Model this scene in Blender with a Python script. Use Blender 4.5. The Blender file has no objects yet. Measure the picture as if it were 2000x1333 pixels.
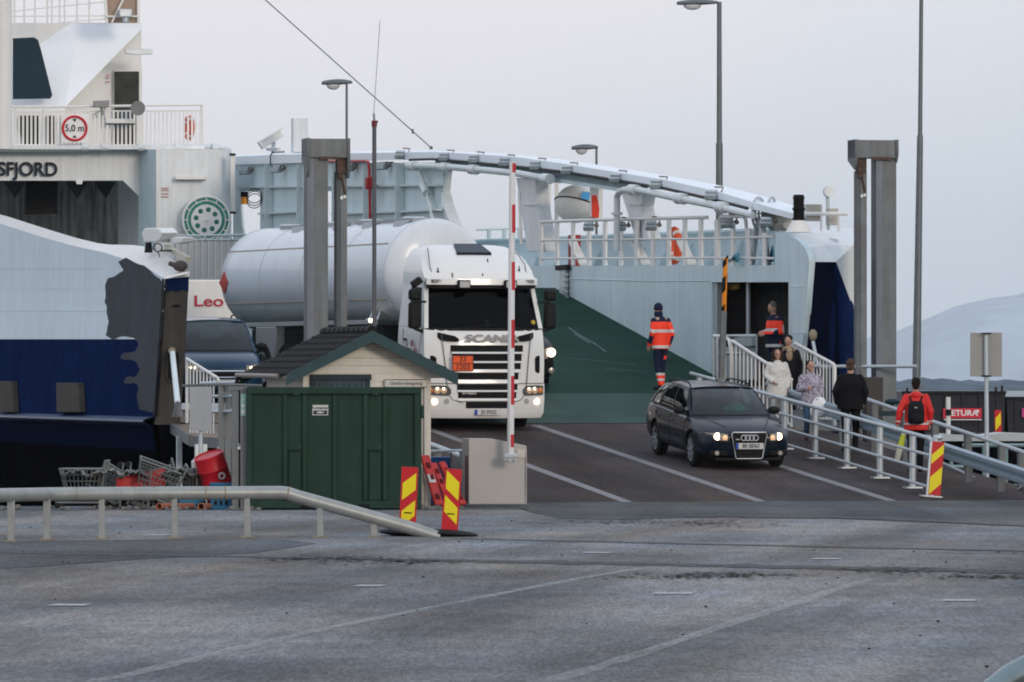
import bpy, bmesh, math, random
from mathutils import Vector, Matrix
random.seed(7)
R = math.radians
C = bpy.context.scene.collection
# ---------------------------------------------------------------- camera, sky, sun, exposure
F, HC, HY = 12000.0, 2.0, 745.0
cam = bpy.data.cameras.new('camera'); camo = bpy.data.objects.new('camera', cam); C.objects.link(camo)
cam.sensor_width = 36; cam.lens = F/2000*36
camo.location = (0, 0, HC); camo.rotation_euler = (R(90)+math.atan((HY-666.5)/F), 0, 0)
cam.clip_start = 1; cam.clip_end = 40000
bpy.context.scene.camera = camo
sc = bpy.context.scene
sc.view_settings.view_transform = 'Standard'; sc.view_settings.look = 'None'
sc.view_settings.gamma = 1; sc.view_settings.use_curve_mapping = False
sc.view_settings.exposure = 0.38
sc.cycles.use_denoising = True
sc.cycles.filter_width = 1.9
sc.cycles.max_bounces = 8; sc.cycles.volume_bounces = 6; sc.cycles.transparent_max_bounces = 16
SUN_EL, SUN_AZ = 14.0, 150.0      # low veiled sun behind the camera, to its right
wd = bpy.data.worlds.new('World'); sc.world = wd; wd.use_nodes = True
nt = wd.node_tree; nt.nodes.clear()
def nn(t, typ, **kw):
    n = t.nodes.new(typ)
    for k, v in kw.items(): setattr(n, k, v)
    return n
out = nn(nt, 'ShaderNodeOutputWorld'); bg = nn(nt, 'ShaderNodeBackground')
sky = nn(nt, 'ShaderNodeTexSky'); sky.sky_type = 'NISHITA'; sky.sun_disc = False
sky.sun_elevation = R(SUN_EL); sky.sun_rotation = R(SUN_AZ); sky.dust_density = 3; sky.altitude = 0
bg.inputs['Strength'].default_value = 0.1
# overcast veil over the clear sky: cool grey near the horizon to the right, milky overhead
tc = nn(nt, 'ShaderNodeTexCoord'); sp = nn(nt, 'ShaderNodeSeparateXYZ'); nt.links.new(tc.outputs['Generated'], sp.inputs[0])
def mth(t, op, a, b=None, c=None):
    n = nn(t, 'ShaderNodeMath', operation=op)
    for i, v in enumerate((a, b, c)):
        if v is None: continue
        if isinstance(v, (int, float)): n.inputs[i].default_value = v
        else: t.links.new(v, n.inputs[i])
    return n.outputs[0]
fx = mth(nt, 'MULTIPLY_ADD', sp.outputs['X'], 4.2, 0.40)
f2 = mth(nt, 'MULTIPLY_ADD', sp.outputs['Z'], -7.0, fx)
cn = nn(nt, 'ShaderNodeTexNoise'); cn.inputs['Scale'].default_value = 9; cn.inputs['Detail'].default_value = 4
nt.links.new(tc.outputs['Generated'], cn.inputs['Vector'])
f3 = mth(nt, 'MULTIPLY_ADD', cn.outputs['Fac'], 0.5, mth(nt, 'SUBTRACT', f2, 0.25))
rp = nn(nt, 'ShaderNodeValToRGB'); nt.links.new(f3, rp.inputs[0])
rp.color_ramp.elements[0].position = 0.0; rp.color_ramp.elements[0].color = (7.5, 7.25, 7.6, 1)
rp.color_ramp.elements[1].position = 1.0; rp.color_ramp.elements[1].color = (2.7, 3.95, 5.1, 1)
e = rp.color_ramp.elements.new(0.45); e.color = (6.0, 6.5, 7.25, 1)
up = nn(nt, 'ShaderNodeMapRange'); nt.links.new(sp.outputs['Z'], up.inputs['Value'])
up.inputs['From Min'].default_value = 0.12; up.inputs['From Max'].default_value = 0.7
mz = nn(nt, 'ShaderNodeMix', data_type='RGBA'); nt.links.new(up.outputs[0], mz.inputs['Factor'])
nt.links.new(rp.outputs[0], mz.inputs['A']); mz.inputs['B'].default_value = (6.4, 7.4, 8.9, 1)
mx = nn(nt, 'ShaderNodeMix', data_type='RGBA'); mx.inputs['Factor'].default_value = 0.9
nt.links.new(sky.outputs[0], mx.inputs['A']); nt.links.new(mz.outputs['Result'], mx.inputs['B'])
nt.links.new(mx.outputs['Result'], bg.inputs['Color']); nt.links.new(bg.outputs[0], out.inputs[0])
sl = bpy.data.lights.new('sun', 'SUN'); so = bpy.data.objects.new('sun', sl); C.objects.link(so)
sl.energy = 0.75; sl.angle = R(12); sl.color = (1.0, 0.86, 0.72)
sd = Vector((math.sin(R(SUN_AZ))*math.cos(R(SUN_EL)), math.cos(R(SUN_AZ))*math.cos(R(SUN_EL)), math.sin(R(SUN_EL))))
so.rotation_euler = sd.to_track_quat('Z', 'Y').to_euler()
# ---------------------------------------------------------------- helpers
def W(px, py, d): return Vector(((px-1000)*d/F, d, HC+(HY-py)*d/F))
def frame(x, y, z, yaw=0, pitch=0, roll=0):
    return Matrix.Translation((x, y, z)) @ Matrix.Rotation(R(yaw), 4, 'Z') @ Matrix.Rotation(R(pitch), 4, 'X') @ Matrix.Rotation(R(roll), 4, 'Y')
ID = Matrix.Identity(4)
THETA = 13.0; BX, BY = -.215, 123.0
SHIP = frame(BX, BY, 0, THETA)
_c, _s = math.cos(R(THETA)), math.sin(R(THETA))
def onw(px, py, w):           # where the line of sight through a picture point meets the ship's plane at w
    a = (px-1000)/F; b = (HY-py)/F
    t = (w+BX*_c+BY*_s)/(a*_c+_s); x, y = a*t-BX, t-BY
    return Vector((w, -x*_s+y*_c, HC+b*t))
def onL(px, py, L):
    a = (px-1000)/F; b = (HY-py)/F
    t = (L-BX*_s+BY*_c)/(-a*_s+_c); x, y = a*t-BX, t-BY
    return Vector((x*_c+y*_s, L, HC+b*t))
LZ0, LK = 1.15, .0703          # the link ramp: height at the bow and slope
def rampz(L): return LZ0+LK*L
def sw(w, L, z): return SHIP @ Vector((w, L, z))
def ray(px, py, d): return SHIP.inverted() @ W(px, py, d)

def sample_tag(o, label=None, cat=None, group=None, kind=None):
    if label: o['label'] = label
    if cat: o['category'] = cat
    if group: o['group'] = group
    if kind: o['kind'] = kind
    return o
tag = sample_tag
WM = {}
def thing(name, M, label, cat, group=None):
    o = bpy.data.objects.new(name, None); C.objects.link(o); o.empty_display_size = .2
    o.matrix_world = M; WM[o.name] = M.copy()
    return tag(o, label, cat, group)

def frame_axes(d):
    d = d.normalized(); u = Vector((0, 0, 1)) if abs(d.z) < .95 else Vector((1, 0, 0))
    a = d.cross(u).normalized(); return a, a.cross(d).normalized()
class MB:
    def __init__(s, M=ID): s.b = bmesh.new(); s.M = M; s.mi = 0; s.sm = set()
    def _f(s, vs, smooth=False):
        try: f = s.b.faces.new(vs)
        except ValueError: return None
        f.material_index = s.mi; f.smooth = smooth; return f
    def box(s, c, sz, M=None):
        c = Vector(c); M = M or Matrix.Identity(3); v = []
        for i in (-.5, .5):
            for j in (-.5, .5):
                for k in (-.5, .5): v.append(s.b.verts.new(c + M @ Vector((i*sz[0], j*sz[1], k*sz[2]))))
        for q in ((0,1,3,2),(4,6,7,5),(0,4,5,1),(2,3,7,6),(0,2,6,4),(1,5,7,3)): s._f([v[i] for i in q])
        return s
    def bb(s, a, b):           # box from corner to corner
        a = Vector(a); b = Vector(b); return s.box((a+b)/2, [abs(b[i]-a[i]) for i in range(3)])
    def bar(s, p, q, w, h):    # rectangular bar between two points
        p, q = Vector(p), Vector(q); d = q-p; a, u = frame_axes(d); d2 = d.normalized()
        M = Matrix((a, d2, u)).transposed(); return s.box((p+q)/2, (w, d.length, h), M)
    def quad(s, *p, smooth=False): s._f([s.b.verts.new(Vector(x)) for x in p], smooth); return s
    def prism(s, pts, ext):
        ext = Vector(ext); a = [s.b.verts.new(Vector(p)) for p in pts]; b = [s.b.verts.new(Vector(p)+ext) for p in pts]
        n = len(a); s._f(a[::-1]); s._f(b)
        for i in range(n): s._f([a[i], a[(i+1) % n], b[(i+1) % n], b[i]])
        return s
    def tube(s, pts, r, n=8, cap=True, closed=False):
        pts = [Vector(p) for p in pts]; rs = r if isinstance(r, (list, tuple)) else [r]*len(pts); rings = []; pa = None
        N = len(pts)
        for i, p in enumerate(pts):
            if closed: d = (pts[(i+1) % N]-pts[i-1])
            else: d = (pts[min(i+1, N-1)]-pts[max(i-1, 0)])
            d.normalize()
            if pa is None: a, u = frame_axes(d)
            else:
                a = pa-d*pa.dot(d)
                if a.length < 1e-4: a, u = frame_axes(d)
                a.normalize(); u = a.cross(d)
            pa = a
            rings.append([s.b.verts.new(p+(a*math.cos(t)+u*math.sin(t))*rs[i]) for t in [2*math.pi*k/n for k in range(n)]])
        rr = list(zip(rings, rings[1:]))
        if closed: rr.append((rings[-1], rings[0]))
        for A, B in rr:
            for k in range(n): s._f([A[k], A[(k+1) % n], B[(k+1) % n], B[k]], True)
        if cap and not closed: s._f(rings[0][::-1]); s._f(rings[-1])
        return s
    def cyl(s, p, q, r, r2=None, n=20): return s.tube([p, q], [r, r if r2 is None else r2], n)
    def ring(s, c, ax, R_, r, n=28, m=8):
        c = Vector(c); a, u = frame_axes(Vector(ax))
        return s.tube([c+(a*math.cos(t)+u*math.sin(t))*R_ for t in [2*math.pi*k/n for k in range(n)]], r, m, closed=True)
    def lathe(s, o, ax, prof, n=32, close=False):   # prof: (distance along ax, radius)
        o = Vector(o); ax = Vector(ax).normalized(); a, u = frame_axes(ax); rings = []
        for t, r in prof:
            rings.append([s.b.verts.new(o+ax*t+(a*math.cos(2*math.pi*k/n)+u*math.sin(2*math.pi*k/n))*r) for k in range(n)])
        for A, B in zip(rings, rings[1:]):
            for k in range(n): s._f([A[k], A[(k+1) % n], B[(k+1) % n], B[k]], True)
        if prof[0][1] > 1e-4: s._f(rings[0][::-1])
        if prof[-1][1] > 1e-4: s._f(rings[-1])
        return s
    def ell(s, c, r, M=None, seg=16, ring=10):
        c = Vector(c); M = M or Matrix.Identity(3)
        r = (r, r, r) if isinstance(r, (int, float)) else r; rows = []
        for i in range(1, ring):
            ph = math.pi*i/ring
            rows.append([s.b.verts.new(c+M @ Vector((r[0]*math.sin(ph)*math.cos(2*math.pi*k/seg), r[1]*math.sin(ph)*math.sin(2*math.pi*k/seg), r[2]*math.cos(ph)))) for k in range(seg)])
        t = s.b.verts.new(c+M @ Vector((0, 0, r[2]))); bt = s.b.verts.new(c-M @ Vector((0, 0, r[2])))
        for k in range(seg):
            s._f([t, rows[0][k], rows[0][(k+1) % seg]], True); s._f([bt, rows[-1][(k+1) % seg], rows[-1][k]], True)
        for A, B in zip(rows, rows[1:]):
            for k in range(seg): s._f([A[k], B[k], B[(k+1) % seg], A[(k+1) % seg]], True)
        return s
    def grid(s, fn, nu, nv, thick=None, u0=0, u1=1, v0=0, v1=1):
        g = [[s.b.verts.new(Vector(fn(u0+(u1-u0)*i/nu, v0+(v1-v0)*j/nv))) for j in range(nv+1)] for i in range(nu+1)]
        for i in range(nu):
            for j in range(nv): s._f([g[i][j], g[i+1][j], g[i+1][j+1], g[i][j+1]], True)
        return s
    def loft(s, rings, cap=True, closed=True, smooth=True):
        rv = [[s.b.verts.new(Vector(p)) for p in r] for r in rings]; n = len(rv[0])
        for A, B in zip(rv, rv[1:]):
            for k in range(n if closed else n-1): s._f([A[k], A[(k+1) % n], B[(k+1) % n], B[k]], smooth)
        if cap: s._f(rv[0][::-1]); s._f(rv[-1])
        return s
    def text(s, txt, o, right, up, h, th=.004, bold=0.0, wx=1.0):
        cu = bpy.data.curves.new('t', 'FONT'); cu.body = txt; cu.size = 1; cu.offset = bold; cu.align_x = 'CENTER'; cu.align_y = 'CENTER'
        ob = bpy.data.objects.new('t', cu); C.objects.link(ob)
        me = bpy.data.meshes.new_from_object(ob.evaluated_get(bpy.context.evaluated_depsgraph_get()))
        right = Vector(right).normalized(); up = Vector(up).normalized(); nrm = right.cross(up); o = Vector(o)
        k = h/.7; vs = [s.b.verts.new(o+right*v.co.x*k*wx+up*v.co.y*k+nrm*th) for v in me.vertices]
        for p in me.polygons: s._f([vs[i] for i in p.vertices])
        bpy.data.objects.remove(ob); bpy.data.curves.remove(cu); bpy.data.meshes.remove(me)
        return s
    def islands(s):
        s.b.verts.ensure_lookup_table(); seen = set(); out = []
        for v in s.b.verts:
            if v.index in seen: continue
            st = [v]; seen.add(v.index); isl = []
            while st:
                a = st.pop(); isl.append(a.index)
                for e in a.link_edges:
                    o = e.other_vert(a)
                    if o.index not in seen: seen.add(o.index); st.append(o)
            out.append(set(isl))
        return out
    def split(s, name, mat, parent=None, **k):       # every loose piece becomes a part of its own
        s.b.verts.index_update(); res = []
        for isl in s.islands():
            m = MB(s.M); mp = {}
            for v in s.b.verts:
                if v.index in isl: mp[v.index] = m.b.verts.new(v.co)
            for f in s.b.faces:
                if f.verts[0].index in isl: g = m.b.faces.new([mp[v.index] for v in f.verts]); g.smooth = f.smooth; g.material_index = f.material_index
            res.append(m.build(name, mat, parent, **k))
        s.b.free(); return res
    def build(s, name, mat, parent=None, label=None, bevel=0, solid=0, subsurf=0, angle=35, fix=True):
        P = WM[parent.name] if parent else ID
        T = P.inverted() @ s.M
        bmesh.ops.transform(s.b, matrix=T, verts=s.b.verts)
        o0 = None
        if parent is None:     # origin at the thing's base
            if s.b.verts:
                xs = [v.co for v in s.b.verts]
                o0 = Vector(((min(v.x for v in xs)+max(v.x for v in xs))/2, (min(v.y for v in xs)+max(v.y for v in xs))/2, min(v.z for v in xs)))
                bmesh.ops.translate(s.b, vec=-o0, verts=s.b.verts)
        if fix: bmesh.ops.recalc_face_normals(s.b, faces=s.b.faces)
        me = bpy.data.meshes.new(name); s.b.to_mesh(me); s.b.free()
        for m in (mat if isinstance(mat, (list, tuple)) else [mat]): me.materials.append(m)
        try: me.set_sharp_from_angle(angle=R(angle))
        except Exception: pass
        o = bpy.data.objects.new(name, me); C.objects.link(o)
        if parent: o.parent = parent; WM[o.name] = P.copy()
        elif o0 is not None: o.location = o0; WM[o.name] = Matrix.Translation(o0)
        if subsurf: m = o.modifiers.new('s', 'SUBSURF'); m.levels = m.render_levels = subsurf
        if solid: m = o.modifiers.new('t', 'SOLIDIFY'); m.thickness = solid; m.offset = 0
        if bevel:
            m = o.modifiers.new('b', 'BEVEL'); m.width = bevel; m.segments = 2; m.limit_method = 'ANGLE'; m.angle_limit = R(40)
            for p in me.polygons: p.use_smooth = True
            try: me.set_sharp_from_angle(angle=R(angle))
            except Exception: pass
        if label: o['label'] = label
        return o
def bake(o):                   # apply an object's modifiers
    dg = bpy.context.evaluated_depsgraph_get(); dg.update()
    me = bpy.data.meshes.new_from_object(o.evaluated_get(dg)); o.modifiers.clear(); old = o.data; o.data = me; bpy.data.meshes.remove(old); return o
def kids(o): return [c for c in C.objects if c.parent == o]
def copy_tree(o, M, label=None, only=None):
    c = o.copy(); C.objects.link(c); c.matrix_world = M; WM[c.name] = M.copy()
    if label: c['label'] = label
    for ch in kids(o):
        if ch.name == c.name: continue
        d = ch.copy(); C.objects.link(d); d.parent = c; WM[d.name] = M.copy()
        for g in kids(ch):
            e = g.copy(); C.objects.link(e); e.parent = d; WM[e.name] = M.copy()
    return c
# ---------------------------------------------------------------- materials
MATS = {}
def pm(name, col, rough=.5, metal=0, var=.08, sc=3.0, bump=0, bsc=None, streak=0, dirt=0, dirtcol=(.06, .05, .04), coat=0, emit=None, estr=0, alpha=1, spec=None):
    if name in MATS: return MATS[name]
    m = bpy.data.materials.new(name); MATS[name] = m; m.use_nodes = True; t = m.node_tree
    b = t.nodes['Principled BSDF']
    b.inputs['Roughness'].default_value = rough; b.inputs['Metallic'].default_value = metal
    if coat: b.inputs['Coat Weight'].default_value = coat; b.inputs['Coat Roughness'].default_value = .05
    b.inputs['Specular IOR Level'].default_value = (.28 if max(col) > .1 or metal else .12) if spec is None else spec
    co = nn(t, 'ShaderNodeTexCoord')
    n1 = nn(t, 'ShaderNodeTexNoise'); n1.inputs['Scale'].default_value = sc; n1.inputs['Detail'].default_value = 6; n1.inputs['Roughness'].default_value = .6
    t.links.new(co.outputs['Object'], n1.inputs['Vector'])
    mr = nn(t, 'ShaderNodeMapRange'); t.links.new(n1.outputs['Fac'], mr.inputs[0])
    mr.inputs[1].default_value = .3; mr.inputs[2].default_value = .7; mr.inputs[3].default_value = 1-var; mr.inputs[4].default_value = 1+var
    fac = mr.outputs[0]
    if streak:
        mp = nn(t, 'ShaderNodeMapping'); mp.inputs['Scale'].default_value = (5, 5, .35); t.links.new(co.outputs['Object'], mp.inputs[0])
        n2 = nn(t, 'ShaderNodeTexNoise'); n2.inputs['Scale'].default_value = 1.6; n2.inputs['Detail'].default_value = 5; t.links.new(mp.outputs[0], n2.inputs['Vector'])
        m2 = nn(t, 'ShaderNodeMapRange'); t.links.new(n2.outputs['Fac'], m2.inputs[0]); m2.inputs[1].default_value = .35; m2.inputs[2].default_value = .7
        m2.inputs[3].default_value = 1; m2.inputs[4].default_value = 1-streak
        fac = mth(t, 'MULTIPLY', fac, m2.outputs[0])
    cm = nn(t, 'ShaderNodeMix', data_type='RGBA', blend_type='MULTIPLY'); cm.inputs['Factor'].default_value = 1
    cm.inputs['A'].default_value = (*col, 1)
    cc = nn(t, 'ShaderNodeCombineColor'); [t.links.new(fac, cc.inputs[i]) for i in range(3)]
    t.links.new(cc.outputs[0], cm.inputs['B']); cur = cm.outputs['Result']
    if dirt:
        n3 = nn(t, 'ShaderNodeTexNoise'); n3.inputs['Scale'].default_value = sc*.7; n3.inputs['Detail'].default_value = 9; n3.inputs['Roughness'].default_value = .7
        mp = nn(t, 'ShaderNodeMapping'); mp.inputs['Location'].default_value = (3.3, 7.7, 1.1); t.links.new(co.outputs['Object'], mp.inputs[0]); t.links.new(mp.outputs[0], n3.inputs['Vector'])
        m3 = nn(t, 'ShaderNodeMapRange'); t.links.new(n3.outputs['Fac'], m3.inputs[0]); m3.inputs[1].default_value = .5; m3.inputs[2].default_value = .75; m3.inputs[4].default_value = dirt
        dm = nn(t, 'ShaderNodeMix', data_type='RGBA'); t.links.new(m3.outputs[0], dm.inputs['Factor']); t.links.new(cur, dm.inputs['A']); dm.inputs['B'].default_value = (*dirtcol, 1)
        cur = dm.outputs['Result']
    t.links.new(cur, b.inputs['Base Color'])
    if bump:
        nb = nn(t, 'ShaderNodeTexNoise'); nb.inputs['Scale'].default_value = bsc or sc*2; nb.inputs['Detail'].default_value = 5; t.links.new(co.outputs['Object'], nb.inputs['Vector'])
        bp = nn(t, 'ShaderNodeBump'); bp.inputs['Strength'].default_value = 1; bp.inputs['Distance'].default_value = bump
        t.links.new(nb.outputs['Fac'], bp.inputs['Height']); t.links.new(bp.outputs[0], b.inputs['Normal'])
    if emit: b.inputs['Emission Color'].default_value = (*emit, 1); b.inputs['Emission Strength'].default_value = estr
    if alpha < 1: b.inputs['Alpha'].default_value = alpha
    return m
def glassm(name, tint, clear, fk=.45):
    m = bpy.data.materials.new(name); m.use_nodes = True; t = m.node_tree; t.nodes.clear()
    o = nn(t, 'ShaderNodeOutputMaterial'); tr = nn(t, 'ShaderNodeBsdfTransparent'); tr.inputs[0].default_value = (*tint, 1)
    gl = nn(t, 'ShaderNodeBsdfGlossy'); gl.inputs['Roughness'].default_value = .03; gl.inputs['Color'].default_value = (.98, .99, 1, 1)
    fr = nn(t, 'ShaderNodeFresnel'); fr.inputs['IOR'].default_value = 1.5
    f = mth(t, 'MULTIPLY_ADD', fr.outputs[0], fk, clear); mx_ = nn(t, 'ShaderNodeMixShader'); t.links.new(f, mx_.inputs[0]); t.links.new(tr.outputs[0], mx_.inputs[1]); t.links.new(gl.outputs[0], mx_.inputs[2])
    t.links.new(mx_.outputs[0], o.inputs[0]); return m
white = pm('ship white paint', (.72, .74, .75), .35, var=.05, sc=.8, streak=.14, dirt=.25, dirtcol=(.50, .42, .33))
whitec = pm('ship cream white paint', (.76, .74, .70), .4, var=.04, sc=1.5, streak=.05)
wallp = pm('ship inner wall paint', (.60, .715, .75), .45, var=.07, sc=.7, streak=.14, dirt=.2, dirtcol=(.45, .52, .52))
hullw = pm('hull side pale paint', (.60, .70, .77), .4, var=.06, sc=.5, streak=.14, dirt=.18, dirtcol=(.42, .44, .44))
navy = pm('hull navy paint', (.0085, .020, .072), .5, var=.25, sc=1.2, streak=.2, dirt=.25, dirtcol=(.012, .026, .065), spec=0)
navyd = pm('dark navy paint', (.005, .009, .028), .6, var=.2, streak=.2, spec=0)
keel = pm('shade black bottom', (.003, .003, .005), .7, spec=0)  # near black carries the shade under the hull in its colour
black = pm('black', (.008, .008, .009), .6)
blackp = pm('black plastic', (.015, .015, .017), .45)
primer = pm('grey primer', (.068, .074, .085), .7, spec=.02, var=.15, sc=1.5, streak=.15)
primer2 = pm('brownish primer', (.075, .068, .06), .7, spec=.03, var=.15, sc=3, streak=.2, dirt=.2)
galv = pm('galvanised steel', (.13, .165, .195), .6, .15, var=.14, sc=5, streak=.12)
galvd = pm('weathered galvanised steel', (.165, .175, .18), .6, .3, var=.15, sc=2.5, streak=.22, dirt=.25, dirtcol=(.13, .11, .09))
galvl = pm('pale galvanised steel', (.46, .50, .52), .4, .4, var=.1, sc=4)
rub = pm('rubber', (.018, .018, .018), .8, var=.2)
red = pm('red paint', (.36, .02, .02), .45, var=.1)
# ---------------------------------------------------------------- ground, road, water, hills
def asphalt(name, base, patch, speck=.5, rough=.8, tint=(1, 1, 1), streakdir=None):
    m = bpy.data.materials.new(name); m.use_nodes = True; t = m.node_tree; b = t.nodes['Principled BSDF']; b.inputs['Roughness'].default_value = rough
    g = nn(t, 'ShaderNodeNewGeometry')
    def noise(scale, det, vec=(1, 1, 1), rot=0, rgh=.6):
        mr_ = nn(t, 'ShaderNodeMapping'); mr_.inputs['Rotation'].default_value = (0, 0, rot); t.links.new(g.outputs['Position'], mr_.inputs[0]); mp = nn(t, 'ShaderNodeMapping'); mp.inputs['Scale'].default_value = vec; t.links.new(mr_.outputs[0], mp.inputs[0])
        n = nn(t, 'ShaderNodeTexNoise'); n.inputs['Scale'].default_value = scale; n.inputs['Detail'].default_value = det; n.inputs['Roughness'].default_value = rgh
        t.links.new(mp.outputs[0], n.inputs['Vector']); return n.outputs['Fac']
    def rng(f, a, b_, c, d):
        r = nn(t, 'ShaderNodeMapRange'); t.links.new(f, r.inputs[0])
        for i, v in enumerate((a, b_, c, d)): r.inputs[i+1].default_value = v
        return r.outputs[0]
    big = rng(noise(.16, 5, (1, .35, 1), R(-6)), .35, .65, 1-patch, 1+patch)
    mid = rng(noise(.8, 6, (.5, .16, 1), R(-4)), .3, .7, 1-patch*.9, 1+patch*.9)
    trk = mth(t, 'MULTIPLY', rng(noise(.55, 5, (1, .05, 1), R(streakdir or 0)), .40, .66, 1.24, .66), rng(noise(.22, 5, (.25, 1, 1), R(-3)), .4, .62, 1.10, .80))
    fine = rng(noise(30, 3, (1, .09, 1), 0, .85), .3, .7, 1-speck, 1+speck)
    fine2 = rng(noise(9, 4, (1, .1, 1), 0, .7), .35, .65, 1-speck*.35, 1+speck*.35)
    f = mth(t, 'MULTIPLY', mth(t, 'MULTIPLY', mth(t, 'MULTIPLY', mth(t, 'MULTIPLY', big, mid), trk), fine), fine2)
    f = mth(t, 'MULTIPLY', f, base)
    cc = nn(t, 'ShaderNodeCombineColor')
    # slow shift between warm and cool grey aggregate
    hue = rng(noise(.5, 3, (.8, .2, 1), R(9)), .35, .65, -.09, .09)
    for i, k in enumerate(tint):
        hk = mth(t, 'MULTIPLY_ADD', hue, (1, 0, -1)[i], 1.0)
        t.links.new(mth(t, 'MULTIPLY', mth(t, 'MULTIPLY', f, k), hk), cc.inputs[i])
    t.links.new(cc.outputs[0], b.inputs['Base Color'])
    b.inputs['Specular IOR Level'].default_value = .06
    bp = nn(t, 'ShaderNodeBump'); bp.inputs['Distance'].default_value = .004; bp.inputs['Strength'].default_value = .6
    t.links.new(noise(60, 2, (1, .2, 1)), bp.inputs['Height']); t.links.new(bp.outputs[0], b.inputs['Normal'])
    return m
a_light = asphalt('worn pale asphalt', .168, .30, .46, tint=(1.03, 1.0, .985), streakdir=9)
a_dark = asphalt('newer dark asphalt', .10, .2, .35, tint=(.95, 1, 1.06))
a_apron = asphalt('apron asphalt', .088, .2, .3, tint=(.97, 1.0, 1.0))
a_link = asphalt('brown ramp surface', .046, .22, .3, tint=(1.2, .95, .90), streakdir=-13)
a_tar = asphalt('black tar', .03, .3, .3, rough=.6)
def paintmat(name, v, keep):
    m = bpy.data.materials.new(name); m.use_nodes = True; t = m.node_tree; b = t.nodes['Principled BSDF']; b.inputs['Roughness'].default_value = .7
    g = nn(t, 'ShaderNodeNewGeometry'); mp = nn(t, 'ShaderNodeMapping'); mp.inputs['Scale'].default_value = (1, .12, 1); t.links.new(g.outputs['Position'], mp.inputs[0])
    n = nn(t, 'ShaderNodeTexNoise'); n.inputs['Scale'].default_value = 14; n.inputs['Detail'].default_value = 6; n.inputs['Roughness'].default_value = .75; t.links.new(mp.outputs[0], n.inputs['Vector'])
    n2 = nn(t, 'ShaderNodeTexNoise'); n2.inputs['Scale'].default_value = .9; n2.inputs['Detail'].default_value = 3; t.links.new(mp.outputs[0], n2.inputs['Vector'])
    r = nn(t, 'ShaderNodeMapRange'); t.links.new(mth(t, 'MULTIPLY_ADD', n2.outputs['Fac'], .6, n.outputs['Fac']), r.inputs[0]); r.inputs[1].default_value = .62-keep*.3; r.inputs[2].default_value = 1.0-keep*.3
    b.inputs['Base Color'].default_value = (v, v, v*.97, 1); r.inputs[4].default_value = .35+.6*keep
    t.links.new(r.outputs[0], b.inputs['Alpha']); return m   # worn paint: the asphalt shows through
p_worn = paintmat('worn white road paint', .46, .18); p_ok = paintmat('road paint', .42, .9)
p_link = pm('ramp line paint', (.20, .19, .19), .7, var=.18, sc=2.5, dirt=.3, dirtcol=(.12, .11, .1))
def sheet(name, mat, pts, z=None, kind='structure'):
    mb = MB(); mb.quad(*pts) if len(pts) == 4 else mb._f([mb.b.verts.new(Vector(p)) for p in pts])
    return tag(mb.build(name, mat), kind=kind)
LJ = -17.5
jl, jr = sw(-4.35, LJ, 0), sw(7.2, LJ, 0)
# plaza: one sheet with a slight fall towards the link ramp
mb = MB()
q = [(-300, -300, 0), (300, -300, 0), (300, 98, 0), (jr.x, 98, 0), (jl.x, 98, 0), (-300, 98, 0)]
v = [mb.b.verts.new(Vector(p)) for p in q]; mb._f(v)
v2 = [mb.b.verts.new(Vector(p)) for p in [(jr.x, jr.y, -.08), (jl.x, jl.y, -.08), (300, 107.4, -.08)]]
mb._f([v[3], v2[0], v2[1], v[4]]); mb._f([v[2], v2[2], v2[0], v[3]])
tag(mb.build('ground', a_light), kind='structure')
mb = MB(); mb.bb((-300, 97.4, -4), (jl.x, 97.98, -.02)); mb.bb((jl.x, 97.5, -4), (300, 104, -.09))
tag(mb.build('quay_wall', pm('wet concrete', (.05, .05, .048), .8, var=.3, streak=.3)), kind='structure')
def G(px, py, z=.004):      # point of the flat plaza seen at a picture point
    d = (HC-z)*F/(py-HY); return Vector(((px-1000)*d/F, d, z))
def Ga(px, py, dz):         # the same, allowing for the fall beyond y=98
    p = G(px, py, 0)
    if p.y > 98: d = 98+(p.y-98); p = W(px, py, min(p.y, 106)); 
    z = 0 if p.y <= 98 else -.08*(p.y-98)/7.5
    return Vector((p.x, p.y, z+dz))
# dark apron in front of the link ramp (its near edge is ragged)
near = [(1012, 993), (1040, 1002), (1090, 1012), (1200, 1016), (1330, 1012), (1440, 1010), (1540, 1010), (1660, 1014), (1780, 1020), (1900, 1024), (2040, 1028)]
near3 = [G(x, y, .004) for x, y in near]
pts = [G(850, 992.5, .004)]+near3
mb = MB(); row1 = [mb.b.verts.new(p) for p in pts]
row2 = [mb.b.verts.new(Vector((p.x*98/p.y if p.y < 98 else p.x, max(98, p.y), .004))) for p in pts]
row3 = [mb.b.verts.new(Vector((jl.x-.3+(jr.x+3.0-jl.x)*i/(len(pts)-1), jl.y+(jr.y+.5-jl.y)*i/(len(pts)-1), -.074))) for i in range(len(pts))]
for A, B_ in ((row1, row2), (row2, row3)):
    for i in range(len(pts)-1): mb._f([A[i], A[i+1], B_[i+1], B_[i]])
tag(mb.build('apron_asphalt', a_apron), kind='structure')
sheet('asphalt_patch', a_dark, [G(x, y) for x, y in [(-60, 1058), (480, 1052), (560, 1054), (620, 1062), (500, 1080), (380, 1086), (200, 1097), (60, 1108), (-60, 1113)]])
sheet('asphalt_patch', a_dark, [G(x, y) for x, y in [(-60, 989), (300, 989), (840, 989.5), (1000, 990.5), (1040, 996), (820, 994.5), (400, 995.5), (-60, 997)]])
p_tar = paintmat('worn tar', .03, .75)
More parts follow.
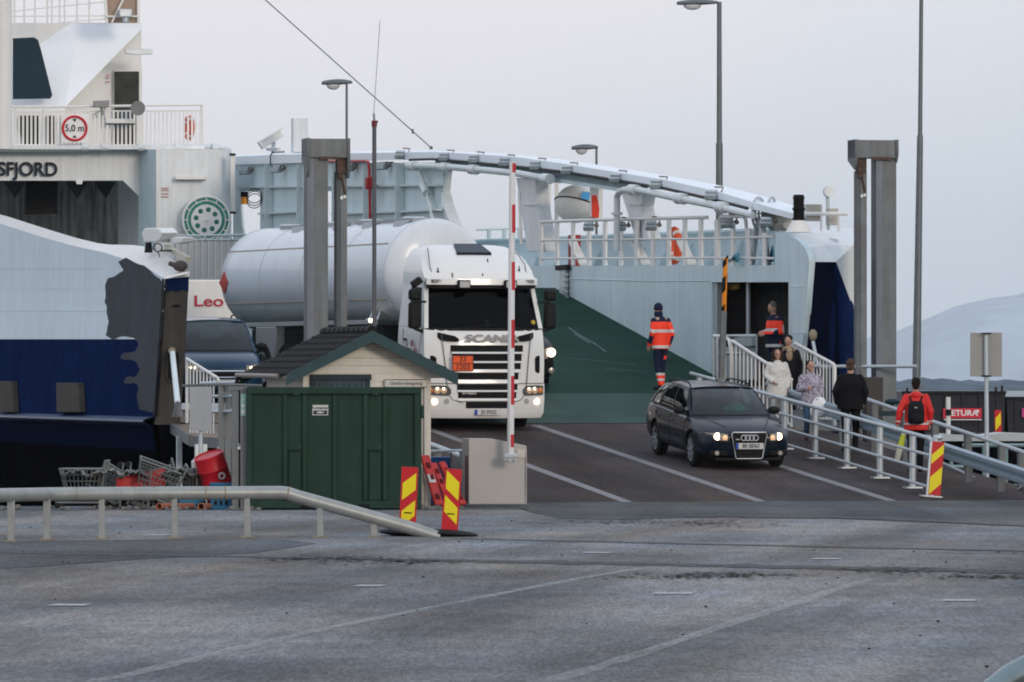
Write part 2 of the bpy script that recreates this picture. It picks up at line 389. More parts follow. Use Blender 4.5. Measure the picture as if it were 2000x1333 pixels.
def strip(name, pts, w, mat, z=.008):
    P = [G(x, y, z) for x, y in pts]; mb = MB(); a = []; b_ = []
    for i, p in enumerate(P):
        d = (P[min(i+1, len(P)-1)]-P[max(i-1, 0)]); n = Vector((-d.y, d.x, 0)).normalized(); ww = w[i] if isinstance(w, (list, tuple)) else w
        a.append(mb.b.verts.new(p+n*ww/2)); b_.append(mb.b.verts.new(p-n*ww/2))
    for i in range(len(P)-1): mb._f([a[i], a[i+1], b_[i+1], b_[i]])
    return tag(mb.build(name, mat), kind='structure')
def wob(x0, y0, x1, y1, n, amp): return [(x0+(x1-x0)*i/n, y0+(y1-y0)*i/n+random.uniform(-amp, amp)) for i in range(n+1)]
strip('tar_seam', wob(-40, 1079, 1000, 1096, 22, .7), [random.uniform(.2, .9) for _ in range(23)], p_tar)
strip('tar_seam', wob(1000, 1096, 2040, 1117, 26, .6), [random.uniform(.7, 1.4) for _ in range(27)], p_tar)
strip('tar_seam', wob(900, 1052, 2040, 1077, 26, .4), [random.uniform(.3, .6) for _ in range(27)], p_tar)
strip('tar_seam', wob(1340, 1008, 1640, 1011, 10, .4), [random.uniform(.3, 1.0) for _ in range(11)], p_tar, .012)
strip('tar_seam', wob(1640, 1011, 2040, 1028, 10, .4), [random.uniform(.2, .4) for _ in range(11)], p_tar, .012)
mb = MB()                     # ragged crumbled tar and grit along the seams
for k in range(1500):
    cx, cy = random.choice([(1430, 1122), (1740, 1113), (1960, 1126), (1340, 1125), (650, 1090), (780, 1096), (1400, 1022), (1230, 1018)])
    px = random.gauss(cx, 70); py = cy+random.gauss(0, 3.2)
    p = G(px, py, .01); r = random.uniform(.01, .05)
    n = 5; vs = [mb.b.verts.new(p+Vector((r*random.uniform(.5, 1)*math.cos(6.283*i/n), 3*r*random.uniform(.5, 1)*math.sin(6.283*i/n), 0))) for i in range(n)]; mb._f(vs)
for k in range(70):
    px = random.uniform(0, 2000); py = random.choice([random.uniform(1015, 1110), random.uniform(1030, 1320)])
    p = G(px, py, .01); r = random.uniform(.006, .017)
    mb.ell(p, (r, r*1.5, r*.5), seg=6, ring=4)
tag(mb.build('grit', a_tar, fix=False), kind='stuff')
lineA = [(120, 1352), (185, 1330), (250, 1318), (360, 1292), (470, 1265), (620, 1231), (750, 1205), (880, 1179), (995, 1156), (1130, 1130), (1260, 1109)]
lineB = [(1000, 1352), (1085, 1327), (1240, 1280), (1350, 1243), (1450, 1210), (1550, 1180), (1620, 1155), (1700, 1131)]
def dens(l, n=5): return [(a[0]+(b_[0]-a[0])*k/n, a[1]+(b_[1]-a[1])*k/n) for a, b_ in zip(l, l[1:]) for k in range(n)]+[l[-1]]
for l in (lineA, lineB):
    d_ = dens(l); strip('road_marking', d_, [random.uniform(.10, .19) for _ in d_], p_worn, .006)
strip('road_marking', [(1000, 1065), (1500, 1077), (2040, 1089)], .14, p_worn, .006)
strip('road_marking', [(820, 1012), (1000, 1016), (1120, 1022)], .14, p_worn, .006)
for x0, x1, y in [(1277, 1352, 1158.5), (1840, 1905, 1172), (695, 750, 1143.5), (1140, 1195, 1079), (1585, 1640, 1091), (100, 172, 1181), (290, 330, 1045)]:
    strip('road_marking', [(x0, y), (x1, y+.3)], .42, p_ok, .007)
# link ramp roadway with its lines
mb = MB(SHIP)
def rp_(w, L, dz=0): return Vector((w, L, rampz(L)+dz))
mb.prism([rp_(-4.35, LJ), rp_(6.2, LJ), rp_(6.2, 0), rp_(-4.35, 0)], (0, 0, -.45))
tag(mb.build('ramp_road', a_link), kind='structure')
for w in (-4.02, -1.78, .6, 2.95):
    mb = MB(SHIP); mb.quad(rp_(w-.1, LJ+.05, .004), rp_(w+.1, LJ+.05, .004), rp_(w+.1, -.4, .004), rp_(w-.1, -.4, .004))
    tag(mb.build('lane_marking', p_link), kind='structure')
mb = SB_() if False else MB(SHIP); mb.quad((-4.9, -.03, LZ0+.006), (6.1, -.03, LZ0+.006), (6.1, .05, LZ0+.012), (-4.9, .05, LZ0+.012)); tag(mb.build('ramp_joint', a_tar), kind='structure')
# sea, the low far shore, hills
sea = bpy.data.materials.new('sea water'); sea.use_nodes = True; t = sea.node_tree; b = t.nodes['Principled BSDF']
b.inputs['Base Color'].default_value = (.035, .085, .10, 1); b.inputs['Roughness'].default_value = .3; b.inputs['Specular IOR Level'].default_value = .35
co = nn(t, 'ShaderNodeNewGeometry'); n1 = nn(t, 'ShaderNodeTexNoise'); n1.inputs['Scale'].default_value = .35; n1.inputs['Detail'].default_value = 7; n1.inputs['Roughness'].default_value = .65
t.links.new(co.outputs['Position'], n1.inputs['Vector']); bp = nn(t, 'ShaderNodeBump'); bp.inputs['Distance'].default_value = .9; t.links.new(n1.outputs['Fac'], bp.inputs['Height']); t.links.new(bp.outputs[0], b.inputs['Normal'])
sheet('water', sea, [(-3800, 97.7, -1.9), (3800, 97.7, -1.9), (3800, 24000, -1.9), (-3800, 24000, -1.9)])
def ridge(name, mat, y0, depth, prof, jit, step, base=-2):
    mb = MB(); xs = []; x = prof[0][0]
    while x < prof[-1][0]: xs.append(x); x += step*random.uniform(.6, 1.4)
    rows = []
    for k, fr in enumerate((0, .12, .3, .6, 1)):
        row = []
        for x in xs:
            for (xa, za), (xb, zb) in zip(prof, prof[1:]):
                if xa <= x <= xb: z = za+(zb-za)*(x-xa)/(xb-xa)
            h = (z-base)*(0, .55, .85, 1, .6)[k]*(1+random.uniform(-jit, jit)); row.append(mb.b.verts.new(Vector((x, y0+depth*fr, base+h))))
        rows.append(row)
    for A, B_ in zip(rows, rows[1:]):
        for i in range(len(xs)-1): mb._f([A[i], A[i+1], B_[i+1], B_[i]], False)
    return tag(mb.build(name, mat), kind='structure')
def prof_px(pts, d): return [((x-1000)*d/F, HC+(HY-y)*d/F) for x, y in pts]
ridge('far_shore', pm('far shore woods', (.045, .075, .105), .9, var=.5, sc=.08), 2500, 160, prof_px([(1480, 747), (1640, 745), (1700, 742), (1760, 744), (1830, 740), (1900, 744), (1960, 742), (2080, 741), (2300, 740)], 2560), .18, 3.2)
ridge('hills', pm('haze pale hills', (.30, .37, .45), .9, var=.3, sc=.004), 19500, 2500, prof_px([(1300, 735), (1500, 705), (1640, 668), (1720, 655), (1780, 636), (1810, 622), (1860, 602), (1900, 592), (1960, 580), (2020, 571), (2200, 560), (2500, 540)], 21000), .02, 60)  # pale blue of distant haze is put into the hill colour
# far quay with its edge
mb = MB(); mb.bb((-8, 197, -4), (120, 300, .18)); tag(mb.build('far_quay', pm('quay concrete', (.13, .13, .13), .8, var=.25, sc=.5)), kind='structure')
# ---------------------------------------------------------------- the ferry
ferry = thing('ferry', SHIP, 'white and navy car ferry lying with its open bow at the link ramp', 'ferry')
def SB(): return MB(SHIP)
def hp(px, py, dw=0):
    w = -6.85
    for _ in range(3): p = onw(px, py, w+dw); w = -6.85-.07*max(0, 4-p.z)
    return p
# left bow flank: pale side, navy band, dark underside
topA = [(-160, 415), (0, 437), (84, 464), (145, 481), (202, 493), (270, 515), (322, 545)]
nx = [p[0] for p in topA]
def lin(tab, x):
    for (a, b_), (c, d) in zip(tab, tab[1:]):
        if a <= x <= c: return b_+(d-b_)*(x-a)/(c-a)
    return tab[-1][1]
def edge_x(x, y): return x if x < 290 else x-(y-545)*.072      # the stem rakes a little
cols = [-160, -80, 0, 42, 84, 115, 145, 175, 202, 236, 270, 296, 322]
def srf(r0, r1, n, dw=0):
    mb = SB()
    mb.grid(lambda u, v: (lambda x: hp(edge_x(x, r0(x)+(r1(x)-r0(x))*v), r0(x)+(r1(x)-r0(x))*v, dw))(cols[int(round(u*(len(cols)-1)))]), len(cols)-1, n)
    return mb
tA = lambda x: lin(topA, x)
srf(tA, lambda x: 663, 6).build('hull_side', hullw, ferry, label='pale upper shell of the bow flank with weld seams')
srf(lambda x: 663, lambda x: 806+9*max(0, x)/322, 5).build('hull_band', navy, ferry, label='navy band along the bow flank')
def strake(z): pass
mb = SB(); mb.grid(lambda u, v: hp(-160+(300+160)*u, 806+9*max(0, -160+460*u)/322)+Vector((-.22*math.sin(math.pi*v), 0, -.17*v)), 16, 5)
mb.build('rubbing_strake', pm('strake blue', (.02, .05, .13), .3, var=.2, dirt=.3, dirtcol=(.05, .07, .1)), ferry)
mb = SB(); mb.grid(lambda u, v: hp(-160+(300+160)*u, 806+9*max(0, -160+460*u)/322)+Vector((-.02+.05*v, 0, -.17-.5*v)), 16, 4)
mb.build('lower_band', navyd, ferry)
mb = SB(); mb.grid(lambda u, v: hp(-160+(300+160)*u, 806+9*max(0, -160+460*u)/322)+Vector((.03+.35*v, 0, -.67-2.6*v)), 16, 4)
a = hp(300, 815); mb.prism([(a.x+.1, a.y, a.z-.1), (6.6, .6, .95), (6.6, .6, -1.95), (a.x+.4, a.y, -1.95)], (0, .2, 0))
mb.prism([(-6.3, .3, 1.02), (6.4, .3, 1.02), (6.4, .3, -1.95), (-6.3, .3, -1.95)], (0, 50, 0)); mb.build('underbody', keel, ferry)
# weld seams
mb = SB()
for y in (525, 565, 608):
    mb = SB(); mb.tube([hp(edge_x(x, y), y)+Vector((.008, 0, 0)) for x in (-160, 0, 100, 200, 290, 322) if lin(topA, x) < y-4], .015, 4)
    mb.build('weld_seam', pm('seam paint', (.46, .54, .60), .4), ferry)
# turtleback strip on top of the flank, sloping down to the bow
up_ = [(-160, 396), (0, 418.5), (67, 440), (118, 456), (152, 466), (202, 478), (273, 479), (330, 500), (368, 535)]
mb = SB(); N = 24; ra = []; rb = []
for i in range(N+1):
    x = -160+(322+160)*i/N; ra.append(mb.b.verts.new(hp(x, tA(x))))
    xx = -160+(368+160)*i/N; f = max(0, (xx-150)/218); rb.append(mb.b.verts.new(onw(xx, lin(up_, xx), -6.85+.47*min(1, .25+f))))
for i in range(N): mb._f([ra[i], ra[i+1], rb[i+1], rb[i]], True)
mb.build('bow_top_plating', whitec, ferry)
# stem face with primer and recess
def e0(px, py, dl=0): return onL(px, py, 0+dl)
mb = SB(); mb.prism([e0(322, 545), e0(369, 541), e0(361, 700), e0(352, 830), e0(303, 830)], (0, .25, 0)); mb.build('stem_face', primer2, ferry)
mb = SB(); mb.prism([e0(324, 545, -.01), e0(369, 541, -.01), e0(368, 570, -.01), e0(356, 566, -.01), e0(345, 571, -.01), e0(336, 567, -.01), e0(326, 571, -.01)], (0, -.006, 0)); mb.build('stem_band', navy, ferry)
mb = SB(); mb.bar(e0(321, 545, -.03), e0(304, 812, -.03), .1, .08); mb.split('stem_edge', black, ferry)
mb = SB(); mb.prism([e0(321, 543, -.03), e0(370, 541, -.03), e0(370, 530, .0), e0(321, 541, .0)], (0, .3, 0)); mb.build('stem_lip', whitec, ferry)
mb = SB(); mb.prism([e0(344+10*math.cos(a), 598+3*math.sin(a), -.012) for a in [i*.785 for i in range(8)]], (0, .005, 0))
q = [e0(338+12*math.cos(a), (698 if math.sin(a) < 0 else 735)+12*math.sin(a), -.012) for a in [i*math.pi/12 for i in range(24)]]
mb.prism(q, (0, .005, 0)); mb.split('stem_recess', black, ferry)
mb = SB(); mb.tube([e0(338+13*math.cos(a), (698 if math.sin(a) < 0 else 735)+13*math.sin(a), -.02) for a in [i*math.pi/14 for i in range(28)]], .025, 6, closed=True); mb.build('recess_rim', primer2, ferry)
mb = SB(); mb.cyl(e0(336, 686, -.02), e0(336, 686, -.2), .075, .07); mb.build('ram_mount', pm('cream metal', (.30, .25, .17), .5), ferry)
# grey primer patch on the flank, ragged brush edges
def pp(px, py): return hp(px, py, -.012)
P = [(205, 560), (212, 545), (240, 528), (232, 512), (246, 505), (262, 515), (282, 520), (296, 532), (310, 545), (320, 556), (316, 640), (308, 720), (302, 790), (298, 806), (272, 800), (266, 770), (270, 752), (242, 747), (246, 738), (268, 735), (272, 722), (262, 704), (236, 700), (240, 690), (262, 686), (272, 672), (262, 662), (240, 658), (222, 662), (206, 656), (214, 630), (206, 590)]
pts = []
for i, (x, y) in enumerate(P):
    x2, y2 = P[(i+1) % len(P)]; n = max(1, int(math.hypot(x2-x, y2-y)/9)) if y < 690 else 3
    for k in range(n):
        j = 2.2 if (i < 9 or i > 14) else 0
        pts.append((x+(x2-x)*k/n+random.uniform(-j, j), y+(y2-y)*k/n+random.uniform(-j, j)))
pts = [(min(x, edge_x(322, y)-1), y) for x, y in pts]
mb = SB(); mb._f([mb.b.verts.new(pp(x, y)) for x, y in pts]); mb.build('primer_patch', primer, ferry, label='bare grey primer patch with ragged brushed edges')
for x0, x1, y0 in ((8, 35, 745), (122, 165, 748)):
    mb = SB(); ps = [hp(x0, y0, -.01), hp(x1, y0, -.01), hp(x1+3, 806, -.01), hp(x0+1, 806, -.01)]; mb.prism(ps, (-.14, 0, 0)); mb.build('fender_pad', primer2, ferry, bevel=.02)
# ------------- decks and interior
mb = SB(); mb.bb((-6.35, 4.5, 1.55), (6.34, 64, 1.75)); mb.build('car_deck', pm('green deck paint', (.013, .048, .033), .6, var=.35, sc=.45, dirt=.65, dirtcol=(.018, .026, .024), spec=.02), ferry)
mb = SB(); mb.prism([(-4.9, .02, 1.154), (6.0, .02, 1.154), (6.0, 4.5, 1.75), (-4.9, 4.5, 1.75)], (0, 0, -.12)); mb.build('bow_ramp', pm('pale green ramp paint', (.040, .078, .064), .6, var=.22, sc=.7, dirt=.5, dirtcol=(.06, .07, .06), spec=.03), ferry, label='lowered green bow ramp flap')
mb = SB(); mb.prism([(1.3, 4.5, 1.74), (6.34, 4.5, 1.74), (6.34, 22, 1.74+.1415*17.5), (1.3, 22, 1.74+.1415*17.5)], (0, 0, -.1))
mb.prism([(1.3, 22, 1.74+.1415*17.5), (6.34, 22, 1.74+.1415*17.5), (6.34, 34, 4.25), (1.3, 34, 4.25)], (0, 0, -.1))
mb.build('side_ramp', MATS['green deck paint'], ferry, label='dark green ramp rising along the inner wall')
wt = lambda L: 4.35+.0174*L
mb = SB(); T = .12
mb.prism([(6.34, 7.48, 1.7), (6.34, 62, 1.7), (6.34, 62, wt(62)), (6.34, 7.48, wt(7.48))], (T, 0, 0))
mb.prism([(6.34, 1.35, 4.03), (6.34, 7.48, 4.12), (6.34, 7.48, wt(7.48)), (6.34, 1.35, wt(1.35))], (T, 0, 0))
mb.build('inner_wall', wallp, ferry, label='pale inner side wall above the side ramp')
o1 = lambda px, py: onw(px, py, 6.34)
q = [(1540, 850), (1540, 519), (1513, 519), (1515, 453), (1528, 455), (1545, 461), (1560, 471), (1571, 483), (1578, 498), (1581, 513), (1574, 600), (1562, 720), (1556, 850)]
mb = SB(); mb.prism([o1(*p) for p in q], (.12, 0, 0)); mb.build('bow_wall', wallp, ferry, angle=60)
mb = SB()
for y in (560, 650): mb.tube([o1(1545, y), o1(1572, y)], .012, 4)
for px in (1110, 1180, 1250, 1320): pass
mb.tube([onw(px, 549 if px > 1200 else 545, 6.335) for px in (1110, 1250, 1385)], .012, 4); mb.build('weld_seam', wallp, ferry)
mb = SB(); mb.bb(onw(1097, 524, 6.3), onw(1104, 612, 6.24)); mb.build('wall_post', galvl, ferry)
mb = SB(); mb.bb(onw(1092, 519, 6.3), onw(1106, 527, 6.2)); mb.build('post_lamp', black, ferry)
mb = SB()
for k in range(7):
    y = 538+11*k; mb.bar(onw(1098, y, 6.2), onw(1110, y-2, 6.2), .03, .03)
mb.split('wall_rung', galvl, ferry)
sc_m = pm('pale scuff', (.16, .20, .19), .7, var=.4, sc=8)
def on_side(px, py):
    a = (px-1000)/F; b_ = (HY-py)/F; k_ = .1415; z0 = 1.74-k_*4.5
    t__ = (z0+k_*(BX*_s-BY*_c)-HC)/(b_-k_*(-a*_s+_c)); return SHIP.inverted() @ Vector((a*t__, t__, HC+b_*t__))
for pts in ([(1108, 640), (1130, 655), (1160, 672), (1182, 688)], [(1120, 652), (1150, 671)], [(1110, 700), (1170, 706), (1240, 713)], [(1180, 720), (1260, 728)]):
    mb = SB(); P3 = [on_side(*p)+Vector((0, 0, .006)) for p in pts]; mb.loft([[p, p+Vector((.035, .0, 0))] for p in P3], cap=False, closed=False); mb.build('scuff', sc_m, ferry)
# doorway: dark lobby behind the opening
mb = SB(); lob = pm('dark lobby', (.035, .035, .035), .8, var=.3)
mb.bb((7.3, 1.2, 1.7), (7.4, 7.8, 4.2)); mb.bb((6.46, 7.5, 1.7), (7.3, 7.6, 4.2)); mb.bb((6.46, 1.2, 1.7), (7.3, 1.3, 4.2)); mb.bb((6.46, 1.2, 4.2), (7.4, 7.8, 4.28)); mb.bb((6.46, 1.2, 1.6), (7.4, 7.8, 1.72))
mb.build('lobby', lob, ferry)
mb = SB(); mb.bb((6.40, 7.25, 1.75), (6.6, 7.47, 4.1)); mb.bb((6.40, 1.36, 1.75), (6.5, 1.5, 4.02)); mb.cyl(onw(1462, 552, 6.6), onw(1462, 720, 6.6), .05); mb.split('door_frame', galvl, ferry)
mb = SB(); mb.bb((7.2, 1.8, 1.72), (7.28, 3.6, 3.8)); mb.build('lobby_door', pm('grey door', (.12, .12, .12), .5), ferry)
mb = SB(); ye = [onw(1392, 556, 6.7), onw(1440, 554, 6.7)]; mb.prism([ye[0], ye[1], ye[1]-Vector((0, 0, .12)), ye[0]-Vector((0, 0, .16))], (.05, 0, 0)); mb.build('warning_strip', pm('hazard orange', (.45, .22, .03), .6, var=.6, sc=9), ferry)
# folding gate across the doorway, behind the gangway
mb = SB()
mb.tube([onw(1400, 657, 6.2), onw(1478, 656, 6.2)], .035); mb.tube([onw(1400, 690, 6.2), onw(1478, 690, 6.2)], .02)
mb.quad(onw(1402, 678, 6.22), onw(1478, 678, 6.22), onw(1478, 742, 6.22), onw(1402, 742, 6.22))
for x in (1402, 1440, 1478): mb.tube([onw(x, 656, 6.2), onw(x, 745, 6.2)], .025)
mb.bb(onw(1441, 660, 6.18), onw(1468, 676, 6.1)); mb.build('door_gate', galvl, ferry)
# right bow flank: navy recess, white cheek and foredeck
mb = SB(); LL = [onw(x, y, 6.36) for x, y in ((1581, 512), (1574, 600), (1562, 720), (1556, 860))]; RR = [e0(x, y) for x, y in ((1633, 512), (1637, 600), (1640, 720), (1630, 860))]
mb.loft([[a, b_, b_+Vector((0, .4, 0)), a+Vector((.1, .4, 0))] for a, b_ in zip(LL, RR)], smooth=False); mb.build('stem_face', navyd, ferry)
mb = SB(); mb.prism([e0(1632, 512, -.02), e0(1668, 598, .5), e0(1668, 720, .5), e0(1662, 860, .5), e0(1622, 860, -.02), e0(1622, 640, -.02)], (0, .1, 0)); mb.build('stem_cheek', navy, ferry)
mb = SB(); mb.prism([e0(1633, 511, -.03), e0(1669, 477, .5), e0(1671, 600, .5), e0(1667, 604, .49)], (0, .1, 0)); mb.build('cheek_plating', whitec, ferry)
mb = SB(); a, b_, c, d, e_, f_ = e0(1581, 513, -.03), e0(1633, 512, -.03), e0(1669, 477, .5), onL(1664, 447, 4.5), onL(1550, 446, 4.5), onw(1515, 453, 6.36)
g1, g2, g3 = onw(1545, 461, 6.36), onw(1571, 483, 6.36), onw(1581, 513, 6.36)
V_ = [mb.b.verts.new(p) for p in (a, b_, c, d, e_, f_, g1, g2)]
mb._f([V_[0], V_[1], V_[2], V_[7]]); mb._f([V_[7], V_[2], V_[3], V_[6]]); mb._f([V_[6], V_[3], V_[4], V_[5]]); mb.build('foredeck_plating', white, ferry)
mb = SB(); mb.prism([(6.46, 1.2, 4.30), (7.0, 1.2, 4.3), (8.2, 9, 4.3), (8.2, 62, 4.30), (6.46, 62, 4.3)], (0, 0, .04)); mb.build('side_deck', wallp, ferry)
mb = SB(); mb.prism([(8.15, 9, 4.3), (8.15, 62, 4.3), (8.15, 62, 6.0), (8.15, 30, 5.55), (8.15, 9, 5.28)], (.08, 0, 0))
for L in [9.4+2.2*i for i in range(24)]: mb.prism([(7.75, L, 4.34), (8.15, L, 4.34), (8.15, L, 5.2)], (0, .04, 0))
mb.build('bulwark', wallp, ferry)
mb = SB(); mb.tube([(7.2, 3, 5.1), (8.1, 9, 5.3), (8.1, 30, 5.58), (8.1, 62, 6.03)], .05); mb.build('bulwark_cap', wallp, ferry)
mb = SB(); mb.quad((7.3, 1.0, 4.9), (8.24, 9, 5.3), (8.1, 9, -1.9), (7.0, 1.0, -1.9)); mb.quad((8.24, 9, 5.3), (8.24, 62, 6.0), (8.1, 62, -1.9), (8.1, 9, -1.9)); mb.build('outer_shell', white, ferry)
# ------------- long arched side beam
TT = [(455, 303), (600, 298), (730, 295), (850, 294), (1000, 301), (1100, 312), (1200, 327), (1300, 343), (1400, 361), (1500, 386), (1565, 407)]
UU = [(455, 306), (600, 301), (730, 299), (850, 297), (1000, 306), (1100, 320), (1200, 336), (1300, 352), (1400, 374), (1500, 404), (1556, 419)]
DD = [(455, 322), (600, 318), (730, 314), (850, 310), (1000, 324), (1100, 335), (1200, 351), (1300, 368), (1400, 391), (1470, 409), (1556, 430)]
WB = [(850, 319), (1000, 333), (1100, 351), (1200, 366), (1240, 373)]
N = 48; mb = SB(); rows = []
for i in range(N+1):
    x = 455+(1552-455)*i/N
    u = onw(x, lin(UU, x), 6.3); d = onw(x, lin(DD, x), 6.3); t_ = onw(x, lin(TT, x), 7.1); 
    dd = Vector((7.1, t_.y, t_.z-.25))
    rows.append([u, d, dd, t_])
mb.loft(rows, smooth=False); mb.build('arch_beam', pm('beam white', (.80, .85, .89), .35, var=.03, dirt=.08, dirtcol=(.5, .5, .48)), ferry, label='long arched white beam above the side wall', angle=20)
mb = SB(); mb.tube([onw(x, lin(DD, x)+1, 6.28) for x in range(800, 1480, 20)], .035, 6); mb.build('beam_cable', pm('dark cable', (.03, .03, .03), .6), ferry)
mb = SB(); mb.loft([[onw(x, lin(DD, x), 6.45), onw(x, lin(WB, x), 6.45), onw(x, lin(WB, x), 6.45)+Vector((.3, 0, 0)), onw(x, lin(DD, x), 6.45)+Vector((.3, 0, 0))] for x in range(850, 1241, 15)], smooth=False)
for o in [1]: mb.build('beam_web', pm('web teal grey', (.20, .28, .30), .6, var=.25, sc=4), ferry)
mb = SB(); mb.loft([[onw(x, lin(WB, x), 6.40), onw(x, lin(WB, x)+7, 6.40), onw(x, lin(WB, x)+7, 6.40)+Vector((.4, 0, 0)), onw(x, lin(WB, x), 6.40)+Vector((.4, 0, 0))] for x in range(1070, 1241, 17)], smooth=False)
mb.build('lower_flange', wallp, ferry)
for pts, tk in (([(822, 338), (862, 334), (858, 372), (866, 402), (884, 450), (856, 450), (842, 395)], .3), ([(1008, 348), (1046, 350), (1046, 380), (1052, 420), (1066, 492), (1030, 492), (1020, 430)], .32), ([(1212, 374), (1258, 372), (1252, 405), (1268, 470), (1242, 472), (1228, 425)], .3)):
    mb = SB(); mb.prism([onw(x, y, 6.5) for x, y in pts], (tk, 0, 0)); mb.split('arch_strut', white, ferry, bevel=.02)
mb = SB()
for x0, y0, x1, y1 in ((1022, 400, 1050, 400), (1226, 400, 1252, 400)): mb.bar(onw(x0, y0, 6.47), onw(x1, y1, 6.47), .03, .03)
mb.build('strut_stiffener', white, ferry)
pipe = pm('pipe white', (.62, .66, .66), .35, var=.06)
mb = SB(); mb.tube([onw(x, y, 6.15) for x, y in [(805, 324), (870, 326), (950, 333), (1010, 339), (1068, 349)]], .085, 10); mb.build('vent_pipe', pipe, ferry)
mb = SB(); mb.tube([onw(x, y, 6.15) for x, y in [(1205, 490), (1205, 385), (1209, 376), (1219, 371), (1250, 372), (1300, 383), (1390, 401), (1470, 421)]], .075, 10)
mb.cyl(onw(1205, 415, 6.15), onw(1205, 420, 6.15), .13); mb.build('vent_pipe', pipe, ferry)
mb = SB()
for x, y in ((805, 324), (870, 327), (925, 331), (1068, 349), (1238, 371), (1330, 388), (1410, 405)):
    a = onw(x-6, y, 6.15); b_ = onw(x+6, y+1, 6.15); mb.cyl(a, b_, .125)
mb.split('pipe_flange', pipe, ferry)
mb = SB(); mb.tube([onw(x, y, 6.25) for x, y in [(820, 336), (830, 365), (838, 395), (846, 432)]], .05, 8); mb.cyl(onw(826, 362, 6.25), onw(834, 378, 6.25), .11); mb.build('slant_pipe', pipe, ferry)
mb = SB(); mb.tube([onw(1014, 375, 6.1), onw(1018, 478, 6.1)], .04, 8); mb.split('light_tube', whitec, ferry)
def flood(c, k=1.0, name='floodlight', yaw=-35, pitch=25, lens=True):
    M = frame(c.x, c.y, c.z, yaw, pitch) ; mb = MB(SHIP @ M)
    mb.box((0, 0, 0), (.34*k, .2*k, .13*k)); mb.box((0, .05*k, .1*k), (.3*k, .12*k, .07*k))
    o = mb.build(name, galvl, ferry, bevel=.012)
    mb = MB(SHIP @ M); mb.box((0, 0, -.075*k), (.3*k, .17*k, .02)); mb.build('lamp_glass', pm('lamp glass', (.10, .12, .14), .1), o)
    mb = MB(SHIP @ M); mb.tube([(.17*k, .05, 0), (.24*k, .1, .06), (.24*k, .22, .1), (0, .25, .1)], .018, 5); mb.cyl((.2*k, .05, 0), (.28*k, .05, .03), .05, n=8); mb.build('bracket', pm('rusty bracket', (.20, .16, .13), .7), o)
    return o
for x, y in ((782, 304), (868, 308), (926, 312), (986, 318), (1046, 325), (1108, 334), (1203, 350), (1282, 362), (1390, 383)): flood(onw(x, y, 6.2), .85)
for x, y in ((478, 336), (540, 332), (680, 329), (745, 326)): flood(onw(x, y, 6.2), 1.0, pitch=5, yaw=-60)
for x, y in ((1150, 444), (1212, 444), (1272, 443), (1422, 438), (1497, 436)): flood(onw(x, y, 6.25), .75, pitch=35, yaw=-20)
# ------------- ribbed side panels further aft
mb = SB()
def rect(x0, y0, x1, y1, w=6.45, ext=.06): mb.prism([onw(x0, y0, w), onw(x1, y0, w), onw(x1, y1, w), onw(x0, y1, w)], (ext, 0, 0))
rect(455, 318, 866, 374)
for x0, x1 in ((508, 592), (600, 636), (651, 862)): rect(x0, 374.2, x1, 500)
mb.prism([onw(*p, 6.45) for p in [(455, 374), (472, 374), (470, 400), (473, 440), (484, 500), (455, 500)]], (.06, 0, 0))
mb.build('ribbed_bulkhead', wallp, ferry)
mb = SB()
for x in (523, 586, 598, 655, 716, 779): a = onw(x, 322, 6.3); b_ = onw(x, 490, 6.3); mb.bb((6.2, a.y-.05, a.z), (6.44, a.y+.05, b_.z))
for y, xs in ((366, (462, 860)), (418, (508, 586)), (418, (651, 775)), (414, (785, 858))):
    mb.bar(onw(xs[0], y, 6.37), onw(xs[1], y-4, 6.37), .14, .05)
for y in (382, 394, 402): mb.bar(onw(764, y, 6.3), onw(776, y, 6.3), .1, .04)
mb.split('panel_rib', pm('rib paint', (.55, .62, .63), .45, var=.08), ferry)
mb = SB(); mb.tube([onw(x, y, 6.18) for x, y in [(640, 316), (714, 315), (719, 317), (721, 330), (723, 432)]], .04, 8); mb.build('fire_main', red, ferry)
mb = SB(); c = onw(723, 358, 6.1); mb.box(c, (.25, .28, .32)); mb.build('alarm_box', red, ferry, bevel=.03)
mb = SB(); c = onw(477, 385, 6.2); mb.cyl(c, c-Vector((0, 0, .22)), .1); mb.build('warning_lamp', pm('amber lens', (.8, .28, .02), .3), ferry)
mb = SB(); mb.cyl(c, c+Vector((0, 0, .16)), .11); mb.build('lamp_cap', black, ferry)
mb = SB()
for k in range(3): mb.ring(onw(497, 383+5*k, 6.2), (0, 1, .3), .22, .015, m=5)
mb.build('coiled_cable', blackp, ferry)
# arch top fittings: camera, cabinet, loop
mb = SB(); c = onw(528, 272, 6.6); mb.box(c, (.75, .26, .26), Matrix.Rotation(R(-32), 3, 'Y')); mb.box(c+Vector((.05, -.02, .14)), (.8, .3, .03), Matrix.Rotation(R(-32), 3, 'Y')); mb.build('security_camera', whitec, ferry, bevel=.02)
mb = SB(); mb.cyl(c-Vector((-.1, 0, .1)), onw(533, 297, 6.6), .06); mb.cyl(onw(545, 292, 6.6), onw(522, 292, 6.6), .05); mb.build('camera_mount', galvl, ferry)
mb = SB(); c = onw(570, 265, 6.9); mb.bb((c.x-.02, c.y-.35, c.z-.5), (c.x+.42, c.y+.05, c.z+.5)); mb.build('deck_cabinet', white, ferry, bevel=.01)
mb = SB(); mb.tube([onw(x, y, 6.25) for x, y in [(528, 322), (528, 305), (532, 298), (555, 297)]], .02, 6); mb.build('grab_loop', blackp, ferry)
